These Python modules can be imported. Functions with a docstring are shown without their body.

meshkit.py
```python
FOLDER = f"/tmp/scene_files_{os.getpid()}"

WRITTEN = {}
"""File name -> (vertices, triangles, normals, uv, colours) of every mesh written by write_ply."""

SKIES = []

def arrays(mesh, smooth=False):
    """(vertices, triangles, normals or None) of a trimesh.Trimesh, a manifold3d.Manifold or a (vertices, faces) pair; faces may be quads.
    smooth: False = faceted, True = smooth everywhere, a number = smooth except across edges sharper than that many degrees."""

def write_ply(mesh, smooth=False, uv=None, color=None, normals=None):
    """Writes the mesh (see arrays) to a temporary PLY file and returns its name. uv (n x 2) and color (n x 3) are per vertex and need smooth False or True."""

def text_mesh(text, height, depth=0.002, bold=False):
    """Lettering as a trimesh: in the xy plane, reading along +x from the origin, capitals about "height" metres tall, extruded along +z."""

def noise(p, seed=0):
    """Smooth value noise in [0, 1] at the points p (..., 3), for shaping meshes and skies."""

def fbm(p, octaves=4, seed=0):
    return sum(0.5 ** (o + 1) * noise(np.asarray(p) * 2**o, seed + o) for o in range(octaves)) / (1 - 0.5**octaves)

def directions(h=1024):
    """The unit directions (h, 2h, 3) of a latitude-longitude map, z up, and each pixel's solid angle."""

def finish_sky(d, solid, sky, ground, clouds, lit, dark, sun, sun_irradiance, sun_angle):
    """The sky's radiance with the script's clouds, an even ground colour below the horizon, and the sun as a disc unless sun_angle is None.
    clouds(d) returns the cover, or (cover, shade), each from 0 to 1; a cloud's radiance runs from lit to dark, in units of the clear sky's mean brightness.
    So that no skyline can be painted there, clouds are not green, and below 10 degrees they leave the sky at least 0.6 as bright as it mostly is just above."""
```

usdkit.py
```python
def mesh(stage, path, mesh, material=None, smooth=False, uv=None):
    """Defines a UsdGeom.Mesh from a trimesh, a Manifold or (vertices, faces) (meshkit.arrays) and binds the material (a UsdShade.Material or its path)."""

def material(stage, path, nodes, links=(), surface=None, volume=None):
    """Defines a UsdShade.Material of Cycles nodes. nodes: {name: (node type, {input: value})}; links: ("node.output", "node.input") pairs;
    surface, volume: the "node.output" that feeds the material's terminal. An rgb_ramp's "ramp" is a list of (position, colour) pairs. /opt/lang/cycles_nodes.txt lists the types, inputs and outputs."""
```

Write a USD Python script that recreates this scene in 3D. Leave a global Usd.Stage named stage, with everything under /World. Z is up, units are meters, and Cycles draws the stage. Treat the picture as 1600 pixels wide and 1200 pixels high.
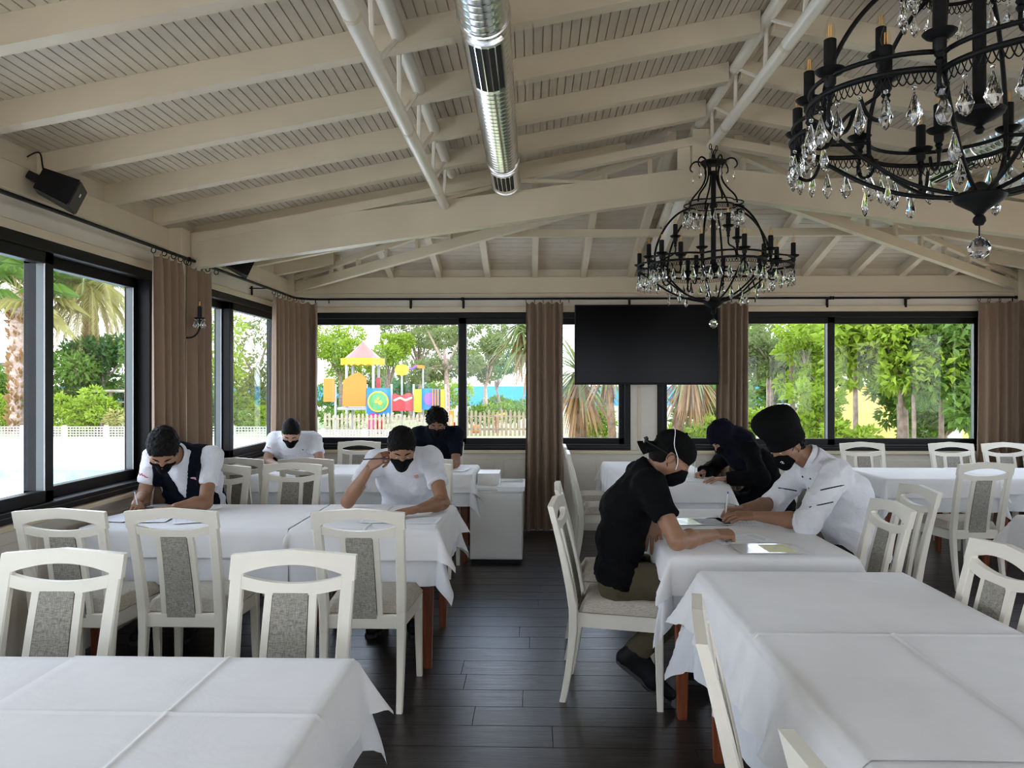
import math, random, copy
import numpy as np, trimesh, manifold3d as m3, shapely, shapely.affinity
from shapely.geometry import Polygon, LineString, Point, box as sbox
from pxr import Usd, UsdGeom, UsdLux, UsdShade, Gf, Sdf, Vt
import usdkit, meshkit

stage = Usd.Stage.CreateInMemory()
UsdGeom.SetStageUpAxis(stage, 'Z'); UsdGeom.SetStageMetersPerUnit(stage, 1.0)
UsdGeom.Xform.Define(stage, '/World')
PI = math.pi

# ---------------------------------------------------------------- camera, sky, sun, exposure
EYE = 1.52
YAW = 1.52
cam = UsdGeom.Camera.Define(stage, '/World/Camera')
cam.AddTranslateOp().Set(Gf.Vec3d(0, 0, EYE)); cam.AddRotateXYZOp().Set(Gf.Vec3f(90, 0, YAW))
cam.CreateHorizontalApertureAttr(36.0); cam.CreateVerticalApertureAttr(27.0)
cam.CreateFocalLengthAttr(1202 / 1600 * 36.0)
cam.CreateClippingRangeAttr(Gf.Vec2f(0.05, 2000))
cam.CreateExposureAttr(1.48)

sky = UsdLux.DomeLight.Define(stage, '/World/Sky')
sky.CreateIntensityAttr(1.0)
sm = usdkit.material(stage, '/World/Looks/sky_air', {
    'tc': ('texture_coordinate', {}), 'sep': ('separate_xyz', {}),
    'mp': ('mapping', {'scale': (1.2, 1.2, 3.0)}), 'n': ('noise_texture', {'scale': 2.2, 'detail': 6.0, 'roughness': 0.6}),
    'cr': ('rgb_ramp', {'ramp': [(0.0, (0, 0, 0)), (0.42, (0, 0, 0)), (0.68, (1, 1, 1)), (1.0, (1, 1, 1))]}),
    'gr': ('rgb_ramp', {'ramp': [(0.0, (0.84, 0.93, 1.10)), (0.12, (0.78, 0.90, 1.10)), (0.5, (0.56, 0.74, 1.06)), (1.0, (0.44, 0.64, 1.0))]}),
    'mx': ('mix', {'color2': (1.2, 1.19, 1.16)}), 'bg': ('background_shader', {'strength': 1.55})},
    [('tc.generated', 'sep.vector'), ('sep.z', 'gr.fac'), ('tc.generated', 'mp.vector'), ('mp.vector', 'n.vector'), ('n.fac', 'cr.fac'),
     ('cr.color', 'mx.fac'), ('gr.color', 'mx.color1'), ('mx.color', 'bg.color')], surface='bg.background')
UsdShade.MaterialBindingAPI.Apply(sky.GetPrim()).Bind(sm)
sun = UsdLux.DistantLight.Define(stage, '/World/Sun')
sun.CreateIntensityAttr(6.5); sun.CreateAngleAttr(0.53); sun.CreateColorAttr(Gf.Vec3f(1.0, 0.95, 0.86))
def sun_rot(d):                      # d: direction towards the sun
    d = np.array(d, float); d /= np.linalg.norm(d)
    th = math.degrees(math.acos(d[2])); ph = math.degrees(math.atan2(d[1], d[0]))
    sun.AddRotateXYZOp().Set(Gf.Vec3f(0, th, ph))
sun_rot((0.22, -0.62, 0.95))

# ---------------------------------------------------------------- helpers
_names = {}
def uniq(parent, name):
    k = (parent, name); n = _names.get(k, 0); _names[k] = n + 1
    return f'{parent}/{name}' if n == 0 else f'{parent}/{name}_{n:03d}'
def tag(path, label=None, cat=None, group=None, kind=None):
    p = stage.GetPrimAtPath(path)
    for k, v in (('label', label), ('category', cat), ('group', group), ('kind', kind)):
        if v: p.SetCustomDataByKey(k, v)
    return path
def thing(name, label=None, cat=None, loc=(0, 0, 0), rotz=0.0, group=None, kind=None, parent='/World'):
    path = uniq(parent, name)
    x = UsdGeom.Xform.Define(stage, path)
    x.AddTranslateOp().Set(Gf.Vec3d(*map(float, loc))); x.AddRotateZOp().Set(float(rotz))
    return tag(path, label, cat, group, kind)
def part(parent, name, mesh, mat, smooth=False, label=None, kind=None):
    path = uniq(parent, name)
    usdkit.mesh(stage, path, mesh, MATS[mat], smooth)
    return tag(path, label, None, None, kind)
def solo(name, mesh, mat, label=None, cat=None, group=None, kind=None, smooth=False):
    path = uniq('/World', name)
    usdkit.mesh(stage, path, mesh, MATS[mat], smooth)
    return tag(path, label, cat, group, kind)
def copy_of(src, label, loc, rotz=0.0, group=None, name=None, scale=None):
    base = name or src.rsplit('/', 1)[1]
    base = base if not base[-3:].isdigit() else base[:-4]
    path = uniq('/World', base)
    x = UsdGeom.Xform.Define(stage, path)
    x.AddTranslateOp().Set(Gf.Vec3d(*map(float, loc))); x.AddRotateZOp().Set(float(rotz))
    if scale: x.AddScaleOp().Set(Gf.Vec3f(*scale))
    p = x.GetPrim(); p.GetReferences().AddInternalReference(src); p.SetInstanceable(True)
    src_p = stage.GetPrimAtPath(src)
    return tag(path, label, src_p.GetCustomDataByKey('category'), group or src_p.GetCustomDataByKey('group'))

def cat(*ms):
    out = []
    for m in ms:
        if m is None: continue
        if isinstance(m, (list, tuple)) and len(m) and not isinstance(m[0], np.ndarray): out.append(cat(*m)); continue
        v, f, _ = meshkit.arrays(m); out.append(trimesh.Trimesh(v, f, process=False))
    return trimesh.util.concatenate(out)
def box(x0, x1, y0, y1, z0, z1):
    v = np.array([[x, y, z] for z in (z0, z1) for y in (y0, y1) for x in (x0, x1)], float)
    f = np.array([[0, 2, 3, 1], [4, 5, 7, 6], [0, 1, 5, 4], [2, 6, 7, 3], [0, 4, 6, 2], [1, 3, 7, 5]])
    return trimesh.Trimesh(v, np.vstack([f[:, [0, 1, 2]], f[:, [0, 2, 3]]]), process=False)
def cbox(x0, x1, y0, y1, z0, z1, c=0.004):      # box with chamfered edges
    c = min(c, (x1 - x0) * .45, (y1 - y0) * .45, (z1 - z0) * .45)
    p = []
    for sx, x in ((1, x0), (-1, x1)):
        for sy, y in ((1, y0), (-1, y1)):
            for sz, z in ((1, z0), (-1, z1)):
                p += [(x + sx * c, y + sy * c, z), (x + sx * c, y, z + sz * c), (x, y + sy * c, z + sz * c)]
    return trimesh.Trimesh(*meshkit.arrays(m3.Manifold.hull_points(np.array(p)))[:2], process=False)
def hexa(p8):                                    # 8 corners ordered like box()
    b = box(0, 1, 0, 1, 0, 1); b.vertices = np.array(p8, float); return b
def hull(pts):
    return trimesh.Trimesh(*meshkit.arrays(m3.Manifold.hull_points(np.asarray(pts, float)))[:2], process=False)
def tr(m, t=(0, 0, 0), rz=0, ry=0, rx=0, s=None):
    m = m.copy(); T = trimesh.transformations
    if s is not None: m.apply_transform(np.diag([*(s if np.ndim(s) else (s,) * 3), 1.0]))
    for a, ax in ((rx, (1, 0, 0)), (ry, (0, 1, 0)), (rz, (0, 0, 1))):
        if a: m.apply_transform(T.rotation_matrix(math.radians(a), ax))
    m.apply_translation(t); return m
def ext_xz(poly, y0, y1):                        # polygon in x,z pulled along y
    out = []
    for g in getattr(poly, 'geoms', [poly]):
        m = trimesh.creation.extrude_polygon(g, y1 - y0, engine='earcut')
        v = np.array(m.vertices); m.vertices = np.c_[v[:, 0], y1 - v[:, 2], v[:, 1]]; out.append(m)
    return cat(*out)
def ext_yz(poly, x0, x1):
    out = []
    for g in getattr(poly, 'geoms', [poly]):
        m = trimesh.creation.extrude_polygon(g, x1 - x0, engine='earcut')
        v = np.array(m.vertices); m.vertices = np.c_[x0 + v[:, 2], v[:, 0], v[:, 1]]; out.append(m)
    return cat(*out)
def ext_xy(poly, z0, z1):
    out = []
    for g in getattr(poly, 'geoms', [poly]):
        m = trimesh.creation.extrude_polygon(g, z1 - z0, engine='earcut'); m.apply_translation((0, 0, z0)); out.append(m)
    return cat(*out)
def spline(pts, n=24, closed=False):
    from scipy.interpolate import CubicSpline
    p = np.asarray(pts, float)
    if closed: p = np.vstack([p, p[:1]])
    t = np.r_[0, np.cumsum(np.linalg.norm(np.diff(p, axis=0), axis=1) + 1e-9)]
    cs = CubicSpline(t, p, bc_type='periodic' if closed else 'natural')
    u = np.linspace(0, t[-1], n + (1 if closed else 0))
    return cs(u[:-1] if closed else u)
def tube(pts, r, n=8, closed=False, caps=True):
    p = np.asarray(pts, float); k = len(p); r = np.broadcast_to(np.asarray(r, float), (k,))
    d = (np.roll(p, -1, 0) - np.roll(p, 1, 0)) if closed else np.gradient(p, axis=0)
    d /= np.linalg.norm(d, axis=1, keepdims=True) + 1e-12
    u = np.cross(d[0], (0, 0, 1) if abs(d[0][2]) < .9 else (1, 0, 0)); us = []
    for i in range(k):
        u = u - d[i] * (u @ d[i]); u /= np.linalg.norm(u) + 1e-12; us.append(u)
    us = np.array(us); ws = np.cross(d, us)
    a = np.linspace(0, 2 * PI, n, endpoint=False)
    v = p[:, None] + r[:, None, None] * (np.cos(a)[None, :, None] * us[:, None] + np.sin(a)[None, :, None] * ws[:, None])
    i, j = np.meshgrid(np.arange(k if closed else k - 1), np.arange(n), indexing='ij')
    A, B = i * n + j, i * n + (j + 1) % n; C, D = ((i + 1) % k) * n + (j + 1) % n, ((i + 1) % k) * n + j
    f = np.stack([A, B, C, D], -1).reshape(-1, 4); f = np.vstack([f[:, [0, 1, 2]], f[:, [0, 2, 3]]])
    v = v.reshape(-1, 3)
    if not closed and caps:
        m = len(v); v = np.vstack([v, p[0], p[-1]])
        j = np.arange(n); f = np.vstack([f, np.c_[(j + 1) % n, j, np.full(n, m)], np.c_[(k - 1) * n + j, (k - 1) * n + (j + 1) % n, np.full(n, m + 1)]])
    return trimesh.Trimesh(v, f, process=False)
def rod(a, b, r, n=8, r2=None):
    return tube([a, b], [r, r if r2 is None else r2], n)
def bar(a, b, w, h, up=(0, 0, 1)):               # rectangular bar from a to b: w across, h along up
    a, b = np.array(a, float), np.array(b, float); d = b - a; d /= np.linalg.norm(d)
    s = np.cross(d, up); s /= np.linalg.norm(s); u = np.cross(s, d)
    q = lambda p, i, j: p + s * w / 2 * i + u * h / 2 * j
    return hexa([q(a, -1, -1), q(a, 1, -1), q(b, -1, -1), q(b, 1, -1), q(a, -1, 1), q(a, 1, 1), q(b, -1, 1), q(b, 1, 1)])
def lathe(prof, n=24):                           # closed-off profile of (r, z), bottom to top
    pr = np.asarray(prof, float); a = np.linspace(0, 2 * PI, n, endpoint=False); k = len(pr)
    v = np.stack([pr[:, 0, None] * np.cos(a), pr[:, 0, None] * np.sin(a), np.repeat(pr[:, 1, None], n, 1)], -1).reshape(-1, 3)
    i, j = np.meshgrid(np.arange(k - 1), np.arange(n), indexing='ij')
    f = np.stack([i * n + j, i * n + (j + 1) % n, (i + 1) * n + (j + 1) % n, (i + 1) * n + j], -1).reshape(-1, 4)
    return trimesh.Trimesh(v, np.vstack([f[:, [0, 1, 2]], f[:, [0, 2, 3]]]), process=False)
def ellipsoid(c, r, sub=2):
    m = trimesh.creation.icosphere(sub); m.apply_scale(r); m.apply_translation(c); return m
def grid_mesh(P):                                # P: (a, b, 3) -> sheet
    a, b = P.shape[:2]; i, j = np.meshgrid(np.arange(a - 1), np.arange(b - 1), indexing='ij')
    f = np.stack([i * b + j, (i + 1) * b + j, (i + 1) * b + j + 1, i * b + j + 1], -1).reshape(-1, 4)
    return trimesh.Trimesh(P.reshape(-1, 3), np.vstack([f[:, [0, 1, 2]], f[:, [0, 2, 3]]]), process=False)
_S, _C = math.sin(math.radians(YAW)), math.cos(math.radians(YAW))
def ray(px, py):
    a, b = (px - 800) / 1202, (600 - py) / 1202
    return np.array([a * _C - _S, a * _S + _C, b])
def on_z(px, py, z):
    d = ray(px, py); return d * ((z - EYE) / d[2]) + (0, 0, EYE)
def on_y(px, py, y):
    d = ray(px, py); return d * (y / d[1]) + (0, 0, EYE)
def on_x(px, py, x):
    d = ray(px, py); return d * (x / d[0]) + (0, 0, EYE)
# ---------------------------------------------------------------- materials
MATS = {}
def M(name, nodes, links, surface):
    MATS[name] = usdkit.material(stage, '/World/Looks/' + name, nodes, links, surface)
def plain(name, col, rough=.5, metal=0.0, var=0.0, scale=6.0, bump=0.0, bscale=60.0, spec=.5, **kw):
    nodes = {'p': ('principled_bsdf', {'base_color': col, 'roughness': rough, 'metallic': metal, 'specular_ior_level': spec, **kw})}
    links = []
    if var or bump: nodes['tc'] = ('texture_coordinate', {})
    if var:
        nodes['n'] = ('noise_texture', {'scale': scale, 'detail': 4.0})
        lo, hi = [c * (1 - var) for c in col], [min(1, c * (1 + var)) for c in col]
        nodes['r'] = ('rgb_ramp', {'ramp': [(0.3, lo), (0.7, hi)]})
        links += [('tc.object', 'n.vector'), ('n.fac', 'r.fac'), ('r.color', 'p.base_color')]
    if bump:
        nodes['bn'] = ('noise_texture', {'scale': bscale, 'detail': 3.0})
        nodes['bp'] = ('bump', {'strength': bump, 'distance': 0.01})
        links += [('tc.object', 'bn.vector'), ('bn.fac', 'bp.height'), ('bp.normal', 'p.normal')]
    M(name, nodes, links, 'p.BSDF')

plain('white_paint', (.64, .55, .40), .42, var=.05, scale=3)
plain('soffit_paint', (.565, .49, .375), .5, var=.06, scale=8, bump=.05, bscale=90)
plain('wall_paint', (.68, .63, .54), .55, var=.03)
plain('pipe_paint', (.78, .72, .60), .3, var=.03)
plain('black_frame', (.006, .006, .006), .45, spec=.22)
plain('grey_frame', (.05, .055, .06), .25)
plain('corner_highlight', (.55, .57, .58), .3)  # near-white that paints the glint on the sash corners
plain('lit_stile_grey', (.13, .15, .15), .35)  # frame colour lightened to paint daylight on the stile sides
plain('chair_paint', (.74, .70, .60), .33, var=.03, scale=4)
plain('black_metal', (.004, .004, .004), .5, spec=.22)
plain('black_plastic', (.006, .006, .007), .5, spec=.25)
plain('tv_screen', (.001, .001, .001), .18, spec=.10)
plain('logo_white', (.75, .75, .75), .5)
plain('duct_metal', (.80, .81, .82), .2, 1.0, var=.06, scale=14)
plain('duct_dark', (.01, .01, .01), .7)
plain('chrome', (.8, .8, .8), .15, 1.0)
plain('paper', (.82, .83, .85), .6)
plain('print_ink', (.08, .08, .10), .6)
plain('print_grey', (.45, .46, .50), .6)
plain('print_yellow', (.75, .72, .40), .5)
plain('pen_blue', (.03, .06, .3), .3)
plain('pen_white', (.8, .8, .8), .3)
plain('pen_black', (.02, .02, .025), .3)
plain('cabinet_white', (.76, .755, .73), .3)
plain('tray_white', (.85, .85, .86), .2)
plain('bulb_base', (.05, .03, .02), .4)
plain('concrete', (.55, .53, .5), .8)
# cloth: fine crease relief
def cloth(name, col, bs=7.0, strength=.35, fine=420.0, var=.03, dist=.02, sheen=.2):
    M(name, {'tc': ('texture_coordinate', {}), 'mp': ('mapping', {'scale': (1, 1, 1)}),
             'n1': ('noise_texture', {'scale': bs, 'detail': 5.0, 'roughness': .55, 'distortion': .6}), 'n2': ('noise_texture', {'scale': fine, 'detail': 1.0}),
             'm': ('math', {'math_type': 'multiply_add', 'value2': .025}),
             'r': ('rgb_ramp', {'ramp': [(.3, [c * (1 - var) for c in col]), (.7, [min(1, c * (1 + var)) for c in col])]}),
             'bp': ('bump', {'strength': strength, 'distance': dist}),
             'p': ('principled_bsdf', {'roughness': .85, 'specular_ior_level': .06 if max(col) < .05 else .2, 'sheen_weight': sheen})},
      [('tc.object', 'mp.vector'), ('mp.vector', 'n1.vector'), ('mp.vector', 'n2.vector'), ('n2.fac', 'm.value1'), ('n1.fac', 'm.value3'), ('m.value', 'bp.height'),
       ('n1.fac', 'r.fac'), ('r.color', 'p.base_color'), ('bp.normal', 'p.normal')], 'p.BSDF')
cloth('linen', (.74, .725, .715), 5.0, .22)
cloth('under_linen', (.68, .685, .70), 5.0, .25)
cloth('curtain_cloth', (.24, .165, .11), 9.0, .3, 300)
cloth('white_cotton', (.66, .67, .71), 14.0, .5, 600)
cloth('chef_cotton', (.69, .69, .72), 14.0, .5, 600)
cloth('navy_cotton', (0.0066, 0.0077, 0.0143), 14.0, .5, 600, sheen=0.0)
cloth('black_cotton', (0.0044, 0.0044, 0.0050), 14.0, .5, 600, sheen=0.0)
cloth('hijab_cloth', (0.0066, 0.0066, 0.0121), 14.0, .5, 500, sheen=0.0)
cloth('olive_cotton', (.075, .062, .035), 14.0, .6, 500, sheen=0.0)
cloth('dark_trouser', (.02, .02, .022), 14.0, .5, 500, sheen=0.0)
cloth('mask_cloth', (0.0044, 0.0044, 0.0050), 30.0, .3, 700, sheen=0.0)
cloth('toque_cloth', (0.0050, 0.0050, 0.0050), 20.0, .4, 500, sheen=0.0)
# woven upholstery: threads stretched both ways
def weave(name, a, b):
    M(name, {'tc': ('texture_coordinate', {}), 'm1': ('mapping', {'scale': (480, 60, 60)}), 'm2': ('mapping', {'scale': (60, 480, 480)}),
             'w1': ('noise_texture', {'scale': 1.0, 'detail': 2.0}), 'w2': ('noise_texture', {'scale': 1.0, 'detail': 2.0}), 'm': ('mix', {'mix_type': 'mix', 'fac': .5}),
             'r': ('rgb_ramp', {'ramp': [(.36, a), (.62, b)]}), 'bp': ('bump', {'strength': .4, 'distance': .002}),
             'p': ('principled_bsdf', {'roughness': .9, 'specular_ior_level': .15})},
      [('tc.object', 'm1.vector'), ('tc.object', 'm2.vector'), ('m1.vector', 'w1.vector'), ('m2.vector', 'w2.vector'), ('w1.fac', 'm.color1'), ('w2.fac', 'm.color2'),
       ('m.color', 'r.fac'), ('m.color', 'bp.height'), ('r.color', 'p.base_color'), ('bp.normal', 'p.normal')], 'p.BSDF')
weave('upholstery', (.17, .158, .135), (.42, .395, .345))
weave('seat_fabric', (.34, .305, .25), (.55, .50, .42))
# dark floor planks: grain along x, tone by plank
M('floor_wood', {'tc': ('texture_coordinate', {}), 'mp': ('mapping', {'scale': (1.6, 22.0, 8.0)}), 'n': ('noise_texture', {'scale': 2.4, 'detail': 6.0, 'roughness': .6, 'distortion': .5}),
   'g': ('geometry', {}), 'r': ('rgb_ramp', {'ramp': [(.25, (.009, .0062, .005)), (.75, (.028, .020, .0165))]}),
   'h': ('hsv', {}), 'mr': ('map_range', {'to_min': .75, 'to_max': 1.3}), 'rr': ('map_range', {'to_min': .24, 'to_max': .42}),
   'bp': ('bump', {'strength': .22, 'distance': .004}), 'p': ('principled_bsdf', {'specular_ior_level': .5})},
  [('tc.object', 'mp.vector'), ('mp.vector', 'n.vector'), ('n.fac', 'r.fac'), ('r.color', 'h.color'), ('g.random_per_island', 'mr.value'), ('mr.result', 'h.value'),
   ('h.color', 'p.base_color'), ('n.fac', 'rr.value'), ('rr.result', 'p.roughness'), ('n.fac', 'bp.height'), ('bp.normal', 'p.normal')], 'p.BSDF')
M('mahogany', {'tc': ('texture_coordinate', {}), 'mp': ('mapping', {'scale': (30, 30, 2)}), 'n': ('noise_texture', {'scale': 2.0, 'detail': 5.0}),
   'r': ('rgb_ramp', {'ramp': [(.3, (.10, .022, .006)), (.7, (.22, .055, .014))]}), 'p': ('principled_bsdf', {'roughness': .35})},
  [('tc.object', 'mp.vector'), ('mp.vector', 'n.vector'), ('n.fac', 'r.fac'), ('r.color', 'p.base_color')], 'p.BSDF')
# window glass and crystal
M('window_glass', {'t': ('transparent_bsdf', {'color': (.985, .99, .985)}), 'g': ('glossy_bsdf', {'roughness': .0, 'color': (1, 1, 1)}), 'f': ('layer_weight', {'blend': .5}),
   'w': ('math', {'math_type': 'power', 'value2': 5.0}), 'a': ('math', {'math_type': 'multiply_add', 'value2': .8, 'value3': .010}), 'm': ('mix_closure', {})},
  [('f.facing', 'w.value1'), ('w.value', 'a.value1'), ('a.value', 'm.fac'), ('t.BSDF', 'm.closure1'), ('g.BSDF', 'm.closure2')], 'm.closure')
M('crystal', {'p': ('principled_bsdf', {'base_color': (1, 1, 1), 'roughness': .0, 'transmission_weight': 1.0, 'ior': 1.52})}, [], 'p.BSDF')
M('bulb_glass', {'t': ('transparent_bsdf', {'color': (.97, .94, .88)}), 'g': ('glossy_bsdf', {'roughness': .0, 'color': (1, 1, 1)}), 'f': ('layer_weight', {'blend': .5}),
   'w': ('math', {'math_type': 'power', 'value2': 5.0}), 'a': ('math', {'math_type': 'multiply_add', 'value2': .8, 'value3': .010}), 'm': ('mix_closure', {})},
  [('f.facing', 'w.value1'), ('w.value', 'a.value1'), ('a.value', 'm.fac'), ('t.BSDF', 'm.closure1'), ('g.BSDF', 'm.closure2')], 'm.closure')
M('filament', {'e': ('emission', {'color': (1.0, .48, .10), 'strength': .8})}, [], 'e.emission')
plain('filament_amber', (.90, .50, .14), .4)
# ---------------------------------------------------------------- room shell
XL, XR, YF, YB = -2.56, 5.0, 8.0, -4.0
XM = 1.22
EAVE, SL = 2.70, .188
def soffit(x): return EAVE + SL * ((x - XL) if x < XM else (XR - x))
RIDGE = soffit(XM)
YH = 5.43                            # the near truss, where the ridge ends and the hip starts
HK = (RIDGE - EAVE) / (YF - YH)
def hipz(y): return EAVE + HK * (YF - y)
rng = random.Random(5)

fl = thing('floor', kind='structure')
part(fl, 'subfloor', box(XL - .1, XR + .1, YB, YF + .1, -.12, -.012), 'floor_wood')
row, y, npl = 0, 1.02, 0
while y < YF:
    y1 = min(y + .1985, YF); x = XL - rng.random() * 1.0
    while x < XR:
        x1 = x + 1.38
        a, b = max(x, XL), min(x1, XR)
        if b - a > .02:
            part(fl, 'plank', cbox(a + .0006, b - .0006, y + .0006, y1 - .0006, -.02, 0, .0012), 'floor_wood')
        x = x1
    y += .2
part(fl, 'rear_boards', cat(*[cbox(XL, XR, YB + i * .2 + .002, YB + i * .2 + .198, -.02, 0, .002) for i in range(25)]), 'floor_wood')

# ---- ceiling: beaded boards running with the ridge, rafters across, a hipped far end
ce = thing('ceiling', kind='structure')
W = .088
n = int((XM - XL) / W)
for side in (0, 1):
    for i in range(n):
        xa, xb = XL + i * (XM - XL) / n, XL + (i + 1) * (XM - XL) / n
        if side: xa, xb = 2 * XM - xb, 2 * XM - xa
        # the boards stop at the hip line
        t = lambda x: (min(x - XL, XR - x)) / (XM - XL)
        ya, yb = YF - (YF - YH) * t(xa), YF - (YF - YH) * t(xb)
        pcs = []
        for k in range(2):
            g = .006
            u0, u1 = xa + (xb - xa) * k / 2 + g / 2, xa + (xb - xa) * (k + 1) / 2 - g / 2
            yy = lambda u: ya + (yb - ya) * (u - xa) / (xb - xa)
            p = [(u0, YB, soffit(u0)), (u1, YB, soffit(u1)), (u0, yy(u0), soffit(u0)), (u1, yy(u1), soffit(u1))]
            pcs.append(hexa(p + [(a, b, c + .012) for a, b, c in p]))
        pp = [(xa, YB, soffit(xa) + .008), (xb, YB, soffit(xb) + .008), (xa, ya, soffit(xa) + .008), (xb, yb, soffit(xb) + .008)]
        pcs.append(hexa(pp + [(a, b, c + .012) for a, b, c in pp]))
        part(ce, 'board', cat(*pcs), 'soffit_paint')
nh = 29
for i in range(nh):
    ya, yb = YH + (YF - YH) * i / nh, YH + (YF - YH) * (i + 1) / nh
    q = []
    for y_, s in ((ya + .0025, 0), (yb - .0025, 0)):
        h = (XM - XL) * (YF - y_) / (YF - YH)
        q += [(XL + h, y_, hipz(y_)), (XR - h, y_, hipz(y_))]
    part(ce, 'board', hexa(q + [(a, b, c + .012) for a, b, c in q]), 'soffit_paint')
# roof skin above (closes the joints)
part(ce, 'roof_deck', cat(
    hexa([(XL - .7, YB, EAVE + .03 - SL * .7), (XM, YB, RIDGE + .03), (XL - .7, YF + .7, EAVE + .03 - SL * .7), (XM, YH, RIDGE + .03)] + [(XL - .7, YB, EAVE + .09 - SL * .7), (XM, YB, RIDGE + .1), (XL - .7, YF + .7, EAVE + .09 - SL * .7), (XM, YH, RIDGE + .1)]),
    hexa([(XM, YB, RIDGE + .03), (XR + .7, YB, EAVE + .03 - SL * .7), (XM, YH, RIDGE + .03), (XR + .7, YF + .7, EAVE + .03 - SL * .7)] + [(XM, YB, RIDGE + .1), (XR + .7, YB, EAVE + .09 - SL * .7), (XM, YH, RIDGE + .1), (XR + .7, YF + .7, EAVE + .09 - SL * .7)]),
    hexa([(XM - .01, YH, RIDGE + .03), (XM + .01, YH, RIDGE + .03), (XL - .7, YF + .7, EAVE + .03 - HK * .7), (XR + .7, YF + .7, EAVE + .03 - HK * .7)] + [(XM - .01, YH, RIDGE + .1), (XM + .01, YH, RIDGE + .1), (XL - .7, YF + .7, EAVE + .09 - HK * .7), (XR + .7, YF + .7, EAVE + .09 - HK * .7)])), 'white_paint')
RAF = [-2.9, -2.3, -1.7, -1.1, -.5, .1, .75, 1.4, 2.05, 2.67, 3.28, 3.89, 4.51, 5.10]
HR, WR = .112, .07
for y in RAF:
    for s in (-1, 1):
        xe = XL - .05 if s < 0 else XR + .05
        z = lambda x: soffit(x)
        xr = XM - .076 if s < 0 else XM - .004; RZ = z(xr)
        p = [(xe, y, z(xe) - HR), (xr, y, RZ - HR), (xe, y + WR, z(xe) - HR), (xr, y + WR, RZ - HR), (xe, y, z(xe) + .004), (xr, y, RZ + .004), (xe, y + WR, z(xe) + .004), (xr, y + WR, RZ + .004)]
        if s > 0: p = [p[i] for i in (1, 0, 3, 2, 5, 4, 7, 6)]
        part(ce, 'rafter', hexa(p), 'white_paint')
for y in (5.72, 6.33, 6.94, 7.52):                # rafters of the side slopes that die into the hips
    hx = (XM - XL) * (YF - y - WR) / (YF - YH)
    for s in (-1, 1):
        xe, xr = (XL - .05, XL + hx) if s < 0 else (XR + .05, XR - hx)
        p = [(xe, y, soffit(xe) - HR), (xr, y, soffit(xr) - HR), (xe, y + WR, soffit(xe) - HR), (xr, y + WR, soffit(xr) - HR), (xe, y, soffit(xe) + .004), (xr, y, soffit(xr) + .004), (xe, y + WR, soffit(xe) + .004), (xr, y + WR, soffit(xr) + .004)]
        if s > 0: p = [p[i] for i in (1, 0, 3, 2, 5, 4, 7, 6)]
        part(ce, 'rafter', hexa(p), 'white_paint')
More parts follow.
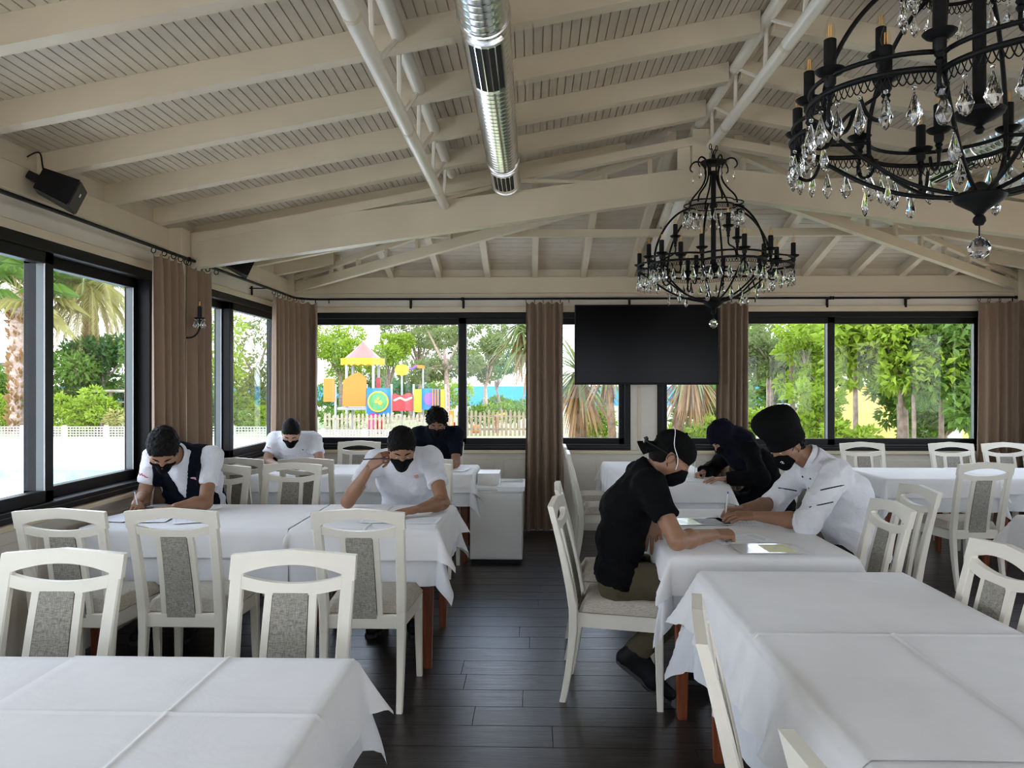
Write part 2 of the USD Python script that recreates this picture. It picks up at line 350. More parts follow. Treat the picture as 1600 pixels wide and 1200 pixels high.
# jack rafters of the hip running towards the room
for i, pxx in enumerate((541, 613, 687, 762, 836, 911, 985, 1060, 1182, 1255, 1330, 1405, 1481)):
    x = on_y(pxx, 428, YF)[0]
    ytop = YF - (YF - YH) * min(x - XL, XR - x) / (XM - XL) + .05
    p = [(x - .03, ytop, hipz(ytop) - .095), (x + .03, ytop, hipz(ytop) - .095), (x - .03, YF, EAVE - .095), (x + .03, YF, EAVE - .095)]
    part(ce, 'jack_rafter', hexa(p + [(x - .03, ytop, hipz(ytop) + .004), (x + .03, ytop, hipz(ytop) + .004), (x - .03, YF, EAVE + .004), (x + .03, YF, EAVE + .004)]), 'white_paint')
ypu = 6.93; hx = (XM - XL) * (YF - ypu) / (YF - YH)
part(ce, 'purlin', box(XL + hx - .1, XR - hx + .1, ypu - .03, ypu + .03, hipz(ypu) - .155, hipz(ypu) - .09), 'white_paint')
part(ce, 'ridge_board', box(XM - .05, XM + .05, YB, YH, RIDGE - .012, RIDGE + .01), 'white_paint')

# ---- walls
def wall_band(parent, name, m, mat='wall_paint'): part(parent, name, m, mat)
wl = thing('wall_left', kind='structure')
T = .16
part(wl, 'dado', box(XL - T, XL, YB, YF + T, 0, .835), 'wall_paint')
part(wl, 'dado_panel', cat(*[cbox(XL - .01, XL + .008, a, a + .9, .12, .74, .004) for a in (-.3, .75, 1.8, 2.85, 3.9, 5.9, 6.95)]), 'wall_paint')
part(wl, 'header', box(XL - T, XL, YB, YF + T, 2.275, 2.72), 'wall_paint')
part(wl, 'wall_plate', cbox(XL - .01, XL + .035, YB, YF, 2.46, 2.60, .004), 'white_paint')
part(wl, 'frieze_board', box(XL - .01, XL + .012, YB, YF, 2.60, 2.71), 'soffit_paint')
part(wl, 'architrave', cbox(XL - .01, XL + .022, YB, YF, 2.275, 2.325, .004), 'white_paint')
part(wl, 'window_ledge', cbox(XL - .02, XL + .05, YB, YF, .808, .838, .006), 'white_paint')
part(wl, 'pier', box(XL - T, XL, 5.22, 5.60, .8, 2.3), 'wall_paint')
part(wl, 'pier', box(XL - T, XL, 7.80, YF + T, .8, 2.3), 'wall_paint')
part(wl, 'post', cbox(XL - .01, XL + .125, YH - .145, YH - .012, 0, EAVE - .09, .005), 'white_paint')
part(wl, 'post', cbox(XL - .01, XL + .10, YF - .11, YF + .01, 0, EAVE - .02, .005), 'white_paint')

wf = thing('wall_far', kind='structure')
part(wf, 'dado', box(XL - T, XR + T, YF, YF + T, 0, .835), 'wall_paint')
part(wf, 'dado_panel', cat(*[cbox(a, a + .95, YF - .008, YF + .01, .12, .74, .004) for a in (-2.4, -1.35, -.3, 1.4, 2.45, 3.5)]), 'wall_paint')
part(wf, 'header', box(XL - T, XR + T, YF, YF + T, 2.265, 2.72), 'wall_paint')
part(wf, 'wall_plate', cbox(XL, XR, YF - .05, YF + .01, 2.46, 2.63, .004), 'white_paint')
part(wf, 'frieze_board', box(XL, XR, YF - .02, YF + .01, 2.63, 2.71), 'soffit_paint')
part(wf, 'rail_lip', cbox(XL, XR, YF - .03, YF + .01, 2.425, 2.46, .004), 'white_paint')
part(wf, 'architrave', cbox(XL, XR, YF - .025, YF + .01, 2.265, 2.325, .004), 'white_paint')
part(wf, 'window_ledge', cbox(XL, XR, YF - .05, YF + .01, .800, .835, .006), 'white_paint')
pa, pb = on_y(985, 650, YF)[0], on_y(1027, 650, YF)[0]
part(wf, 'pier', box(pa, pb, YF, YF + T, .8, 2.3), 'wall_paint')
part(wf, 'pier_batten', cbox(pa + .075, pa + .105, YF - .012, YF + .005, .84, 2.26, .003), 'white_paint')
xr_end = on_y(1545, 600, YF)[0]
part(wf, 'pier', box(xr_end, XR + T, YF, YF + T, .8, 2.3), 'wall_paint')
part(wf, 'post', cbox(XR - .10, XR + .01, YF - .11, YF + .01, 0, EAVE - .02, .005), 'white_paint')

wr = thing('wall_right', kind='structure')
part(wr, 'dado', box(XR, XR + T, YB, YF + T, 0, .835), 'wall_paint')
part(wr, 'header', box(XR, XR + T, YB, YF + T, 2.275, 2.72), 'wall_paint')
part(wr, 'wall_plate', cbox(XR - .035, XR + .01, YB, YF, 2.46, 2.60, .004), 'white_paint')
part(wr, 'window_ledge', cbox(XR - .05, XR + .02, YB, YF, .808, .838, .006), 'white_paint')
for a, b in ((YB, YB + .2), (-1.1, -.8), (2.3, 2.6), (5.25, 5.6), (7.8, YF + T)):
    part(wr, 'pier', box(XR, XR + T, a, b, .8, 2.3), 'wall_paint')
part(wr, 'post', cbox(XR - .125, XR + .01, YH - .145, YH - .012, 0, EAVE - .09, .005), 'white_paint')
wb = thing('wall_back', kind='structure')
part(wb, 'header', box(XL - T, XR + T, YB - T, YB, 2.3, 3.55), 'wall_paint')
part(wb, 'dado', box(XL - T, XR + T, YB - T, YB, 0, .1), 'wall_paint')
for a, b in ((XL - T, XL + .3), (-.1, .25), (2.2, 2.55), (XR - .3, XR + T)):
    part(wb, 'pier', box(a, b, YB - T, YB, 0, 2.35), 'wall_paint')

# ---- windows: an aluminium frame, sashes that slide past each other, panes
def window(n, along, c0, c1, z0, z1, mull, wallc, out, fw=.06, sash=.075):
    """along 'y' (left wall) or 'x' (far wall); c0..c1 the opening; out: +1/-1 the way outdoors"""
    w = thing(f'window_{n}', kind='structure')
    def bx(a, b, d0, d1, za, zb, c=.004):
        d0, d1 = sorted((wallc + out * d0, wallc + out * d1))
        return cbox(d0, d1, a, b, za, zb, c) if along == 'y' else cbox(a, b, d0, d1, za, zb, c)
    part(w, 'frame', cat(bx(c0, c1, -.02, .145, z1 - fw, z1), bx(c0, c1, -.02, .145, z0, z0 + fw), bx(c0, c0 + fw, -.015, .14, z0 + .01, z1 - .01), bx(c1 - fw, c1, -.015, .14, z0 + .01, z1 - .01)), 'black_frame')
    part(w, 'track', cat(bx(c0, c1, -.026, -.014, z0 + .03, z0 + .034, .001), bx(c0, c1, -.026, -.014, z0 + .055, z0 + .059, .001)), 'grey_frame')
    edges = [c0 + fw * .6] + list(mull) + [c1 - fw * .6]
    for i in range(len(edges) - 1):
        a, b = edges[i] - (.03 if i else 0), edges[i + 1] + (.03 if i < len(edges) - 2 else 0)
        d = .004 if i % 2 else .070; D = .062; gl = .048
        za, zb = z0 + fw - .015, z1 - fw + .015
        s = part(w, 'sash', cat(bx(a, b, d, d + D, zb - sash, zb), bx(a, b, d, d + D, za, za + sash), bx(a, a + sash, d, d + D, za, zb), bx(b - sash, b, d, d + D, za, zb)), 'black_frame')
        part(s, 'pane', bx(a + sash - .004, b - sash + .004, d + gl, d + gl + .004, za + sash - .004, zb - sash + .004, .0005), 'window_glass')
        part(s, 'lit_side_strip', cat(bx(a + sash - .001, a + sash + .003, d + .006, d + gl - .001, za + sash, zb - sash, .0005), bx(b - sash - .003, b - sash + .001, d + .006, d + gl - .001, za + sash, zb - sash, .0005)), 'lit_stile_grey')  # grey strips painting the outdoor light on the stile sides
        part(s, 'corner_highlight', cat(bx(a + sash - .001, a + sash + .004, d - .001, d + .005, za + sash, zb - sash, .0005), bx(b - sash - .004, b - sash + .001, d - .001, d + .005, za + sash, zb - sash, .0005)), 'corner_highlight')  # pale strips painting a highlight along the front corners of the stiles
    return w
yl = lambda px: on_x(px, 600, XL)[1]
window(1, 'y', -1.9, yl(238), .838, 2.275, [-.6, .85, 2.1, yl(80)], XL, -1)
window(2, 'y', 5.60, 7.80, .838, 2.275, [yl(362)], XL, -1)
xf = lambda px: on_y(px, 600, YF)[0]
window(3, 'x', XL + .1, pa, .835, 2.265, [xf(722), xf(858)], YF, 1)
window(4, 'x', pb, xr_end, .835, 2.265, [xf(1150), xf(1300)], YF, 1)
window(5, 'y', -3.8, -1.1, .838, 2.275, [-2.4], XR, 1)
window(6, 'y', -.8, 2.3, .838, 2.275, [.8], XR, 1)
window(7, 'y', 2.6, 5.25, .838, 2.275, [3.9], XR, 1)
window(8, 'y', 5.6, 7.8, .838, 2.275, [6.7], XR, 1)
# ---------------------------------------------------------------- steel under the roof: trusses, ducts
def zigzag(p0, p1, q0, q1, n, r):                # web between chord p0-p1 and chord q0-q1
    P = lambda t: np.array(p0) + (np.array(p1) - p0) * t
    Q = lambda t: np.array(q0) + (np.array(q1) - q0) * t
    out = []
    for i in range(n):
        a, m, b = i / n, (i + .5) / n, (i + 1) / n
        out += [rod(Q(a + .04 / n), P(m), r, 6), rod(P(m), Q(b - .04 / n), r, 6)]
    return out
def pipe_truss(label, x, zlo, zhi, xhi=None):
    t = thing('pipe_truss', label, 'roof truss')
    xhi = x if xhi is None else xhi
    part(t, 'lower_chord', rod((x, -3.9, zlo), (x, YH + .04, zlo), .033, 16), 'pipe_paint', 40)
    part(t, 'upper_chord', rod((xhi, -3.9, zhi), (xhi, YH + .04, zhi), .033, 16), 'pipe_paint', 40)
    ne = 15
    for k in range(ne):
        ya, yb = -3.6 + k * .6, -3.0 + k * .6
        if yb < .9: continue
        part(t, 'web_rod', cat(*zigzag((xhi, ya, zhi), (xhi, yb, zhi), (x, ya, zlo), (x, yb, zlo), 1, .011)), 'pipe_paint', 40)
    for y in (1.4, 2.6, 3.8, 5.0):
        part(t, 'collar', cat(*[rod((x, y, zlo), (x, y + .03, zlo), .0345, 16)]), 'white_paint', 40)
    return t
pipe_truss('white tubular roof truss left of the near silver duct', -.62, 2.785, 3.015, -.575)
pipe_truss('white tubular roof truss under the ridge, behind the chandelier chain', XM + .03, 3.185, 3.355, XM - .04)
pipe_truss('white tubular roof truss half hidden behind the near chandelier', 2 * XM + .62, 2.785, 3.015, 2 * XM + .575)

t = thing('gable_truss', 'white truss with a deep box beam spanning the room behind the far chandelier', 'roof truss')
zb = lambda x: 2.33 + .137 * ((x - XL) if x < XM else (XR - x))
for s in (-1, 1):
    xa, xb = (XL + .02, XM) if s < 0 else (XM, XR - .02)
    h = lambda x: .255 if x in (XL + .02, XR - .02) else .20
    part(t, 'box_beam', hexa([(xa, YH, zb(xa)), (xb, YH, zb(xb)), (xa, YH + .09, zb(xa)), (xb, YH + .09, zb(xb)), (xa, YH, zb(xa) + h(xa)), (xb, YH, zb(xb) + h(xb)), (xa, YH + .09, zb(xa) + h(xa)), (xb, YH + .09, zb(xb) + h(xb))]), 'white_paint')
    part(t, 'top_chord', bar((xa if s < 0 else XM, YH + .03, soffit(xa) - .17), (xb, YH + .03, soffit(xb) - .17), .07, .06), 'white_paint')
    for (u0, u1) in ((.80, .64), (.46, .64), (.42, .29)):
        X0, X1 = (XM + s * (XM - XL) * (1 - u) for u in (u0, u1))
        part(t, 'web_strut', bar((X0, YH + .03, zb(X0) + .2), (X1, YH + .03, soffit(X1) - .19), .022, .03, (0, 1, 0)), 'white_paint')
part(t, 'king_post', cbox(XM - .10, XM + .02, YH - .006, YH + .08, zb(XM) + .1, RIDGE - .1, .004), 'white_paint')
part(t, 'gusset', cbox(XM - .2, XM - .11, YH + .005, YH + .02, zb(XM) + .18, RIDGE - .2, .003), 'white_paint')

for s, lab in ((-1, 'white ladder-like hip truss rising from the far left corner'), (1, 'white ladder-like hip truss rising from the far right corner')):
    t = thing('hip_truss', lab, 'roof truss')
    c = np.array([XL if s < 0 else XR, YF, 0.]); a = np.array([XM, YH + .1, 0.])
    P = lambda u, z0, z1: (c + (a - c) * u) * (1, 1, 0) + (0, 0, z0 + (z1 - z0) * u)
    part(t, 'upper_chord', bar(P(.02, 2.60, RIDGE - .13), P(1, 2.60, RIDGE - .13), .05, .05), 'white_paint')
    part(t, 'lower_chord', bar(P(.02, 2.50, 3.02), P(1, 2.50, 3.02), .06, .085), 'white_paint')
    for k in range(11):
        u = .06 + k * .085
        part(t, 'spacer', bar(P(u, 2.50, 3.02), P(u, 2.60, RIDGE - .13), .03, .035, (a - c) / np.linalg.norm(a - c)), 'white_paint')
t = thing('end_truss', 'white sloping pipe truss behind the far chandelier, from the ridge down to the far wall', 'roof truss')
A, B = np.array([XM - .02, YH + .12, 3.18]), np.array([XM - .06, YF - .06, 2.50])
part(t, 'lower_chord', rod(A, B, .04, 16), 'pipe_paint', 40)
A2, B2 = A + (-.02, 0, .19), B + (-.02, 0, .15)
part(t, 'upper_chord', rod(A2, B2, .035, 16), 'pipe_paint', 40)
for k in range(6):
    f = lambda u, a=A, b=B: a + (b - a) * u
    g = lambda u, a=A2, b=B2: a + (b - a) * u
    part(t, 'web_rod', cat(rod(f(k / 6), g((k + .5) / 6), .011, 6), rod(g((k + .5) / 6), f((k + 1) / 6), .011, 6)), 'pipe_paint', 40)

# spiral ducts with slot vents
def duct(label, x, z, r, y0, y1, vents, flip=1):
    t = thing('air_duct', label, 'duct')
    n, pitch = 40, .052
    k = int((y1 - y0) / pitch)
    a = np.linspace(0, 2 * PI, n, endpoint=False)
    prof = []                                     # seams stand proud in a helix
    ys = np.linspace(y0, y1, k * 9 + 1)
    th = np.arange(len(ys))
    V = []
    for y in ys:
        ph = ((y - y0) / pitch + a / (2 * PI)) % 1.0
        rr = r + np.where((ph < .056) | (ph > .944), .0016, 0)
        V.append(np.c_[x + rr * np.cos(a), np.full(n, y), z + rr * np.sin(a)])
    V = np.array(V); P = np.concatenate([V, V[:, :1]], 1)
    m = grid_mesh(P); m.merge_vertices()
    part(t, 'spiral_pipe', m, 'duct_metal', 28)
    part(t, 'end_cap', tr(lathe([(0, 0), (r + .004, 0), (r + .006, .012), (r + .004, .03), (r - .002, .03)], 40), (x, y1 + .012, z), rx=90), 'duct_metal', 30)
    for (va, vb) in vents:
        ang = -PI / 2
        def on(u, y, h):                          # u metres around the bottom
            q = ang + u / r
            return (x + (r + h) * math.cos(q), y, z + (r + h) * math.sin(q))
        hw = .062
        def curved(u0, u1, ya, yb, h0, h1, nn=6):
            us = np.linspace(u0, u1, nn)
            top = np.array([[on(u, y, h1) for y in (ya, yb)] for u in us]); bot = np.array([[on(u, y, h0) for y in (ya, yb)] for u in us])
            return hull(np.vstack([top.reshape(-1, 3), bot.reshape(-1, 3)])) if (u1 - u0) < .03 else cat(*[hull(np.vstack([top[i:i + 2].reshape(-1, 3), bot[i:i + 2].reshape(-1, 3)])) for i in range(nn - 1)])
        v = part(t, 'vent', curved(-hw, hw, va, vb, -.001, .005), 'duct_dark')
        part(v, 'vent_frame', cat(curved(-hw - .016, -hw, va - .02, vb + .02, -.001, .009), curved(hw, hw + .016, va - .02, vb + .02, -.001, .009), curved(-hw, hw, va - .022, va, -.001, .009), curved(-hw, hw, vb, vb + .022, -.001, .009)), 'duct_metal')
        for i in range(1, 5):
            u = -hw + 2 * hw * i / 5
            part(v, 'vent_blade', curved(u - .0022, u + .0022, va, vb, .003, .010, 2), 'chrome')
    for y in (va - .06 for va, vb in vents):
        part(t, 'joint_band', tr(lathe([(r, 0), (r + .006, .002), (r + .006, .018), (r, .02)], 40), (x, y, z), rx=90), 'duct_metal', 30)
    for y in (1.6, 3.9):
        if y < y1: part(t, 'hanger', rod((x, y, z + r), (x, y, soffit(x) - .02), .004, 6), 'chrome')
    return t
duct('silver spiral air duct on the left slope with two slot vents', -.185, 2.925, .098, -3.8, 5.33, ((2.98, 3.42), (4.86, 5.20)))
duct('silver spiral air duct partly hidden behind the near chandelier', 2 * XM + .185, 2.925, .098, -3.8, 5.33, ((4.6, 5.05),))
# ---------------------------------------------------------------- chairs
def chair_back_y(z):                              # rake of the back legs: sabre below, leaning above
    z = np.asarray(z, float)
    return -.205 - np.where(z > .42, .115 * np.clip((z - .42) / .53, 0, 2) ** 1.25, .055 * np.clip((.42 - z) / .42, 0, 1) ** 1.7)
def bend(m):
    v = np.array(m.vertices); v[:, 1] += chair_back_y(v[:, 2]); m.vertices = v; return m
def dense_xz(poly, y0, y1, n=10):                 # an extrusion with enough cuts in z to take the rake
    zs = np.linspace(poly.bounds[1], poly.bounds[3], n + 1)
    return cat(*[ext_xz(poly.intersection(sbox(-2, a, 2, b)), y0, y1) for a, b in zip(zs[:-1], zs[1:])])
def loft(secs):                                   # list of (x0,x1,y0,y1,z): a tapering square bar with chamfers
    V = []
    for x0, x1, y0, y1, z in secs:
        c = .005
        V.append([(x0 + c, y0, z), (x1 - c, y0, z), (x1, y0 + c, z), (x1, y1 - c, z), (x1 - c, y1, z), (x0 + c, y1, z), (x0, y1 - c, z), (x0, y0 + c, z)])
    V = np.array(V, float); k, n = V.shape[:2]
    i, j = np.meshgrid(np.arange(k - 1), np.arange(n), indexing='ij')
    f = np.stack([i * n + j, i * n + (j + 1) % n, (i + 1) * n + (j + 1) % n, (i + 1) * n + j], -1).reshape(-1, 4)
    f = np.vstack([f[:, [0, 1, 2]], f[:, [0, 2, 3]], [[0, b + 1, b] for b in range(1, n - 1)], [[(k - 1) * n, (k - 1) * n + b, (k - 1) * n + b + 1] for b in range(1, n - 1)]])
    return trimesh.Trimesh(V.reshape(-1, 3), f, process=False)
def arc_pts(x0, x1, z_end, z_mid, n=17):
    u = np.linspace(-1, 1, n); return [(x0 + (x1 - x0) * (t + 1) / 2, z_mid + (z_end - z_mid) * t * t) for t in u]
def make_chair(label, loc, rotz):
    t = thing('dining_chair', label, 'chair', loc, rotz)
    for s in (-1, 1):
        secs = []
        for z in (0, .06, .15, .25, .35, .45, .55, .65, .75, .85, .9):
            xo = .196 + .0165 * min(1, z / .9); w = .030 + .014 * min(1, z / .42)
            xa, xb = sorted((s * xo, s * (xo - w))); d = .030 + .012 * min(1, z / .42) - (.016 * max(0, z - .45) / .45)
            secs.append((xa, xb, float(chair_back_y(z)) - d / 2, float(chair_back_y(z)) + d / 2, z))
        part(t, 'back_post', loft(secs), 'chair_paint')
    xo = .2145
    top = Polygon([(-xo, .936), (0, .953), (xo, .936)] + [(xo, .856), (xo - .045, .856)][:2] + [(p[0], p[1]) for p in arc_pts(xo - .036, -(xo - .036), .873, .905)] + [(-(xo - .045), .856), (-xo, .856)])
    part(t, 'crest_rail', bend(dense_xz(top.buffer(0), -.0135, .0135)), 'chair_paint')
    low = Polygon(arc_pts(-(xo - .03), xo - .03, .872, .845) + arc_pts(xo - .03, -(xo - .03), .832, .806))
    part(t, 'lower_rail', bend(dense_xz(low.buffer(0), -.012, .012)), 'chair_paint')
    for s in (-1, 1):
        sl = Polygon([(s * .062, .82), (s * .088, .822), (s * .094, .415), (s * .070, .415)])
        part(t, 'back_slat', bend(dense_xz(sl, -.010, .011)), 'chair_paint')
    pn = Polygon([(-.0595, .815), (.0595, .815), (.067, .42), (-.067, .42)])
    part(t, 'back_panel', bend(dense_xz(pn, -.013, .013)), 'upholstery')
    part(t, 'rear_apron', cbox(-.17, .17, -.218, -.192, .372, .438, .004), 'chair_paint')
    part(t, 'front_apron', cbox(-.20, .20, .185, .210, .362, .435, .004), 'chair_paint')
    for s in (-1, 1):
        xs = sorted((s * .172, s * .196)); 
        m = hexa([(s * .17 - .012, -.2, .362), (s * .17 + .012, -.2, .362), (s * .203 - .012, .2, .362), (s * .203 + .012, .2, .362), (s * .17 - .012, -.2, .435), (s * .17 + .012, -.2, .435), (s * .203 - .012, .2, .435), (s * .203 + .012, .2, .435)])
        part(t, 'side_apron', m, 'chair_paint')
        part(t, 'front_leg', loft([(*sorted((s * .222, s * (.222 - w))), .214 - w, .214, z) for z, w in ((0, .030), (.2, .037), (.43, .043))]), 'chair_paint')
    # upholstered seat: a domed cushion, a little wider in front
    nx, ny = 15, 15; P = np.zeros((nx, ny, 3))
    for i, u in enumerate(np.linspace(-1, 1, nx)):
        for j, v in enumerate(np.linspace(-1, 1, ny)):
            hw = .196 + .026 * (v + 1) / 2
            e = max(abs(u), abs(v))
            z = .437 + .052 * (1 - max(0, (e - .8) / .2) ** 2.2) + .010 * (1 - u * u) * (1 - v * v)
            P[i, j] = (u * hw, -.182 + (v + 1) * .2025, z)
    topm = grid_mesh(P); topm.invert() if topm.face_normals[:, 2].mean() < 0 else None
    botm = P.copy(); botm[..., 2] = .434
    b = grid_mesh(botm); b.invert() if b.face_normals[:, 2].mean() > 0 else None
    part(t, 'seat', cat(topm, b), 'seat_fabric', True)
    return t
W_ = 'white wooden dining chair'
CH = [  # (x, y, facing: rotz, label)
    (-2.165, 3.78, 0, f'{W_} at the window end of the left middle table, seen from behind'),
    (-1.655, 3.80, 0, f'{W_} seen from behind, second from the window at the left middle table'),
    (-.795, 3.80, 0, f'{W_} seen from behind beside the aisle, under the striped-free end of the left middle table'),
    (-.815, 2.30, 180, f'{W_} across the near left table, facing the camera'),
    (-1.615, 2.30, 180, f'{W_} across the near tables, cut by the left picture edge'),
    (-2.20, 5.06, 180, f'{W_} of the man in the navy vest, partly hidden by his arm'),
    (-1.745, 5.21, 178, f'empty {W_} between the two men at the left middle table'),
    (-.80, 5.26, 180, f'{W_} hidden behind the man who rests his head on his hand'),
    (-2.29, 6.20, 0, f'{W_} seen from behind in the back left row, nearest the wall'),
    (-1.745, 6.20, 0, f'{W_} seen from behind in the back left row, second from the wall'),
    (-.83, 6.24, 0, f'{W_} in the back left row, behind the head-resting person'),
    (-1.735, 7.36, 180, f'empty {W_} against the far window between two men'),
    (-2.30, 7.30, 180, f'{W_} of the man in white in the back left corner'),
    (-.90, 7.38, 180, f'{W_} of the curly-haired man in the dark shirt'),
    (.43, 3.83, -90 + -9, f'{W_} of the man in black, standing on the aisle'),
    (.46, 4.42, -90 - 3, f'{W_} on the aisle just behind the chair of the man in black'),
    (.62, 6.62, -90, f'{W_} on the aisle at the rear right table, nearer of two'),
    (.62, 7.30, -90, f'{W_} at the rear right table, closest to the far wall'),
    (.73, 1.89, -100.5, f'{W_} seen edge-on at the left of the near right tablecloth'),
    (.745, 1.10, -90, f'{W_} whose back tip peeks in at the bottom edge'),
    (1.43, 3.78, 90, f'{W_} right of the table with the plastic sheets'),
    (1.86, 4.38, 90, f'{W_} of the chef in white'),
    (1.36, 2.76, 90, f'{W_} pushed under the right side of the near right table'),
    (1.92, 6.20, 90, f'{W_} of the person in the black headscarf'),
    (3.27, 6.00, 6, f'{W_} seen from behind at the far right table'),
    (3.23, 7.32, 180, f'{W_} at the far right table, leftmost of three under the window'),
    (4.09, 7.32, 180, f'{W_} at the far right table, middle of three under the window'),
    (4.60, 7.32, 180, f'{W_} behind the far right table, by the right-hand curtain'),
]
CH[2] = (*CH[2][:3], f'{W_} seen from behind beside the aisle at the left middle table')
first_chair = None
for x, y, rz, lab in CH:
    if first_chair is None: first_chair = make_chair(lab, (x, y, 0), rz)
    else: copy_of(first_chair, lab, (x, y, 0), rz)

# ---------------------------------------------------------------- tables and cloths
def make_table(label, x0, x1, y0, y1, h=.742, legs=None):
    cx, cy = (x0 + x1) / 2, (y0 + y1) / 2; a, b = (x1 - x0) / 2, (y1 - y0) / 2
    t = thing('dining_table', label, 'table', (cx, cy, 0))
    part(t, 'tabletop', cbox(-a + .012, a - .012, -b + .012, b - .012, h - .028, h, .005), 'mahogany')
    part(t, 'apron', cat(box(-a + .07, a - .07, -b + .06, -b + .08, h - .11, h - .028), box(-a + .07, a - .07, b - .08, b - .06, h - .11, h - .028), box(-a + .06, -a + .08, -b + .07, b - .07, h - .11, h - .028), box(a - .08, a - .06, -b + .07, b - .07, h - .11, h - .028)), 'mahogany')
    for sx in (-1, 1):
        for sy in (-1, 1):
            X, Y = sx * (a - .06), sy * (b - .06)
            part(t, 'leg', loft([(X - w, X + w, Y - w, Y + w, z) for z, w in ((0, .020), (.02, .021), (.35, .028), (h - .03, .032))]), 'mahogany')
    return t
def drape(x0, x1, y0, y1, h, drops, corner=1.0, seed=0, wave=.02, step=.024, flare=.10, lift=.0, folds=()):
    """a cloth over the top x0..x1, y0..y1; drops: hang beyond the -x, +x, -y, +y edges"""
    dl, dr, df, db = drops
    xs = np.unique(np.r_[np.linspace(-dl, 0, max(2, int(dl / step) + 1)), np.linspace(0, x1 - x0, int((x1 - x0) / .035) + 2), np.linspace(x1 - x0, x1 - x0 + dr, max(2, int(dr / step) + 1))])
    ys = np.unique(np.r_[np.linspace(-df, 0, max(2, int(df / step) + 1)), np.linspace(0, y1 - y0, int((y1 - y0) / .035) + 2), np.linspace(y1 - y0, y1 - y0 + db, max(2, int(db / step) + 1))])
    for kind, c in folds:
        e = c + np.array((-.02, -.012, -.007, -.003, 0, .003, .007, .012, .02))
        if kind == 'x': xs = np.unique(np.r_[xs, e])
        else: ys = np.unique(np.r_[ys, e])
    if dl == 0: xs = xs[xs >= 0]
    if dr == 0: xs = xs[xs <= x1 - x0]
    if df == 0: ys = ys[ys >= 0]
    if db == 0: ys = ys[ys <= y1 - y0]
    X, Y = np.meshgrid(xs, ys, indexing='ij'); Lx, Ly = x1 - x0, y1 - y0
    ex = np.where(X < 0, X, np.where(X > Lx, X - Lx, 0)); ey = np.where(Y < 0, Y, np.where(Y > Ly, Y - Ly, 0))
    r = np.hypot(ex, ey); th = np.arctan2(np.abs(ey), np.abs(ex) + 1e-9)
    cx, cy = np.clip(X, 0, Lx), np.clip(Y, 0, Ly)
    isc = (np.abs(ex) > 1e-9) & (np.abs(ey) > 1e-9)
    q = np.sin(2 * th) * isc                                     # 1 along a corner's diagonal
    s = np.where(r > 0, np.minimum(r, 1.0), 0)
    rad = .018                                                   # the edge rolls over a small radius
    a = np.minimum(s / rad, PI / 2)
    out0 = rad * np.sin(a); dn0 = rad * (1 - np.cos(a)); rest = np.maximum(s - rad * PI / 2, 0)
    fl = flare + (.42 * corner) * q ** 1.5
    # waves along the hang, growing downwards
    per = np.where(np.abs(ey) > 1e-9, X, Y) + th * .5 * (isc)
    wv = np.sin(per * 19 + seed * 1.7 + 1.4 * np.sin(per * 6 + seed)) * .6 + np.sin(per * 37 + seed * 3.1) * .4
    fl = fl + wv * wave / .1 * np.clip(rest / .25, 0, 1) * .55 * (1 - .6 * q)
    fl = np.clip(fl, -.02, .8)
    out = out0 + rest * np.sin(np.arctan(fl)); dn = dn0 + rest * np.cos(np.arctan(fl))
    ux, uy = np.where(r > 0, ex / np.maximum(r, 1e-9), 0), np.where(r > 0, ey / np.maximum(r, 1e-9), 0)
    PX, PY, PZ = cx + ux * out, cy + uy * out, h - dn
    # creases on the flat top: faint pressed folds
    top = (r == 0)
    nz = meshkit.fbm(np.stack([X * 3.1 + seed, Y * 3.1, np.full_like(X, seed * .37)], -1), 3, seed) - .5
    PZ = PZ + np.where(top, .0040 * nz, 0)
    for kind, c in folds:
        d = (X if kind == 'x' else Y) - c
        PZ = PZ + np.where(top, .0042 * np.exp(-(d / .0065) ** 2), 0)
    P = np.stack([PX + x0, PY + y0, PZ], -1)
    m = grid_mesh(P)
    if m.face_normals[:, 2].sum() < 0: m.invert()
    return m
def cloth_thing(name, label, mat, *a, **k):
    if name == 'undercloth':
        k.update(seed=k['seed'], wave=.012, flare=.04, corner=.75); dd = a[5]; a = (a[0] + .008 * (dd[0] > .02), a[1] - .008 * (dd[1] > .02), a[2] + .008 * (dd[2] > .02), a[3] - .008 * (dd[3] > .02), *a[4:])
    return solo(name, drape(*a, **k), mat, label, 'tablecloth', smooth=True)

H = .742
# left side of the aisle
make_table('mahogany dining table under the near left white cloth', -1.29, -.5, 1.34, 2.14)
make_table('mahogany dining table at the very left of the near row, under a plain white cloth', -2.10, -1.30, 1.36, 2.15)
make_table('mahogany dining table of the left middle row beside the aisle', -1.285, -.50, 4.05, 4.87)
make_table('mahogany dining table of the left middle row beside the window', -2.42, -1.295, 4.05, 4.87)
make_table('mahogany dining table of the back left row beside the aisle', -1.43, -.52, 6.50, 7.30)
make_table('mahogany dining table of the back left row beside the window', -2.44, -1.44, 6.50, 7.30)
cloth_thing('undercloth', 'lower white cloth hanging below the overlay at the near left table', 'under_linen', -1.29, -.5, 1.34, 2.14, H + .004, (.05, .26, .05, .24), seed=3, wave=.03)
cloth_thing('tablecloth', 'creased white overlay cloth with a straight raised fold on the near left table', 'linen', -1.29, -.5, 1.34, 2.14, H + .010, (.02, .17, .03, .17), seed=1, folds=(('x', .44), ('y', .43)), corner=1.1, flare=.18)
cloth_thing('tablecloth', 'white cloth on the table cut off by the left picture edge in the near row', 'linen', -2.10, -1.288, 1.36, 2.15, H + .003, (.1, .0, .05, .16), seed=8)
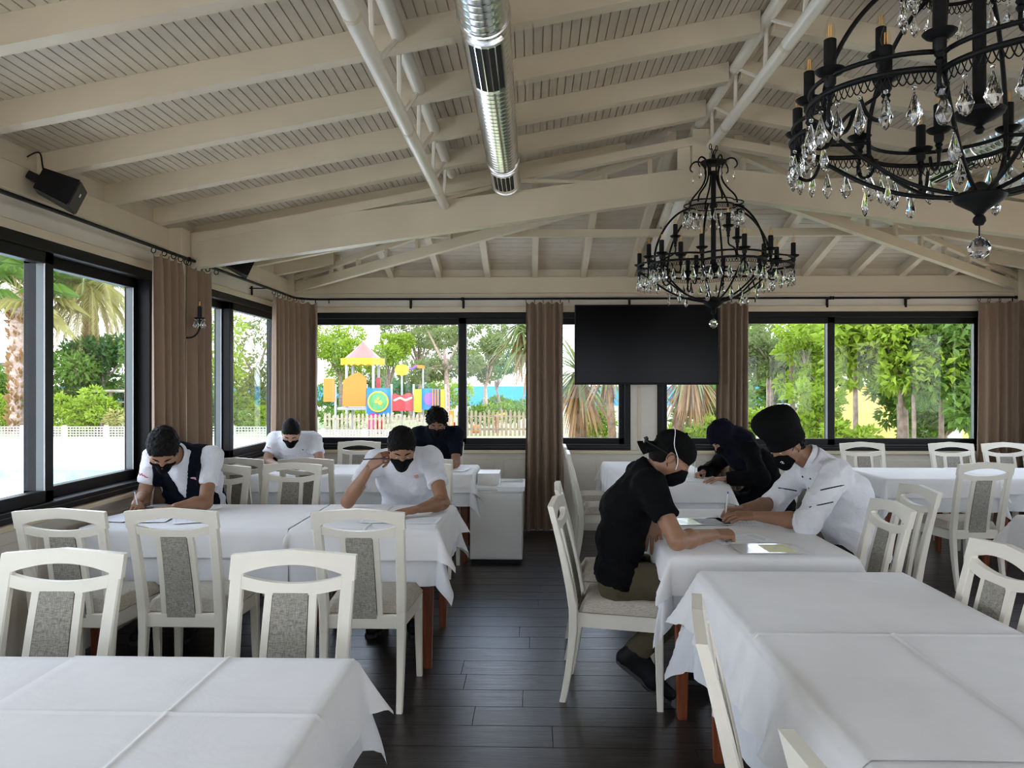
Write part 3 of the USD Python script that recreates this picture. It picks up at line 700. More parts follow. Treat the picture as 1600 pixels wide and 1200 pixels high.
cloth_thing('undercloth', 'lower white cloth under the left middle table beside the aisle', 'under_linen', -1.297, -.50, 4.05, 4.87, H + .004, (.0, .27, .30, .27), seed=4, wave=.03)
cloth_thing('tablecloth', 'white overlay cloth with hanging corners on the left middle table beside the aisle', 'linen', -1.285, -.50, 4.05, 4.87, H + .011, (.05, .19, .17, .17), seed=2, folds=(('x', .40),), corner=1.2, flare=.14)
cloth_thing('undercloth', 'lower white cloth under the left middle table by the window', 'under_linen', -2.42, -1.290, 4.05, 4.87, H + .003, (.05, .0, .30, .27), seed=4, wave=.03)
cloth_thing('tablecloth', 'white overlay cloth on the left middle table by the window', 'linen', -2.42, -1.295, 4.05, 4.87, H + .009, (.03, .0, .16, .16), seed=6)
cloth_thing('undercloth', 'lower white cloth under the back left table', 'under_linen', -2.44, -.52, 6.50, 7.30, H + .004, (.04, .27, .27, .26), seed=9, wave=.03)
cloth_thing('tablecloth', 'white overlay cloth with a long hanging corner on the back left table', 'linen', -2.44, -.52, 6.50, 7.30, H + .010, (.02, .22, .16, .16), seed=10, corner=1.2)
# right side
make_table('mahogany dining table in front of the man in black', .62, 1.44, 3.46, 4.76)
make_table('mahogany dining table of the near right row, farther of the two', .69, 1.51, 2.385, 3.18)
make_table('mahogany dining table of the near right row, closest to the camera', .69, 1.51, .80, 2.375)
make_table('mahogany dining table in front of the person in the black headscarf', .70, 1.50, 5.92, 7.62)
make_table('mahogany dining table at the far right under the window', 2.86, 3.745, 6.30, 7.15)
make_table('mahogany dining table in the far right corner', 3.765, 4.66, 6.30, 7.15)
make_table('mahogany dining table at the right picture edge', 2.86, 3.75, 3.72, 4.62)
cloth_thing('undercloth', 'lower white cloth under the table of the man in black', 'under_linen', .62, 1.44, 3.46, 4.76, H + .004, (.28, .26, .30, .26), seed=11, wave=.03)
cloth_thing('tablecloth', 'white overlay cloth under the plastic sheets and the two writing men', 'linen', .62, 1.44, 3.46, 4.76, H + .010, (.16, .16, .18, .15), seed=12, corner=1.1)
cloth_thing('undercloth', 'lower white cloth hanging in folds at the near right table', 'under_linen', .69, 1.51, 1.585, 3.18, H + .004, (.42, .3, .1, .30), seed=13, wave=.04, flare=.16)
cloth_thing('tablecloth', 'large white overlay cloth on the farther half of the near right table', 'linen', .69, 1.51, 2.38, 3.18, H + .010, (.24, .17, .0, .2), seed=14, flare=.2, wave=.03, folds=(('y', .012),))
cloth_thing('tablecloth', 'large white overlay cloth on the nearer half of the near right table', 'linen', .69, 1.51, 1.585, 2.385, H + .0125, (.25, .17, .0, .0), seed=15, flare=.22, wave=.03, folds=(('x', .41), ('y', .79)))
cloth_thing('tablecloth', 'white cloth at the bottom right picture edge', 'linen', .69, 1.51, .80, 1.595, H + .009, (.26, .17, .1, .0), seed=16, flare=.2)
cloth_thing('undercloth', 'lower white cloth under the table of the person in the headscarf', 'under_linen', .70, 1.50, 5.92, 7.62, H + .004, (.28, .26, .28, .26), seed=17, wave=.03)
cloth_thing('tablecloth', 'white overlay cloth under the hands of the person in the headscarf', 'linen', .70, 1.50, 5.92, 7.62, H + .012, (.19, .16, .15, .15), seed=18)
cloth_thing('undercloth', 'lower white cloth under the far right table', 'under_linen', 2.86, 3.745, 6.30, 7.15, H + .004, (.26, .22, .27, .26), seed=19, wave=.03)
cloth_thing('tablecloth', 'white overlay cloth on the far right table, left of the gap', 'linen', 2.86, 3.745, 6.30, 7.15, H + .010, (.16, .14, .16, .15), seed=20)
cloth_thing('undercloth', 'lower white cloth under the table in the far right corner', 'under_linen', 3.765, 4.66, 6.30, 7.15, H + .004, (.0, .2, .26, .26), seed=21, wave=.03)
cloth_thing('tablecloth', 'white overlay cloth on the table in the far right corner', 'linen', 3.765, 4.66, 6.30, 7.15, H + .012, (.02, .14, .13, .15), seed=22)
cloth_thing('tablecloth', 'cream cloth flaring off the table at the right picture edge', 'linen', 2.86, 3.75, 3.72, 4.62, H + .006, (.26, .2, .2, .24), seed=23, flare=.3)
# ---------------------------------------------------------------- curtains, rods, television, cabinet, speakers, sconce
def curtain(label, path, z0, z1, npl, amp, seed, gather=.55, rings=True):
    """a pleated curtain along the plan path (points x, y); gathered at the top"""
    t = thing('curtain', label, 'curtain')
    p = spline([(a, b, 0) for a, b in path], 60)[:, :2]
    d = np.r_[0, np.cumsum(np.linalg.norm(np.diff(p, axis=0), axis=1))]; L = d[-1]
    nu, nv = npl * 14, 26
    u = np.linspace(0, 1, nu); P = np.zeros((nv, nu, 3)); r = random.Random(seed)
    ph = np.cumsum([.7 + .6 * r.random() for _ in range(npl + 2)]); ph = ph / ph[npl]
    am = np.array([.75 + .5 * r.random() for _ in range(npl + 2)])
    for j, v in enumerate(np.linspace(0, 1, nv)):
        uu = np.interp(u, np.linspace(0, 1, npl + 1), np.r_[0, ph[:npl]])
        s = .5 + (uu - .5) * (1 - .10 * math.sin(v * PI * .9) ** 2 * gather + .12 * v)   # widens to the hem
        x, y = np.interp(s * L, d, p[:, 0]), np.interp(s * L, d, p[:, 1])
        tx, ty = np.gradient(np.interp(np.clip(s, 0, 1) * L, d, p[:, 0])), np.gradient(np.interp(np.clip(s, 0, 1) * L, d, p[:, 1]))
        x = x + np.where(s < 0, s * L * (p[1] - p[0])[0] / np.linalg.norm(p[1] - p[0]), np.where(s > 1, (s - 1) * L * (p[-1] - p[-2])[0] / np.linalg.norm(p[-1] - p[-2]), 0))
        y = y + np.where(s < 0, s * L * (p[1] - p[0])[1] / np.linalg.norm(p[1] - p[0]), np.where(s > 1, (s - 1) * L * (p[-1] - p[-2])[1] / np.linalg.norm(p[-1] - p[-2]), 0))
        ln = np.hypot(tx, ty) + 1e-9; nx, ny = -ty / ln, tx / ln
        k = u * npl * 2 * PI; aa = amp * (.55 + .45 * v) * np.interp(u * npl, np.arange(npl + 2), am)
        w = np.sin(k + .5 * np.sin(k * .5 + seed) + .35 * math.sin(v * 3 + seed)) * aa
        head = max(0, 1 - v / .035)
        w = w * (1 - .35 * head) + .004 * np.sin(k * 3) * head
        P[j] = np.c_[x + nx * w, y + ny * w, np.full(nu, z1 + (z0 - z1) * v) + .012 * np.cos(k) * head]
    part(t, 'fabric', grid_mesh(P), 'curtain_cloth', True)
    hb = P[1:3].copy()
    if rings:
        for i in range(npl + 1):
            q = P[0, min(nu - 1, i * 14)]
            a = np.linspace(0, 2 * PI, 14, endpoint=False)
            tdir = p[min(59, int(59 * i / npl))] - p[max(0, int(59 * i / npl) - 1)] if i else p[1] - p[0]
            tdir = tdir / np.linalg.norm(tdir); nn = np.array([-tdir[1], tdir[0]])
            c = np.interp((i / npl) * L, d, p[:, 0]), np.interp((i / npl) * L, d, p[:, 1])
            part(t, 'ring', tube(np.c_[c[0] + nn[0] * .016 * np.cos(a), c[1] + nn[1] * .016 * np.cos(a), z1 + .022 + .018 * np.sin(a)], .003, 5, closed=True), 'black_metal')
    return t
ZR = 2.395                                         # rod height
XC, YC = XL + .15, YF - .10                        # rods stand off the walls
y1 = on_x(240, 500, XC)[1]; y2 = on_x(291, 500, XC)[1]; y3 = on_x(295, 500, XC)[1]; y4 = on_x(338, 500, XC)[1]
curtain('taupe curtain at the left wall, hanging in front of the post, nearest the camera', [(XC, y1), (XC + .02, (y1 + y2) / 2), (XC, y2)], .03, ZR - .045, 4, .046, 3)
curtain('taupe curtain at the left wall behind the candle sconce', [(XC, y3), (XC, y4)], .03, ZR - .045, 3, .046, 7)
xq = on_y(514, 560, YC)[0]; yq = on_x(428, 560, XC)[1]
curtain('taupe curtain wrapped round the far left corner', [(XC, yq), (XC + .02, YF - .38), (XC + .10, YF - .16), (XC + .22, YC), (xq, YC)], .03, ZR - .045, 7, .048, 11)
curtain('taupe full-length curtain hanging left of the television', [(on_y(822, 560, YC)[0], YC), (on_y(889, 560, YC)[0], YC)], .02, ZR - .045, 5, .05, 13)
curtain('taupe curtain half hidden behind the right side of the television', [(on_y(1118, 560, YC)[0], YC), (on_y(1180, 560, YC)[0], YC)], .03, ZR - .045, 5, .045, 17)
curtain('taupe curtain in the far right corner', [(on_y(1530, 560, YC)[0], YC), (on_y(1580, 560, YC)[0], YC), (XR - .10, YF - .14), (XR - .09, YF - .5)], .03, ZR - .045, 7, .05, 19)
def rod_thing(label, pts, ends):
    t = thing('curtain_rod', label, 'curtain rod')
    part(t, 'pole', tube(pts, .011, 10), 'black_metal', 40)
    for e in ends: part(t, 'bracket', e, 'black_metal')
    for q in (pts[0], pts[-1]): part(t, 'finial', ellipsoid(q, (.018, .018, .018), 1), 'black_metal', True)
def brk_x(y): return cat(cbox(XL + .0, XC + .012, y - .006, y + .006, ZR - .014, ZR - .004, .002), cbox(XL + .015, XL + .028, y - .012, y + .012, ZR - .07, ZR + .01, .002))
def brk_y(x): return cat(cbox(x - .006, x + .006, YC - .012, YF - .01, ZR - .014, ZR - .004, .002), cbox(x - .012, x + .012, YF - .028, YF - .012, ZR - .09, ZR + .01, .002))
rod_thing('black curtain rod on the left wall running to the post', [(XC, -1.0, ZR), (XC, 2.0, ZR), (XC, y2 + .04, ZR)], [brk_x(1.0), brk_x(3.2)])
cor = [(XC, y3, ZR)] + [(XC + .2 - .2 * math.cos(a), YC - .2 + .2 * math.sin(a), ZR) for a in np.linspace(0, PI / 2, 9)]
rod_thing('black curtain rod bending round the far left corner', cor + [(on_y(722, 465, YC)[0], YC, ZR)], [brk_x(6.9), brk_y(on_y(640, 465, YC)[0])])
rod_thing('black curtain rod on the far wall above the television', [(on_y(724, 465, YC)[0], YC, ZR), (on_y(1298, 465, YC)[0], YC, ZR)], [brk_y(on_y(723, 465, YC)[0]), brk_y(on_y(985, 465, YC)[0])])
rod_thing('black curtain rod on the far wall above the right window', [(on_y(1302, 465, YC)[0], YC, ZR), (XR - .12, YC, ZR)], [brk_y(on_y(1297, 465, YC)[0]), brk_y(on_y(1421, 465, YC)[0])])

# television on its wall bracket
YT = 7.70
tx0, tx1 = on_y(898, 540, YT)[0], on_y(1123, 540, YT)[0]; tz1, tz0 = on_y(1000, 476, YT)[2], on_y(1000, 601, YT)[2]
t = thing('television', 'large black flat television hung on the far wall between the curtains', 'television')
part(t, 'screen', cbox(tx0 + .012, tx1 - .012, YT - .004, YT + .004, tz0 + .016, tz1 - .012, .002), 'tv_screen')
part(t, 'bezel', cat(cbox(tx0, tx1, YT - .007, YT + .03, tz1 - .012, tz1, .003), cbox(tx0, tx1, YT - .007, YT + .03, tz0, tz0 + .016, .003), cbox(tx0, tx0 + .012, YT - .007, YT + .03, tz0, tz1, .003), cbox(tx1 - .012, tx1, YT - .007, YT + .03, tz0, tz1, .003)), 'black_plastic')
part(t, 'housing', hull([(x, y, z) for x, z, y in [(tx0 + .02, tz0 + .02, YT + .03), (tx1 - .02, tz0 + .02, YT + .03), (tx0 + .02, tz1 - .02, YT + .03), (tx1 - .02, tz1 - .02, YT + .03), (tx0 + .3, tz0 + .05, YT + .07), (tx1 - .3, tz0 + .05, YT + .07), (tx0 + .3, tz1 - .25, YT + .07), (tx1 - .3, tz1 - .25, YT + .07)]]), 'black_plastic')
xm_ = (pa + pb) / 2
part(t, 'wall_bracket', cat(cbox(xm_ - .12, xm_ + .12, YF - .02, YF + .0, 1.7, 2.1, .004), cbox(xm_ - .04, xm_ + .04, YT + .06, YF - .01, 1.85, 1.95, .004)), 'black_metal')

# white service cabinet by the aisle
t = thing('service_cabinet', 'white waiter station cabinet with a raised back on the aisle', 'cabinet')
cx0, cx1, cy0, cy1 = -.53, -.085, 6.50, 7.05
part(t, 'body', cbox(cx0, cx1, cy0, cy1, .035, .62, .006), 'cabinet_white')
part(t, 'plinth', box(cx0 + .02, cx1 - .02, cy0 + .02, cy1 - .02, 0, .04), 'black_plastic')
part(t, 'door', cbox(cx0 + .006, cx1 - .006, cy0 - .016, cy0 - .001, .05, .60, .003), 'cabinet_white')
part(t, 'top_shelf', cbox(cx0 - .01, cx0 + .24, cy0 - .01, cy1, .62, .642, .006), 'cabinet_white')
part(t, 'raised_back', ext_yz(Polygon([(cy0 + .18, .642), (cy1, .642), (cy1, .735), (cy0 + .24, .735)]), cx0 + .05, cx0 + .24), 'cabinet_white')
rr = Polygon([(cx0 + .235, cy0 - .005), (cx1 + .01, cy0 - .005), (cx1 + .01, cy1), (cx0 + .235, cy1)])
rr = sbox(cx0 + .225, cy0 - .03, cx1 + .02, cy1).buffer(-.05).buffer(.05)
part(t, 'tray', cat(ext_xy(rr, .615, .625), ext_xy(rr.difference(rr.buffer(-.018)), .625, .652)), 'tray_white')

# loudspeakers under the eaves
def speaker(label, c, yaw, tilt):
    t = thing('loudspeaker', label, 'loudspeaker', c, yaw)
    # local: front face looks along +y, tilted down
    R = lambda m: tr(m, rx=-tilt)
    w, h, d = .125, .070, .175
    fr = [(x, d / 2, z) for x in (-w, w) for z in (-h, h)]; bk = [(x * .55, -d / 2, z) for x in (-w, w) for z in (-h * .8, h * .8)]
    part(t, 'cabinet_shell', R(hull(fr + bk)), 'black_plastic')
    g = sbox(-w, -h, w, h).buffer(-.022).buffer(.018)
    part(t, 'grille', R(ext_xz(g, d / 2 - .002, d / 2 + .008)), 'black_plastic')
    part(t, 'badge', R(cbox(-.012, .012, d / 2 + .007, d / 2 + .010, -.012 + .02, .006 + .02, .002)), 'logo_white')
    part(t, 'yoke', R(cat(cbox(-w - .012, -w - .004, -.03, .03, -.02, .02, .002), cbox(-.03, .03, -d / 2 - .06, -d / 2 + .02, -.02, .02, .003))), 'black_metal')
    part(t, 'cable', R(tube(spline([(-.05, -d / 2, .03), (-.07, -d / 2 - .05, .10), (-.02, -d / 2 - .07, .13), (.0, -d / 2 - .1, .08)], 16), .004, 6)), 'black_plastic', True)
c = on_x(92, 296, XL + .16)
speaker('black loudspeaker under the rafters on the left wall, near the camera', c, -66, 24)
c = on_x(374, 414, XL + .16)
speaker('black loudspeaker on the left wall, half hidden by the big white beam', c, -66, 24)
# ---------------------------------------------------------------- people: bodies are smooth blends of tapered limbs, meshed by surface nets
def V3(*a): return np.array(a, float)
class Field:
    def __init__(s, lo, hi, h):
        s.h = h; s.lo = np.array(lo, float); s.n = np.ceil((np.array(hi) - s.lo) / h).astype(int) + 1
        s.F = np.full(s.n, .25, np.float32)
    def block(s, lo, hi, m):
        i0 = np.clip(np.floor((lo - m - s.lo) / s.h).astype(int), 0, s.n - 1); i1 = np.clip(np.ceil((hi + m - s.lo) / s.h).astype(int) + 1, 1, s.n)
        ax = [s.lo[k] + s.h * np.arange(i0[k], i1[k]) for k in range(3)]
        P = np.stack(np.meshgrid(*ax, indexing='ij'), -1).astype(np.float32)
        return tuple(slice(a, b) for a, b in zip(i0, i1)), P
    def add(s, prim, k=.03, m=.07):
        f, lo, hi = prim; sl, P = s.block(lo, hi, m)
        if P.size == 0: return
        d = f(P); a = s.F[sl]
        q = np.maximum(k - np.abs(a - d), 0) / k
        s.F[sl] = np.minimum(a, d) - q * q * k * .25
    def cut(s, prim, k=.004):                       # take the prim away
        f, lo, hi = prim; sl, P = s.block(lo, hi, .02)
        if P.size == 0: return
        d = -f(P); a = s.F[sl]
        q = np.maximum(k - np.abs(a - d), 0) / k
        s.F[sl] = np.maximum(a, d) + q * q * k * .25
    def every(s, fn):
        sl, P = s.block(s.lo, s.lo + s.h * s.n, 0); s.F = fn(P, s.F).astype(np.float32)
    def mesh(s):
        F = s.F.copy(); F[[0, -1]] = .2; F[:, [0, -1]] = .2; F[:, :, [0, -1]] = .2
        n = np.array(F.shape); neg = F < 0
        c = [neg[a:n[0] - 1 + a, b:n[1] - 1 + b, d:n[2] - 1 + d] for a in (0, 1) for b in (0, 1) for d in (0, 1)]
        cnt = sum(x.astype(np.int8) for x in c)
        act = (cnt > 0) & (cnt < 8)
        idx = np.argwhere(act); num = np.full(act.shape, -1, np.int64); num[act] = np.arange(len(idx))
        corner = [(a, b, d) for a in (0, 1) for b in (0, 1) for d in (0, 1)]
        vals = np.stack([F[idx[:, 0] + a, idx[:, 1] + b, idx[:, 2] + d] for a, b, d in corner], 1)
        acc, w = np.zeros((len(idx), 3)), np.zeros(len(idx))
        for i, ca in enumerate(corner):
            for j, cb in enumerate(corner):
                if j > i and sum(abs(x - y) for x, y in zip(ca, cb)) == 1:
                    va, vb = vals[:, i], vals[:, j]; x = (va < 0) != (vb < 0)
                    t = np.where(x, va / np.where(x, va - vb, 1), 0)
                    acc += np.where(x[:, None], np.array(ca) + t[:, None] * (np.array(cb) - np.array(ca)), 0); w += x
        V = s.lo + s.h * (idx + acc / w[:, None])
        Q = []
        for ax in range(3):
            sl0 = [slice(None)] * 3; sl1 = [slice(None)] * 3; sl0[ax] = slice(0, -1); sl1[ax] = slice(1, None)
            a, b = neg[tuple(sl0)], neg[tuple(sl1)]
            e = np.argwhere(a != b); o1, o2 = [k for k in range(3) if k != ax]
            e = e[(e[:, o1] > 0) & (e[:, o2] > 0) & (e[:, o1] < n[o1] - 1) & (e[:, o2] < n[o2] - 1)]
            def nb(d1, d2):
                q = e.copy(); q[:, o1] -= d1; q[:, o2] -= d2; return num[q[:, 0], q[:, 1], q[:, 2]]
            quad = np.stack([nb(1, 1), nb(0, 1), nb(0, 0), nb(1, 0)], 1)
            inside = a[e[:, 0], e[:, 1], e[:, 2]]
            flip = inside if ax != 1 else ~inside
            quad = np.where(flip[:, None], quad, quad[:, ::-1]); Q.append(quad)
        Q = np.vstack(Q)
        m = trimesh.Trimesh(V, np.vstack([Q[:, [0, 1, 2]], Q[:, [0, 2, 3]]]), process=False)
        return m
def cone(a, b, ra, rb=None):
    a, b = np.array(a, np.float32), np.array(b, np.float32); rb = ra if rb is None else rb; r = max(ra, rb); ba = b - a; L = float(ba @ ba) + 1e-9
    def f(P):
        t = np.clip(((P - a) @ ba) / L, 0, 1); return np.linalg.norm(P - a - t[..., None] * ba, axis=-1) - (ra + (rb - ra) * t)
    return f, np.minimum(a, b) - r, np.maximum(a, b) + r
def ell(c, r, R=None):
    c, r = np.array(c, np.float32), np.array(r, np.float32); R = np.eye(3, dtype=np.float32) if R is None else R.astype(np.float32)
    def f(P):
        q = (P - c) @ R; k0 = np.linalg.norm(q / r, axis=-1); k1 = np.linalg.norm(q / r ** 2, axis=-1) + 1e-9; return k0 * (k0 - 1) / k1
    e = np.abs(R) @ r
    return f, c - e, c + e
def half(c, n, size=.3):                             # the half space beyond c along n, in a box of that size
    c, n = np.array(c, np.float32), np.array(n, np.float32); n /= np.linalg.norm(n)
    def f(P):
        return -((P - c) @ n)
    return f, c - size, c + size
def near_half(c, n, rad):                            # the half space beyond c along n, but only within rad of c
    c, n = np.array(c, np.float32), np.array(n, np.float32); n /= np.linalg.norm(n)
    def f(P):
        return np.maximum(-((P - c) @ n), np.linalg.norm(P - c, axis=-1) - rad)
    return f, c - rad, c + rad
def rotm(yaw=0, pitch=0, roll=0):                    # local x right, y forward, z up; pitch > 0 looks down; yaw turns left from +y
    y, p, r = (math.radians(a) for a in (yaw, pitch, roll))
    Rz = np.array([[math.cos(y), -math.sin(y), 0], [math.sin(y), math.cos(y), 0], [0, 0, 1]])
    Rx = np.array([[1, 0, 0], [0, math.cos(-p), -math.sin(-p)], [0, math.sin(-p), math.cos(-p)]])
    Ry = np.array([[math.cos(r), 0, math.sin(r)], [0, 1, 0], [-math.sin(r), 0, math.cos(r)]])
    return Rz @ Rx @ Ry
def to_m3(m):
    r = m3.Manifold(m3.Mesh(np.asarray(m.vertices, np.float32), np.asarray(m.faces, np.uint32)))
    return r
def solid(field):
    for k in range(6):
        m = field.mesh(); r = to_m3(m)
        if r.status() == m3.Error.NoError and r.volume() > 0: return r, m
        field.F += .00037
    return None, m

def head_field(c, R, s, h=.0055, neck=None):
    W = lambda x, y, z: c + R @ (np.array([x, y, z]) * s)
    fd = Field(c - .17 * s, c + .17 * s, h)
    E = lambda p, r, k=.02: fd.add(ell(W(*p), np.array(r) * s, R), k)
    C = lambda a, b, ra, rb, k=.02: fd.add(cone(W(*a), W(*b), ra * s, rb * s), k)
    E((0, -.014, .032), (.074, .094, .083)); E((0, .012, .0), (.066, .078, .085), .03)
    C((0, .028, -.04), (0, .062, -.090), .050, .024, .035); C((-.042, .012, -.055), (0, .060, -.092), .026, .020, .03); C((.042, .012, -.055), (0, .060, -.092), .026, .020, .03)
    for q in (-1, 1):
        E((q * .040, .052, -.028), (.026, .026, .022), .03)
        C((q * .012, .082, .016), (q * .044, .066, .015), .011, .010, .016)
    for q in (-1, 1): fd.cut(ell(W(q * .031, .098, -.004), V3(.017, .018, .011) * s, R), .012)
    for q in (-1, 1): E((q * .031, .071, -.004), (.0135, .0135, .0125), .004)
    C((0, .083, .008), (0, .103, -.030), .009, .0115, .012); 
    for q in (-1, 1): E((q * .012, .093, -.033), (.009, .010, .008), .008)
    E((0, .085, -.060), (.022, .010, .006), .008); E((0, .083, -.070), (.019, .010, .007), .006)
    for q in (-1, 1):
        E((q * .078, -.010, -.008), (.008, .019, .031), .008); fd.cut(ell(W(q * .086, -.006, -.006), V3(.006, .011, .018) * s, R), .006)
    if neck is not None: fd.add(cone(W(0, -.028, -.055), neck, .056 * s, .058), .03)
    return fd, W

def hand_solid(wrist, fdir, back, side, pose, size=1.0, elbow=None):
    """side +1 right hand, -1 left; pose: per finger three bends in degrees, spread, and the thumb"""
    f = np.array(fdir, float); f /= np.linalg.norm(f); b = np.array(back, float); b -= f * (b @ f); b /= np.linalg.norm(b)
    x = np.cross(f, b) * (-side)                       # towards the thumb
    Wd = lambda p: np.array(wrist) + (x * p[0] + f * p[1] + b * p[2]) * size
    sp = lambda p, r: m3.Manifold.sphere(r * size, 12).translate(tuple(Wd(p)))
    H = m3.Manifold.batch_hull
    K = [(.031, .086, .002), (.0105, .091, .004), (-.0105, .087, .003), (-.029, .078, .0)]
    parts = [H([sp((.021, .004, 0), .0165), sp((-.019, .004, 0), .0155), sp((.026, .05, -.002), .0145), sp((-.025, .045, -.003), .014)] + [sp(k, .0112) for k in K])]
    if elbow is not None:
        e = np.array(wrist) + (np.array(elbow) - wrist) / np.linalg.norm(np.array(elbow) - wrist) * .06
        parts.append(H([sp((.018, .004, 0), .016), sp((-.017, .004, 0), .0155), m3.Manifold.sphere(.0285 * size, 16).translate(tuple(e))]))
    bends, spread, thumb = pose
    L = [(.043, .026, .022), (.047, .029, .023), (.043, .027, .022), (.034, .021, .020)]
    R = [(.0098, .0088, .0074), (.0100, .0090, .0076), (.0095, .0085, .0072), (.0085, .0074, .0064)]
    for i in range(4):
        p = np.array(K[i], float); a = 0; sx = math.radians(spread * (1.2, .2, -.7, -1.8)[i])
        prev, rp = p, .0108 - .0008 * i / 3
        for j in range(3):
            a += math.radians(bends[i][j])
            q = prev + L[i][j] * np.array([math.sin(sx) * math.cos(a), math.cos(sx) * math.cos(a), -math.sin(a)])
            parts.append(H([sp(prev, rp), sp(q, R[i][j])])); prev, rp = q, R[i][j]
    p0 = V3(.022, .018, -.006); (e1, e2, e3) = thumb
    parts.append(H([sp(p0, .015), sp(e1, .0125)])); parts.append(H([sp(e1, .0125), sp(e2, .0108)])); parts.append(H([sp(e2, .0108), sp(e3, .0088)]))
    parts.append(H([sp(p0, .014), sp((.026, .05, -.004), .013), sp(e1, .011)]))
    u = m3.Manifold.batch_boolean(parts, m3.OpType.Add).refine_to_length(.0055 * size)
    v, fc, _ = meshkit.arrays(u); t = trimesh.Trimesh(v, fc, process=False); trimesh.smoothing.filter_taubin(t, iterations=6)
    return to_m3(t), t
REST = (((18, 22, 12), (20, 24, 12), (22, 26, 14), (24, 28, 16)), 5, ((.044, .045, -.014), (.055, .073, -.018), (.058, .096, -.022)))
FLAT = (((6, 10, 6), (6, 10, 6), (7, 11, 6), (9, 12, 8)), 7, ((.047, .045, -.008), (.060, .072, -.010), (.066, .096, -.012)))
PEN = (((38, 52, 24), (48, 62, 30), (58, 72, 36), (64, 78, 40)), 2, ((.040, .045, -.026), (.043, .072, -.040), (.036, .094, -.048)))
FIST = (((62, 80, 45), (66, 84, 45), (70, 86, 45), (72, 86, 45)), 2, ((.042, .045, -.022), (.040, .072, -.036), (.020, .086, -.044)))
HANG = (((14, 20, 14), (12, 20, 14), (14, 22, 14), (18, 24, 16)), 6, ((.042, .045, -.016), (.050, .075, -.022), (.050, .098, -.030)))

def cloth_noise(fd, amp, scale, seed, bands=None):
    def fn(P, F):
        near = np.abs(F) < .06; Q = P[near]
        q = Q * scale + seed * 3.7
        n = meshkit.fbm(np.stack([q[:, 0] + .7 * q[:, 2], q[:, 1], q[:, 2] * .55], -1), 3, seed) - .5
        r = 1 - np.abs(2 * meshkit.fbm(np.stack([q[:, 0] * .8 + .9 * q[:, 2], q[:, 1] * .8, q[:, 2] * .7 - .4 * q[:, 0]], -1), 2, seed + 9) - 1)
        F[near] -= amp * (n * 1.1 + .9 * (r ** 3 - .3)); return F
    fd.every(fn)
def limb_box(ps, m=.2):
    a = np.array(ps, float); return a.min(0) - m, a.max(0) + m

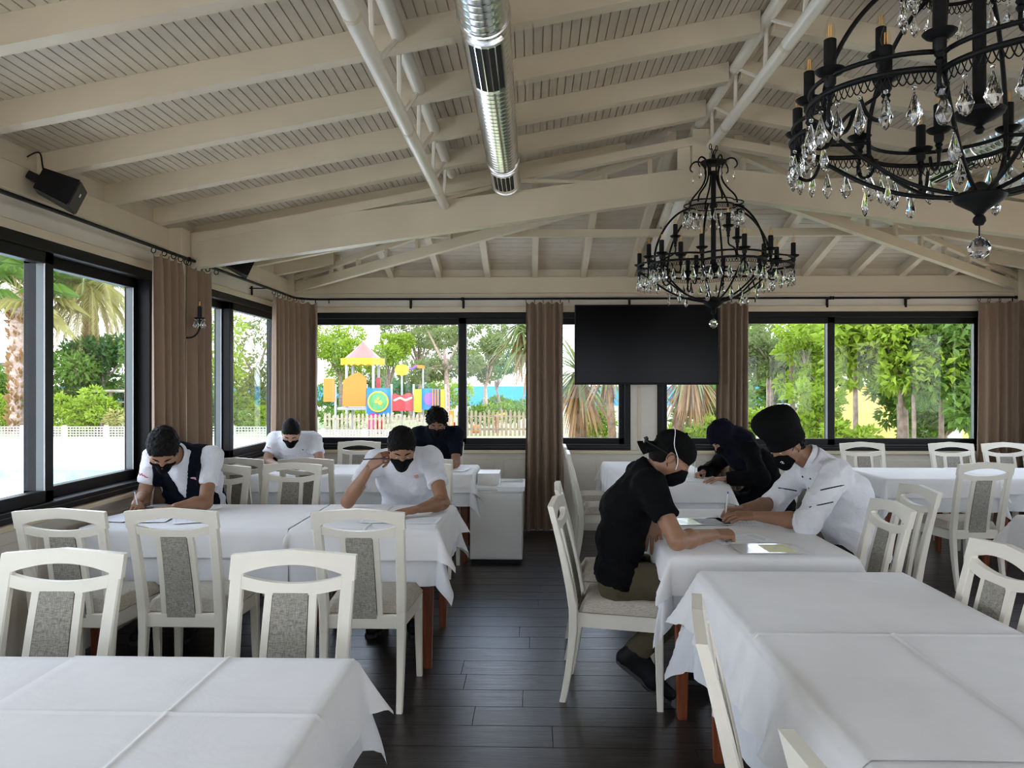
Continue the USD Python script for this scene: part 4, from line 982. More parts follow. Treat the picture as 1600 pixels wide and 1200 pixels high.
def person(label, J, skin='skin', shirt='white_cotton', trouser='dark_trouser', sleeve=.55, sleeve_mat=None, hair='short', head_s=1.0, headR=None, hands=(REST, REST), hand_dirs=None, look=None, collar=True, mask=True, shoes='shoe_black', female=False, vneck=0, robe=False, sleeve_r=.062, shirt_noise=.012, thick=1.0, trouser_on=True, tuck=None):
    """J: joints in world metres (dict). hand_dirs: {'R': (fingers, back), 'L': ...}"""
    t = thing('person', label, 'person')
    j = {k: np.array(v, float) for k, v in J.items()}
    hc, R = j['head'], headR
    neck = j['neck']; pel, chest = j['pelvis'], j['chest']
    shR, shL = j['shR'], j['shL']; ax = (shR - shL) / np.linalg.norm(shR - shL)
    hipR, hipL = pel + ax * .085 - (0, 0, .02), pel - ax * .085 - (0, 0, .02)
    if 'hipR' in j: hipR, hipL = j['hipR'], j['hipL']
    wa = (pel * .5 + chest * .5)
    K = thick
    torso = [(cone(hipR, hipL, .112 * K), .05), (cone(wa + ax * .05, wa - ax * .05, .112 * K), .06), (cone(chest + ax * .07, chest - ax * .07, .112 * K), .06),
             (cone(shR - ax * .01, shL + ax * .01, .062), .07), (cone(chest, neck, .10, .062), .06)]
    lo, hi = limb_box([v for v in j.values()], .22)
    body = Field(lo, hi, .0095)
    for p, k in torso: body.add((lambda f0, a, b: ((lambda P: f0(P) + .012), a, b))(*p), k)
    body.add(cone(neck - (0, 0, .02), hc + R @ V3(0, -.03, -.06) * head_s, .058, .053), .03)
    legs = []
    for s_, hp in (('R', hipR), ('L', hipL)):
        kn, an, toe = j['kn' + s_], j['an' + s_], j['toe' + s_]
        legs += [(cone(hp, kn, .082, .054), .04), (cone(kn, kn + (an - kn) * .35, .054, .056), .03), (cone(kn + (an - kn) * .35, an, .056, .036), .03)]
        body.add(cone(an, an + (toe - an) * .6, .034, .020), .03)
    for p, k in legs: body.add((lambda f0, a, b: ((lambda P: f0(P) + .012), a, b))(*p), k)
    for s_ in 'RL':
        s0, el, wr_ = j['sh' + s_], j['el' + s_], j['wr' + s_]
        body.add(cone(s0, el, .050, .041), .03); mid = el + (wr_ - el) * .3
        body.add(cone(el, mid, .040, .043), .02); body.add(cone(mid, wr_ - (wr_ - el) / np.linalg.norm(wr_ - el) * .02, .043, .027), .02)
    bs, bm = solid(body)
    hf, W = head_field(hc, R, head_s, neck=neck + (hc - neck) * .25)
    hs_, hm = solid(hf)
    hd = []
    for i, s_ in enumerate('RL'):
        fd_, bk = hand_dirs[s_]
        hd.append(hand_solid(j['wr' + s_], fd_, bk, 1 if s_ == 'R' else -1, hands[i], 1.0 if not female else .92, j['el' + s_]))
    try:
        u = bs + hs_ + hd[0][0] + hd[1][0]
        v, f, _ = meshkit.arrays(u); bodym = trimesh.Trimesh(v, f, process=False)
        if len(f) < 1000: raise ValueError
    except Exception as e:
        bodym = cat(bm, hm, hd[0][1], hd[1][1])
    part(t, 'body', bodym, skin, 50)
    # eyes under lowered lids, brows
    for q in (-1, 1):
        e = part(t, 'eye', ellipsoid(W(q * .031, .0745, -.008), np.array((.0105,) * 3) * head_s, 2), 'eye_white', True)
        part(e, 'iris', ellipsoid(W(q * .031, .0805, -.0105), np.array((.0055,) * 3) * head_s, 1), 'eye_dark', True)
        if hair != 'hijab' or True:
            part(t, 'eyebrow', tube([W(q * .012, .0925, .019), W(q * .03, .0905, .026), W(q * .049, .074, .020)], np.array([.004, .0042, .0022]) * head_s, 6), 'hair_black', True)
    # shirt
    sf = Field(lo, hi, .0095)
    off = .016
    grow = lambda p: (lambda f0, a, b: ((lambda P: f0(P) - off), a - off, b + off))(*p)
    for p, k in torso[:]: sf.add(grow(p), k)
    cuts = []
    for s_ in 'RL':
        s0, el, wr_ = j['sh' + s_], j['el' + s_], j['wr' + s_]
        if sleeve <= 1:
            end = s0 + (el - s0) * sleeve
            sf.add(cone(s0, end + (el - s0) / np.linalg.norm(el - s0) * .05, sleeve_r, sleeve_r * .98), .035)
            cuts.append((end, el - s0))
        else:
            sf.add(cone(s0, el, sleeve_r, sleeve_r * .95), .035); end = el + (wr_ - el) * (sleeve - 1)
            sf.add(cone(el, end + (wr_ - el) / np.linalg.norm(wr_ - el) * .04, sleeve_r * .93, sleeve_r * .74), .03)
            cuts.append((end, wr_ - el))
    if robe:
        for p, k in legs: sf.add((lambda f0, a, b: ((lambda P: f0(P) - .045), a - .045, b + .045))(*p), .08)
    for c_, n_ in cuts: sf.cut(near_half(c_, n_, .14))
    if shirt_noise: cloth_noise(sf, shirt_noise, 11.0, len(label))
    up = (hc - neck); up = up / np.linalg.norm(up)
    fwd = np.cross((0, 0, 1), ax); fwd = fwd if fwd @ (j['knR'] + j['knL'] - 2 * pel) > 0 else -fwd
    upn = (neck - chest); upn = upn / np.linalg.norm(upn); frontn = fwd - upn * (fwd @ upn); frontn /= np.linalg.norm(frontn)
    if not robe:
        sf.cut(near_half(neck + upn * .030 + frontn * .02, up * .8 + upn * .6, .13), .004)
        if vneck:
            sf.cut(cone(neck + frontn * .10 + upn * .02, neck + frontn * .13 - upn * vneck, .045, .006), .004)
        d_ = (chest - pel); d_ = d_ / np.linalg.norm(d_)
        sf.cut(near_half(pel - d_ * (.045 if tuck is None else tuck), -d_, .30), .004)
    else:
        for s_ in 'RL': sf.cut(near_half(j['an' + s_] + (0, 0, .03), (0, 0, -1), .2))
    sfm = sf.mesh()
    sh = part(t, 'robe' if robe else 'shirt', sfm, shirt, True)
    info = dict(t=t, sh=sh, W=W, R=R, neck=neck, chest=chest, pel=pel, ax=ax, front=frontn, up=upn, sf=sf, j=j, s=head_s, cuts=cuts)
    for k_, (c_, n_) in enumerate(cuts):             # hems of the sleeves
        n_ = n_ / np.linalg.norm(n_); u_ = np.cross(n_, (0, 0, 1)); u_ /= np.linalg.norm(u_); w_ = np.cross(n_, u_)
    if collar:
        a = np.linspace(0, 2 * PI, 25)
        ring = []
        for ww, (r_, hgt) in enumerate(((.070, -.006), (.066, .026), (.071, .030), (.080, .002))):
            ring.append([neck + (hc - neck) * .18 + (ax * math.cos(q) + np.cross(up, ax) * math.sin(q) * (1 if np.cross(up, ax) @ frontn > 0 else -1)) * r_ + up * (hgt - .022 * max(0, math.sin(q)) ** 2) for q in a + PI / 2 + .12])
        g = np.array(ring)[:, :-1]
        gm = grid_mesh(np.array(ring)[:, 1:-1]); part(t, 'collar', gm, shirt, True)
    # trousers and shoes
    if trouser_on and not robe:
        tf = Field(lo, hi, .0095)
        tf.add((lambda f0, a, b: ((lambda P: f0(P) + .004), a, b))(*cone(hipR, hipL, .112 * K)), .05)
        for p, k in legs: tf.add((lambda f0, a, b: ((lambda P: f0(P) - .014), a - .014, b + .014))(*p), .05)
        tf.cut(near_half(pel + (chest - pel) * .14, chest - pel, .17))
        for s_ in 'RL': tf.cut(near_half(j['an' + s_] + (j['an' + s_] - j['kn' + s_]) * .05, j['an' + s_] - j['kn' + s_], .12))
        cloth_noise(tf, .013, 10.0, len(label) + 4)
        part(t, 'trousers', tf.mesh(), trouser, True)
    for s_ in 'RL':
        an, toe = j['an' + s_], j['toe' + s_]; d = (toe - an); dl = np.linalg.norm(d)
        ff = j.get('heel' + s_)
        flat = ff is None
        heel = an + (-.03 * V3(*(d * (1, 1, 0))) / max(1e-6, np.linalg.norm(d[:2]))) - (0, 0, max(0, an[2] - .045)) * 1 if flat else ff
        S = Field(*limb_box([heel, toe, an], .12), .007)
        S.add(cone(heel, heel + (toe - heel) * .6, .038, .040), .03); S.add(cone(heel + (toe - heel) * .6, toe, .041, .030), .03); S.add(cone(heel + (0, 0, .01), an, .037, .043), .03); S.add(cone(an, heel + (toe - heel) * .6, .043, .040), .04)
        if flat: S.every(lambda P, F: np.maximum(F, .012 - P[..., 2]))
        sn = np.cross(np.cross(toe - heel, (0, 0, 1)), toe - heel); sn /= np.linalg.norm(sn)
        S.cut(near_half(an + (an - heel) / np.linalg.norm(an - heel) * .03, an - heel, .1))
        shp = part(t, 'shoe', S.mesh(), shoes, True)
        sole = [heel, heel + (toe - heel) * .5, toe]
        sd = np.cross(toe - heel, sn); sd /= np.linalg.norm(sd)
        lowp = lambda c_, w_, dz: [c_ + sd * w_ * q + sn * dz for q in (-1, 1)]
        pts = []
        for c_, w_ in ((heel - (toe - heel) * .10, .026), (heel, .036), (heel + (toe - heel) * .6, .042), (toe, .036), (toe + (toe - heel) * .09, .018)):
            dz = -.042 if not flat else None
            for z_ in (-.044, -.026):
                if flat: pts += [np.r_[(c_ + sd * w_ * q)[:2], .0 if z_ < -.04 else .02] for q in (-1, 1)]
                else: pts += [c_ + sd * w_ * q + sn * (z_ + .006) for q in (-1, 1)]
        part(shp, 'sole', hull(pts), 'sole_rubber')
    # hair
    if hair in ('short', 'curly', 'crop'):
        Hf = Field(hc - .2 * head_s, hc + .2 * head_s, .006)
        th = {'short': .012, 'crop': .008, 'curly': .024}[hair]
        g = lambda p, r: ell(W(*p), (np.array(r) + th) * head_s, R)
        Hf.add(g((0, -.014, .034), (.073, .093, .082)), .02); Hf.add(g((0, -.04, -.012), (.066, .062, .07)), .02)
        # hairline: take away the face, the ears' front, the nape
        Hf.cut(ell(W(0, .115, -.025), V3(.115, .075, .088) * head_s, R), .012)
        for q in (-1, 1): Hf.cut(ell(W(q * .098, .028, -.035), V3(.035, .045, .055) * head_s, R), .01)
        for q in (-1, 1): Hf.cut(ell(W(q * .082, -.012, -.012), V3(.012, .026, .036) * head_s, R), .006)
        Hf.cut(near_half(W(0, -.05, -.068), R @ V3(0, .35, -1), .2), .01)
        sc, am = {'short': (85, .022), 'crop': (110, .011), 'curly': (50, .038)}[hair]
        def fn(P, F):
            near = np.abs(F) < .04; F[near] -= am * (meshkit.fbm((P[near] @ R) * sc, 3, 5) - .45); return F
        Hf.every(fn)
        part(t, 'hair', Hf.mesh(), 'hair_black', True)
    if mask:
        mf = Field(hc - .16 * head_s, hc + .16 * head_s, .0045)
        E = lambda p, r, k=.02: mf.add(ell(W(*p), (np.array(r) + .007) * head_s, R), k)
        C = lambda a, b, ra, rb, k=.03: mf.add(cone(W(*a), W(*b), (ra + .007) * head_s, (rb + .007) * head_s), k)
        E((0, .012, .0), (.064, .078, .085)); C((0, .028, -.04), (0, .062, -.090), .050, .024, .035)
        for q in (-1, 1): E((q * .040, .052, -.028), (.026, .026, .022), .03); C((q * .042, .012, -.055), (0, .060, -.092), .026, .020)
        C((0, .090, -.022), (0, .098, -.060), .010, .016, .035)
        # keep only the covered part: below the nose bridge, in front of the jaw's hinge
        mf.cut(near_half(W(0, .10, -.016), R @ V3(0, -.18, 1), .2), .006)
        for q in (-1, 1): mf.cut(near_half(W(q * .050, .050, -.030), R @ V3(q * .62, -.75, .35), .13), .008)
        mf.cut(near_half(W(0, .03, -.10), R @ V3(0, -.75, -.6), .12), .006)
        mk = part(t, 'face_mask', mf.mesh(), 'mask_cloth', True)
        for q in (-1, 1):
            part(mk, 'ear_loop', tube(spline([W(q * .052, .062, -.032), W(q * .073, .03, -.014), W(q * .083, -.006, .014), W(q * .085, -.022, -.004), W(q * .078, -.012, -.034), W(q * .06, .03, -.066)], 20), .0016, 5), 'mask_cloth', True)
    return info
plain('skin', (.25, .128, .072), .5, var=.06, scale=18, subsurface_weight=.08, subsurface_radius=(1.0, .35, .2), subsurface_scale=.01)
plain('skin_light', (.38, .215, .145), .5, var=.06, scale=18, subsurface_weight=.08, subsurface_radius=(1.0, .35, .2), subsurface_scale=.01)
plain('skin_tan', (.30, .14, .07), .5, var=.06, scale=18, subsurface_weight=.06, subsurface_radius=(1.0, .35, .2), subsurface_scale=.01)
plain('hair_black', (.003, .0024, .002), .6, spec=.12, bump=.5, bscale=160)
plain('hair_brown', (.016, .010, .007), .5, spec=.3, bump=.5, bscale=160)
plain('eye_white', (.7, .68, .64), .2)
plain('eye_dark', (.02, .012, .008), .15)
plain('shoe_black', (.005, .005, .006), .6, spec=.2)
plain('sole_rubber', (.03, .03, .03), .8)
plain('badge_white', (.8, .78, .76), .6)
plain('thread_red', (.5, .03, .06), .6)
plain('thread_orange', (.65, .28, .12), .6)
plain('thread_black', (.01, .01, .01), .6)
plain('elastic_white', (.7, .7, .7), .6)
plain('shades_lens', (.01, .01, .012), .06)
plain('gold', (.8, .55, .2), .25, 1.0)

def seat_legs(x, y, fwd, side, z=.555, knee=.42, foot=.5, spread=.11, back=0.0):
    """hips/knees/feet of someone sitting; fwd, side unit plan vectors (side to the person's right)"""
    f, s = np.array([*fwd, 0.]), np.array([*side, 0.]); p = np.array([x, y, z]); d = {}
    for k, q in (('R', 1), ('L', -1)):
        d['hip' + k] = p + s * .09 * q
        d['kn' + k] = p + f * knee + s * spread * q + (0, 0, -.02)
        d['an' + k] = np.r_[(p + f * (foot - .06) + s * spread * q)[:2], .095]
        d['toe' + k] = np.r_[(p + f * (foot + .13) + s * (spread + .02) * q)[:2], .042]
    return d
def pen_thing(label, tip, direc, mat='pen_white', L=.14):
    d = np.array(direc, float); d /= np.linalg.norm(d); tip = np.array(tip, float)
    t = thing('pen', label, 'pen')
    part(t, 'barrel', rod(tip + d * .012, tip + d * L, .0038, 8), mat, 40)
    part(t, 'tip', rod(tip, tip + d * .013, .0006, 8, .0036), 'chrome', 40)
    part(t, 'cap', rod(tip + d * L, tip + d * (L + .012), .0042, 8, .003), 'pen_blue', 40)
    return t
def on_surface(info, p, d, r0=.25):
    """the point where a ray from p along d first meets the shirt"""
    d = np.array(d, float) / np.linalg.norm(d); sf = info['sf']; p = np.array(p, float)
    for i in range(400):
        q = p + d * (r0 * i / 400)
        k = np.clip(((q - sf.lo) / sf.h).round().astype(int), 0, sf.n - 1)
        if sf.F[tuple(k)] < .001: return q
    return p + d * r0
def surf_patch(info, center, right, up, pts2d, off=.003, thick=.002):
    """a flat mark given as a shapely polygon laid on the shirt"""
    r, u = np.array(right, float), np.array(up, float); r /= np.linalg.norm(r); u = u - r * (u @ r); u /= np.linalg.norm(u); n = np.cross(r, u)
    m = ext_xy(pts2d, 0, thick); v = np.array(m.vertices); out = np.array(center) + v[:, :1] * r + v[:, 1:2] * u + (v[:, 2:] + off) * n
    m.vertices = out; return m
# ---------------------------------------------------------------- the seven people
def mix_legs(d, *a, **k): d.update(seat_legs(*a, **k)); return d
FW = (0, -1); SD = (-1, 0)                            # facing the camera: their right is at -x
# 1: navy vest over white shirt, writing by the window
P1 = mix_legs(dict(pelvis=(-2.19, 5.06, .57), chest=(-2.20, 4.90, .90), neck=(-2.195, 4.70, 1.075), head=(-2.185, 4.50, 1.135), shR=(-2.375, 4.77, 1.045), shL=(-2.015, 4.78, 1.055),
    elR=(-2.42, 4.72, .81), wrR=(-2.34, 4.50, .812), elL=(-1.985, 4.62, .80), wrL=(-2.105, 4.44, .795)), -2.19, 5.06, FW, SD)
i1 = person('person in a navy vest over a white polo shirt, bent over paper by the window', P1, 'skin', 'white_cotton', hands=(PEN, FLAT), headR=rotm(180 + 19, 54, -2), hand_dirs={'R': ((.45, -.8, -.15), (.3, .35, .85)), 'L': ((-.75, -.62, -.1), (0, -.1, 1))}, sleeve=.62, head_s=1.05)
# 2: white polo in the back left corner
P2 = mix_legs(dict(pelvis=(-2.22, 7.28, .57), chest=(-2.21, 7.16, .88), neck=(-2.20, 7.00, 1.045), head=(-2.175, 6.88, 1.085), shR=(-2.385, 7.07, 1.0), shL=(-2.02, 7.07, 1.0),
    elR=(-2.44, 6.98, .80), wrR=(-2.25, 6.80, .79), elL=(-1.93, 6.98, .80), wrL=(-2.09, 6.78, .79)), -2.25, 7.28, FW, SD)
i2 = person('person in a white polo shirt with folded forearms in the back left corner', P2, 'skin_light', 'white_cotton', hands=(FLAT, FLAT), headR=rotm(180 + 12, 44, -3), hand_dirs={'R': ((.9, -.35, -.1), (0, -.1, 1)), 'L': ((-.9, -.35, -.1), (0, -.1, 1))}, sleeve=.6, hair='crop')
# 3: white polo, hand to the temple
P3 = mix_legs(dict(pelvis=(-.82, 5.22, .57), chest=(-.83, 5.04, .90), neck=(-.82, 4.86, 1.07), head=(-.79, 4.63, 1.135), shR=(-1.01, 4.93, 1.02), shL=(-.645, 4.90, 1.045),
    elR=(-1.135, 4.70, .80), wrR=(-.985, 4.66, 1.02), elL=(-.545, 4.66, .80), wrL=(-.665, 4.44, .795)), -.84, 5.22, FW, SD)
i3 = person('person in a white polo shirt resting a hand with a pen against the temple', P3, 'skin', 'white_cotton', hands=(PEN, FLAT), headR=rotm(180 + 13, 36, 0), hand_dirs={'R': ((.62, -.05, .45), (-.35, -.75, .45)), 'L': ((-.75, -.62, -.08), (0, -.1, 1))}, sleeve=.58)
# 4: dark shirt, glasses, curly hair
P4 = mix_legs(dict(pelvis=(-.90, 7.34, .57), chest=(-.89, 7.24, .92), neck=(-.885, 7.10, 1.10), head=(-.865, 6.96, 1.175), shR=(-1.065, 7.15, 1.05), shL=(-.71, 7.15, 1.05),
    elR=(-1.10, 7.0, .80), wrR=(-.93, 6.80, .79), elL=(-.70, 7.0, .80), wrL=(-.80, 6.80, .79)), -.90, 7.34, FW, SD)
i4 = person('curly-haired person in glasses and a dark open-necked shirt by the far window', P4, 'skin', 'navy_cotton', hands=(FLAT, FLAT), headR=rotm(180 + 5, 32, 0), hand_dirs={'R': ((.8, -.5, -.1), (0, -.1, 1)), 'L': ((-.8, -.5, -.1), (0, -.1, 1))}, sleeve=.7, hair='curly', vneck=.12)
# 5: black T-shirt, seen from the side
P5 = dict(pelvis=(.40, 3.84, .585), chest=(.47, 3.83, .90), neck=(.585, 3.82, 1.085), head=(.685, 3.80, 1.165), shR=(.555, 3.66, 1.04), shL=(.56, 4.00, 1.04),
    elR=(.66, 3.525, .805), wrR=(.885, 3.74, .795), elL=(.67, 4.0, .835), wrL=(.605, 3.84, .86),
    hipR=(.42, 3.74, .57), hipL=(.43, 3.93, .57), knR=(.83, 3.68, .55), knL=(.84, 3.93, .55), anR=(.50, 3.69, .25), anL=(.80, 3.95, .10), toeR=(.655, 3.685, .042), toeL=(1.0, 3.95, .042), heelR=(.445, 3.695, .205))
i5 = person('person in a black T-shirt and backwards cap, writing at the aisle table', P5, 'skin', 'black_cotton', 'olive_cotton', hands=(FIST, HANG), headR=rotm(-90 - 6, 36, 0), hand_dirs={'R': ((.93, .30, -.04), (-.2, -.35, .9)), 'L': ((-.04, -.22, -.97), (-.15, -.95, .15))}, sleeve=.60, hair='crop', collar=False, sleeve_r=.066, tuck=.03, thick=.88)
# 6: black headscarf
P6 = mix_legs(dict(pelvis=(1.92, 6.22, .57), chest=(1.80, 6.20, .88), neck=(1.64, 6.18, 1.03), head=(1.50, 6.14, 1.095), shR=(1.665, 6.36, 1.0), shL=(1.68, 6.00, 1.0),
    elR=(1.52, 6.55, .80), wrR=(1.40, 6.36, .795), elL=(1.72, 5.84, .81), wrL=(1.49, 5.98, .79)), 1.92, 6.22, (-1, 0), (0, 1))
i6 = person('person in a black headscarf and robe, writing at the rear right table', P6, 'skin_light', 'black_cotton', hands=(PEN, FLAT), headR=rotm(90 + 26, 46, 0), hand_dirs={'R': ((-.7, -.6, -.1), (-.2, .2, .9)), 'L': ((-.95, -.15, -.06), (0, 0, 1))}, sleeve=1.94, hair='hijab', female=True, robe=True, collar=False, sleeve_r=.064, mask=False, shoes='shoe_black')
# 7: the chef
P7 = mix_legs(dict(pelvis=(1.83, 4.38, .585), chest=(1.73, 4.37, .90), neck=(1.58, 4.36, 1.09), head=(1.415, 4.34, 1.185), shR=(1.615, 4.55, 1.03), shL=(1.63, 4.17, 1.03),
    elR=(1.43, 4.64, .805), wrR=(1.20, 4.46, .80), elL=(1.42, 4.03, .805), wrL=(1.21, 4.24, .80)), 1.83, 4.38, (-1, 0), (0, 1))
i7 = person('chef in a white jacket and tall black toque, writing at the right-hand table', P7, 'skin', 'chef_cotton', hands=(PEN, REST), headR=rotm(90 + 26, 31, 0), hand_dirs={'R': ((-.95, -.22, -.05), (-.1, -.2, .95)), 'L': ((-.96, .2, -.05), (-.1, -.3, .9))}, sleeve=1.12, hair='short', sleeve_r=.072, thick=1.12)

# -- the vest of person 1: an open dark shell over the shirt
def over_shell(info, mat, name, keep, off=.006, label=None):
    sf = info['sf']; f = copy.copy(sf); f.F = sf.F - off
    f.every(lambda P, F: np.maximum(F, keep(P)))
    return part(info['t'], name, f.mesh(), mat, True, label)
def vest_keep(P):
    d = P - i1['neck']; x = d @ i1['ax']; u = d @ i1['up']; fr = d @ i1['front']
    arm = np.abs(x) - (.168 - .10 * np.clip(u + .22, 0, .35) * .8)                # armholes
    opening = np.where(fr > -.02, (.075 * np.clip((u + .27) / .25, 0, 1.35)) - np.abs(x), -.1)
    return np.maximum(np.maximum(arm, opening), u - .05)
over_shell(i1, 'navy_cotton', 'vest', vest_keep, .008)
nf = i1['front']; c = on_surface(i1, i1['neck'] - i1['ax'] * .085 - i1['up'] * .13 + nf * .25, -nf) + nf * .010
o = Point(0, 0).buffer(.030, 24); o = shapely.affinity.scale(o, 1, .62)
bd = part(i1['t'], 'name_badge', surf_patch(i1, c, -i1['ax'], i1['up'], o, .004, .003), 'badge_white')
part(bd, 'badge_mark', cat(surf_patch(i1, c, -i1['ax'], i1['up'], shapely.affinity.scale(Point(-.002, .003).buffer(.010), 1, .6), .0072, .001), surf_patch(i1, c, -i1['ax'], i1['up'], sbox(-.012, -.008, .012, -.005), .0072, .001)), 'thread_red')
sh = i1['j']['shR'] + (i1['j']['elR'] - i1['j']['shR']) * .42
c = on_surface(i1, sh + V3(0, -.2, .03), (0, 1, -.15)) + V3(0, -.002, 0)
part(i1['t'], 'sleeve_print', surf_patch(i1, c, (1, 0, -.35), (.35, 0, 1), LineString([(-.03, .006), (-.02, -.006), (-.014, .008), (-.006, -.004), (.002, .002), (.012, -.006), (.03, -.004)]).buffer(.0022), .003, .0015), 'thread_red')
# -- logos on the white shirts
nf = i3['front']; c = on_surface(i3, i3['neck'] - i3['ax'] * .09 - i3['up'] * .13 + nf * .25, -nf)
sw = shapely.union_all([LineString([(-.024, -.012 + .012 * k), (-.008, -.002 + .012 * k), (.006, -.008 + .012 * k), (.024, .004 + .010 * k)]).buffer(.0024) for k in range(3)])
part(i3['t'], 'embroidered_logo', surf_patch(i3, c, -i3['ax'], i3['up'], sw, .004, .0015), 'thread_orange')
nf = i2['front']; sh = i2['j']['shR'] + (i2['j']['elR'] - i2['j']['shR']) * .4
c = on_surface(i2, sh + V3(0, -.2, .03), (0, 1, -.1))
part(i2['t'], 'sleeve_print', surf_patch(i2, c, (1, 0, -.35), (.35, 0, 1), LineString([(-.018, .004), (-.006, -.004), (.004, .004), (.018, -.003)]).buffer(.003), .004, .0015), 'thread_red')
c = on_surface(i2, i2['neck'] - i2['ax'] * .10 - i2['up'] * .10 + nf * .25, -nf)
part(i2['t'], 'embroidered_logo', surf_patch(i2, c, -i2['ax'], i2['up'], Point(0, 0).buffer(.006), .004, .0015), 'thread_black')
for inf in (i2, i3):                                  # button plackets
    nf = inf['front']; b = []
    for k in range(3):
        c = on_surface(inf, inf['neck'] - inf['up'] * (.045 + .045 * k) + nf * .25, -nf); b.append(ellipsoid(c, (.005, .005, .005), 1))
    part(inf['t'], 'shirt_buttons', cat(*b), 'badge_white', True)
# -- glasses of person 4
W = i4['W']; g = []
for q in (-1, 1):
    a = np.linspace(0, 2 * PI, 20, endpoint=False)
    g.append(tube([W(q * .033 + .023 * math.cos(x), .102 - .012 * abs(math.cos(x)) ** 2 * (1 if math.cos(x) * q > 0 else .2), -.004 + .018 * math.sin(x)) for x in a], .0018, 6, closed=True))
    g.append(tube([W(q * .056, .091, .0), W(q * .076, .05, .006), W(q * .082, -.005, .006)], .0016, 6))
g.append(tube([W(-.011, .102, .0), W(0, .106, .003), W(.011, .102, .0)], .0017, 6))
part(i4['t'], 'glasses', cat(*g), 'thread_black', True)
# -- cap, strap, sunglasses of person 5
W, R, s = i5['W'], i5['R'], 1.0
cf = Field(i5['j']['head'] - .24, i5['j']['head'] + .24, .006)
cf.add(ell(W(0, -.008, .036), V3(.091, .112, .094), R), .02)
cf.cut(near_half(W(0, .0, .018), R @ V3(0, -.10, -1), .3), .006)
cf.cut(ell(W(0, .15, .0), V3(.09, .06, .06), R), .01)
cap = part(i5['t'], 'cap', cf.mesh(), 'toque_cloth', True)
br = []
for i, u in enumerate(np.linspace(-1, 1, 13)):
    for j, v in enumerate(np.linspace(0, 1, 6)):
        x = u * .078 * (1 - .25 * v * v); y = -.102 * math.sqrt(max(0, 1 - (u * .55) ** 2)) - v * .075 * math.sqrt(max(0, 1 - u * u * .8)); z = .018 - .055 * v - .03 * u * u
        br.append([x, y, z])
g = np.array([W(*p) for p in br]).reshape(13, 6, 3); dn = R @ V3(0, -.3, -1) * .006
bm_ = grid_mesh(g); bm2 = grid_mesh(g + dn)
bm2.invert(); part(cap, 'brim', cat(bm_, bm2, grid_mesh(np.stack([g[:, -1], g[:, -1] + dn], 1))), 'toque_cloth', True)
part(cap, 'strap_button', ellipsoid(W(0, -.008, .131), (.008, .008, .006), 1), 'toque_cloth', True)
part(i5['t'], 'mask_strap', tube(spline([W(.072, .045, -.04), W(.088, .02, .01), W(.094, -.03, .05), W(.078, -.06, .10), W(0, -.078, .122), W(-.078, -.06, .10)], 30), .0024, 6), 'elastic_white', True)
sg = []
for q in (-1, 1):
    e_ = ellipsoid((0, 0, 0), (.027, .009, .020), 2); e_.vertices = np.array([W(q * .036 + v[0], -.150 + v[1], -.012 + v[2]) for v in e_.vertices]); sg.append(e_)
sgp = part(i5['t'], 'sunglasses', cat(*sg), 'shades_lens', True)
part(sgp, 'frame', cat(tube(spline([W(.086, -.03, .0), W(.088, -.09, -.004), W(.068, -.142, -.010), W(0, -.160, -.006), W(-.068, -.142, -.010), W(-.088, -.09, -.004), W(-.086, -.03, .0)], 30), .004, 6)), 'black_plastic', True)
# -- headscarf of person 6
W, R = i6['W'], i6['R']; j = i6['j']; hc = j['head']
hf6 = Field(hc - .36, hc + .36, .0075)
hf6.add(ell(W(0, -.020, .030), V3(.098, .118, .108), R), .02)
hf6.add(ell(W(0, .0, -.05), V3(.090, .088, .095), R), .04)
hf6.add(cone(W(0, -.02, -.10), j['neck'] + (0, 0, .02), .095, .12), .06)
hf6.add(cone(j['neck'], j['neck'] * .55 + j['chest'] * .45 + i6['front'] * .03, .12, .13), .06)
hf6.add(cone(j['shR'] * .7 + j['neck'] * .3, j['shL'] * .7 + j['neck'] * .3, .075), .07)
hf6.cut(ell(W(0, .125, .008), V3(.050, .09, .030), R), .012)
cloth_noise(hf6, .016, 12.0, 31)
part(i6['t'], 'headscarf', hf6.mesh(), 'hijab_cloth', True)
fm = Field(hc - .2, hc + .2, .005)
fm.add(ell(W(0, .045, -.05), V3(.064, .072, .062), R), .02); fm.cut(near_half(W(0, .1, -.016), R @ V3(0, .1, 1), .2), .006)
part(i6['t'], 'face_mask', fm.mesh(), 'mask_cloth', True)
wl_ = j['wrL']; part(i6['t'], 'ring', tr(lathe([(.0085, -.002), (.0105, -.002), (.0105, .002), (.0085, .002), (.0085, -.002)], 16), wl_ + V3(-.095, -.028, .002), ry=84), 'gold', True)
# -- chef: toque, buttons, piping
W, R = i7['W'], i7['R']
tf = []
n = 40; a = np.linspace(0, 2 * PI, n, endpoint=False)
for z, rx, ry, dy, dx in [(z_, a_ * 1.05, b_ * 1.05, c_, d_) for z_, a_, b_, c_, d_ in ((.012, .086, .103, -.012, 0), (.05, .090, .107, -.014, 0), (.085, .096, .112, -.010, 0), (.10, .104, .118, -.005, 0), (.14, .110, .122, .004, 0), (.175, .108, .120, .010, 0), (.20, .098, .108, .013, 0), (.214, .075, .082, .014, 0), (.219, .04, .045, .014, 0), (.220, .003, .003, .014, 0))]:
    pl = 1 + .022 * np.cos(a * 20) * min(1, max(0, (z - .06) / .05)) 
    tf.append([W(rx * pl[i] * math.cos(a[i]), dy + ry * pl[i] * math.sin(a[i]), z) for i in range(n)])
P = np.array(tf); P = np.concatenate([P, P[:, :1]], 1); tm = grid_mesh(P); tm.merge_vertices()
if tm.volume < 0: tm.invert()
tq = part(i7['t'], 'toque', tm, 'toque_cloth', True)
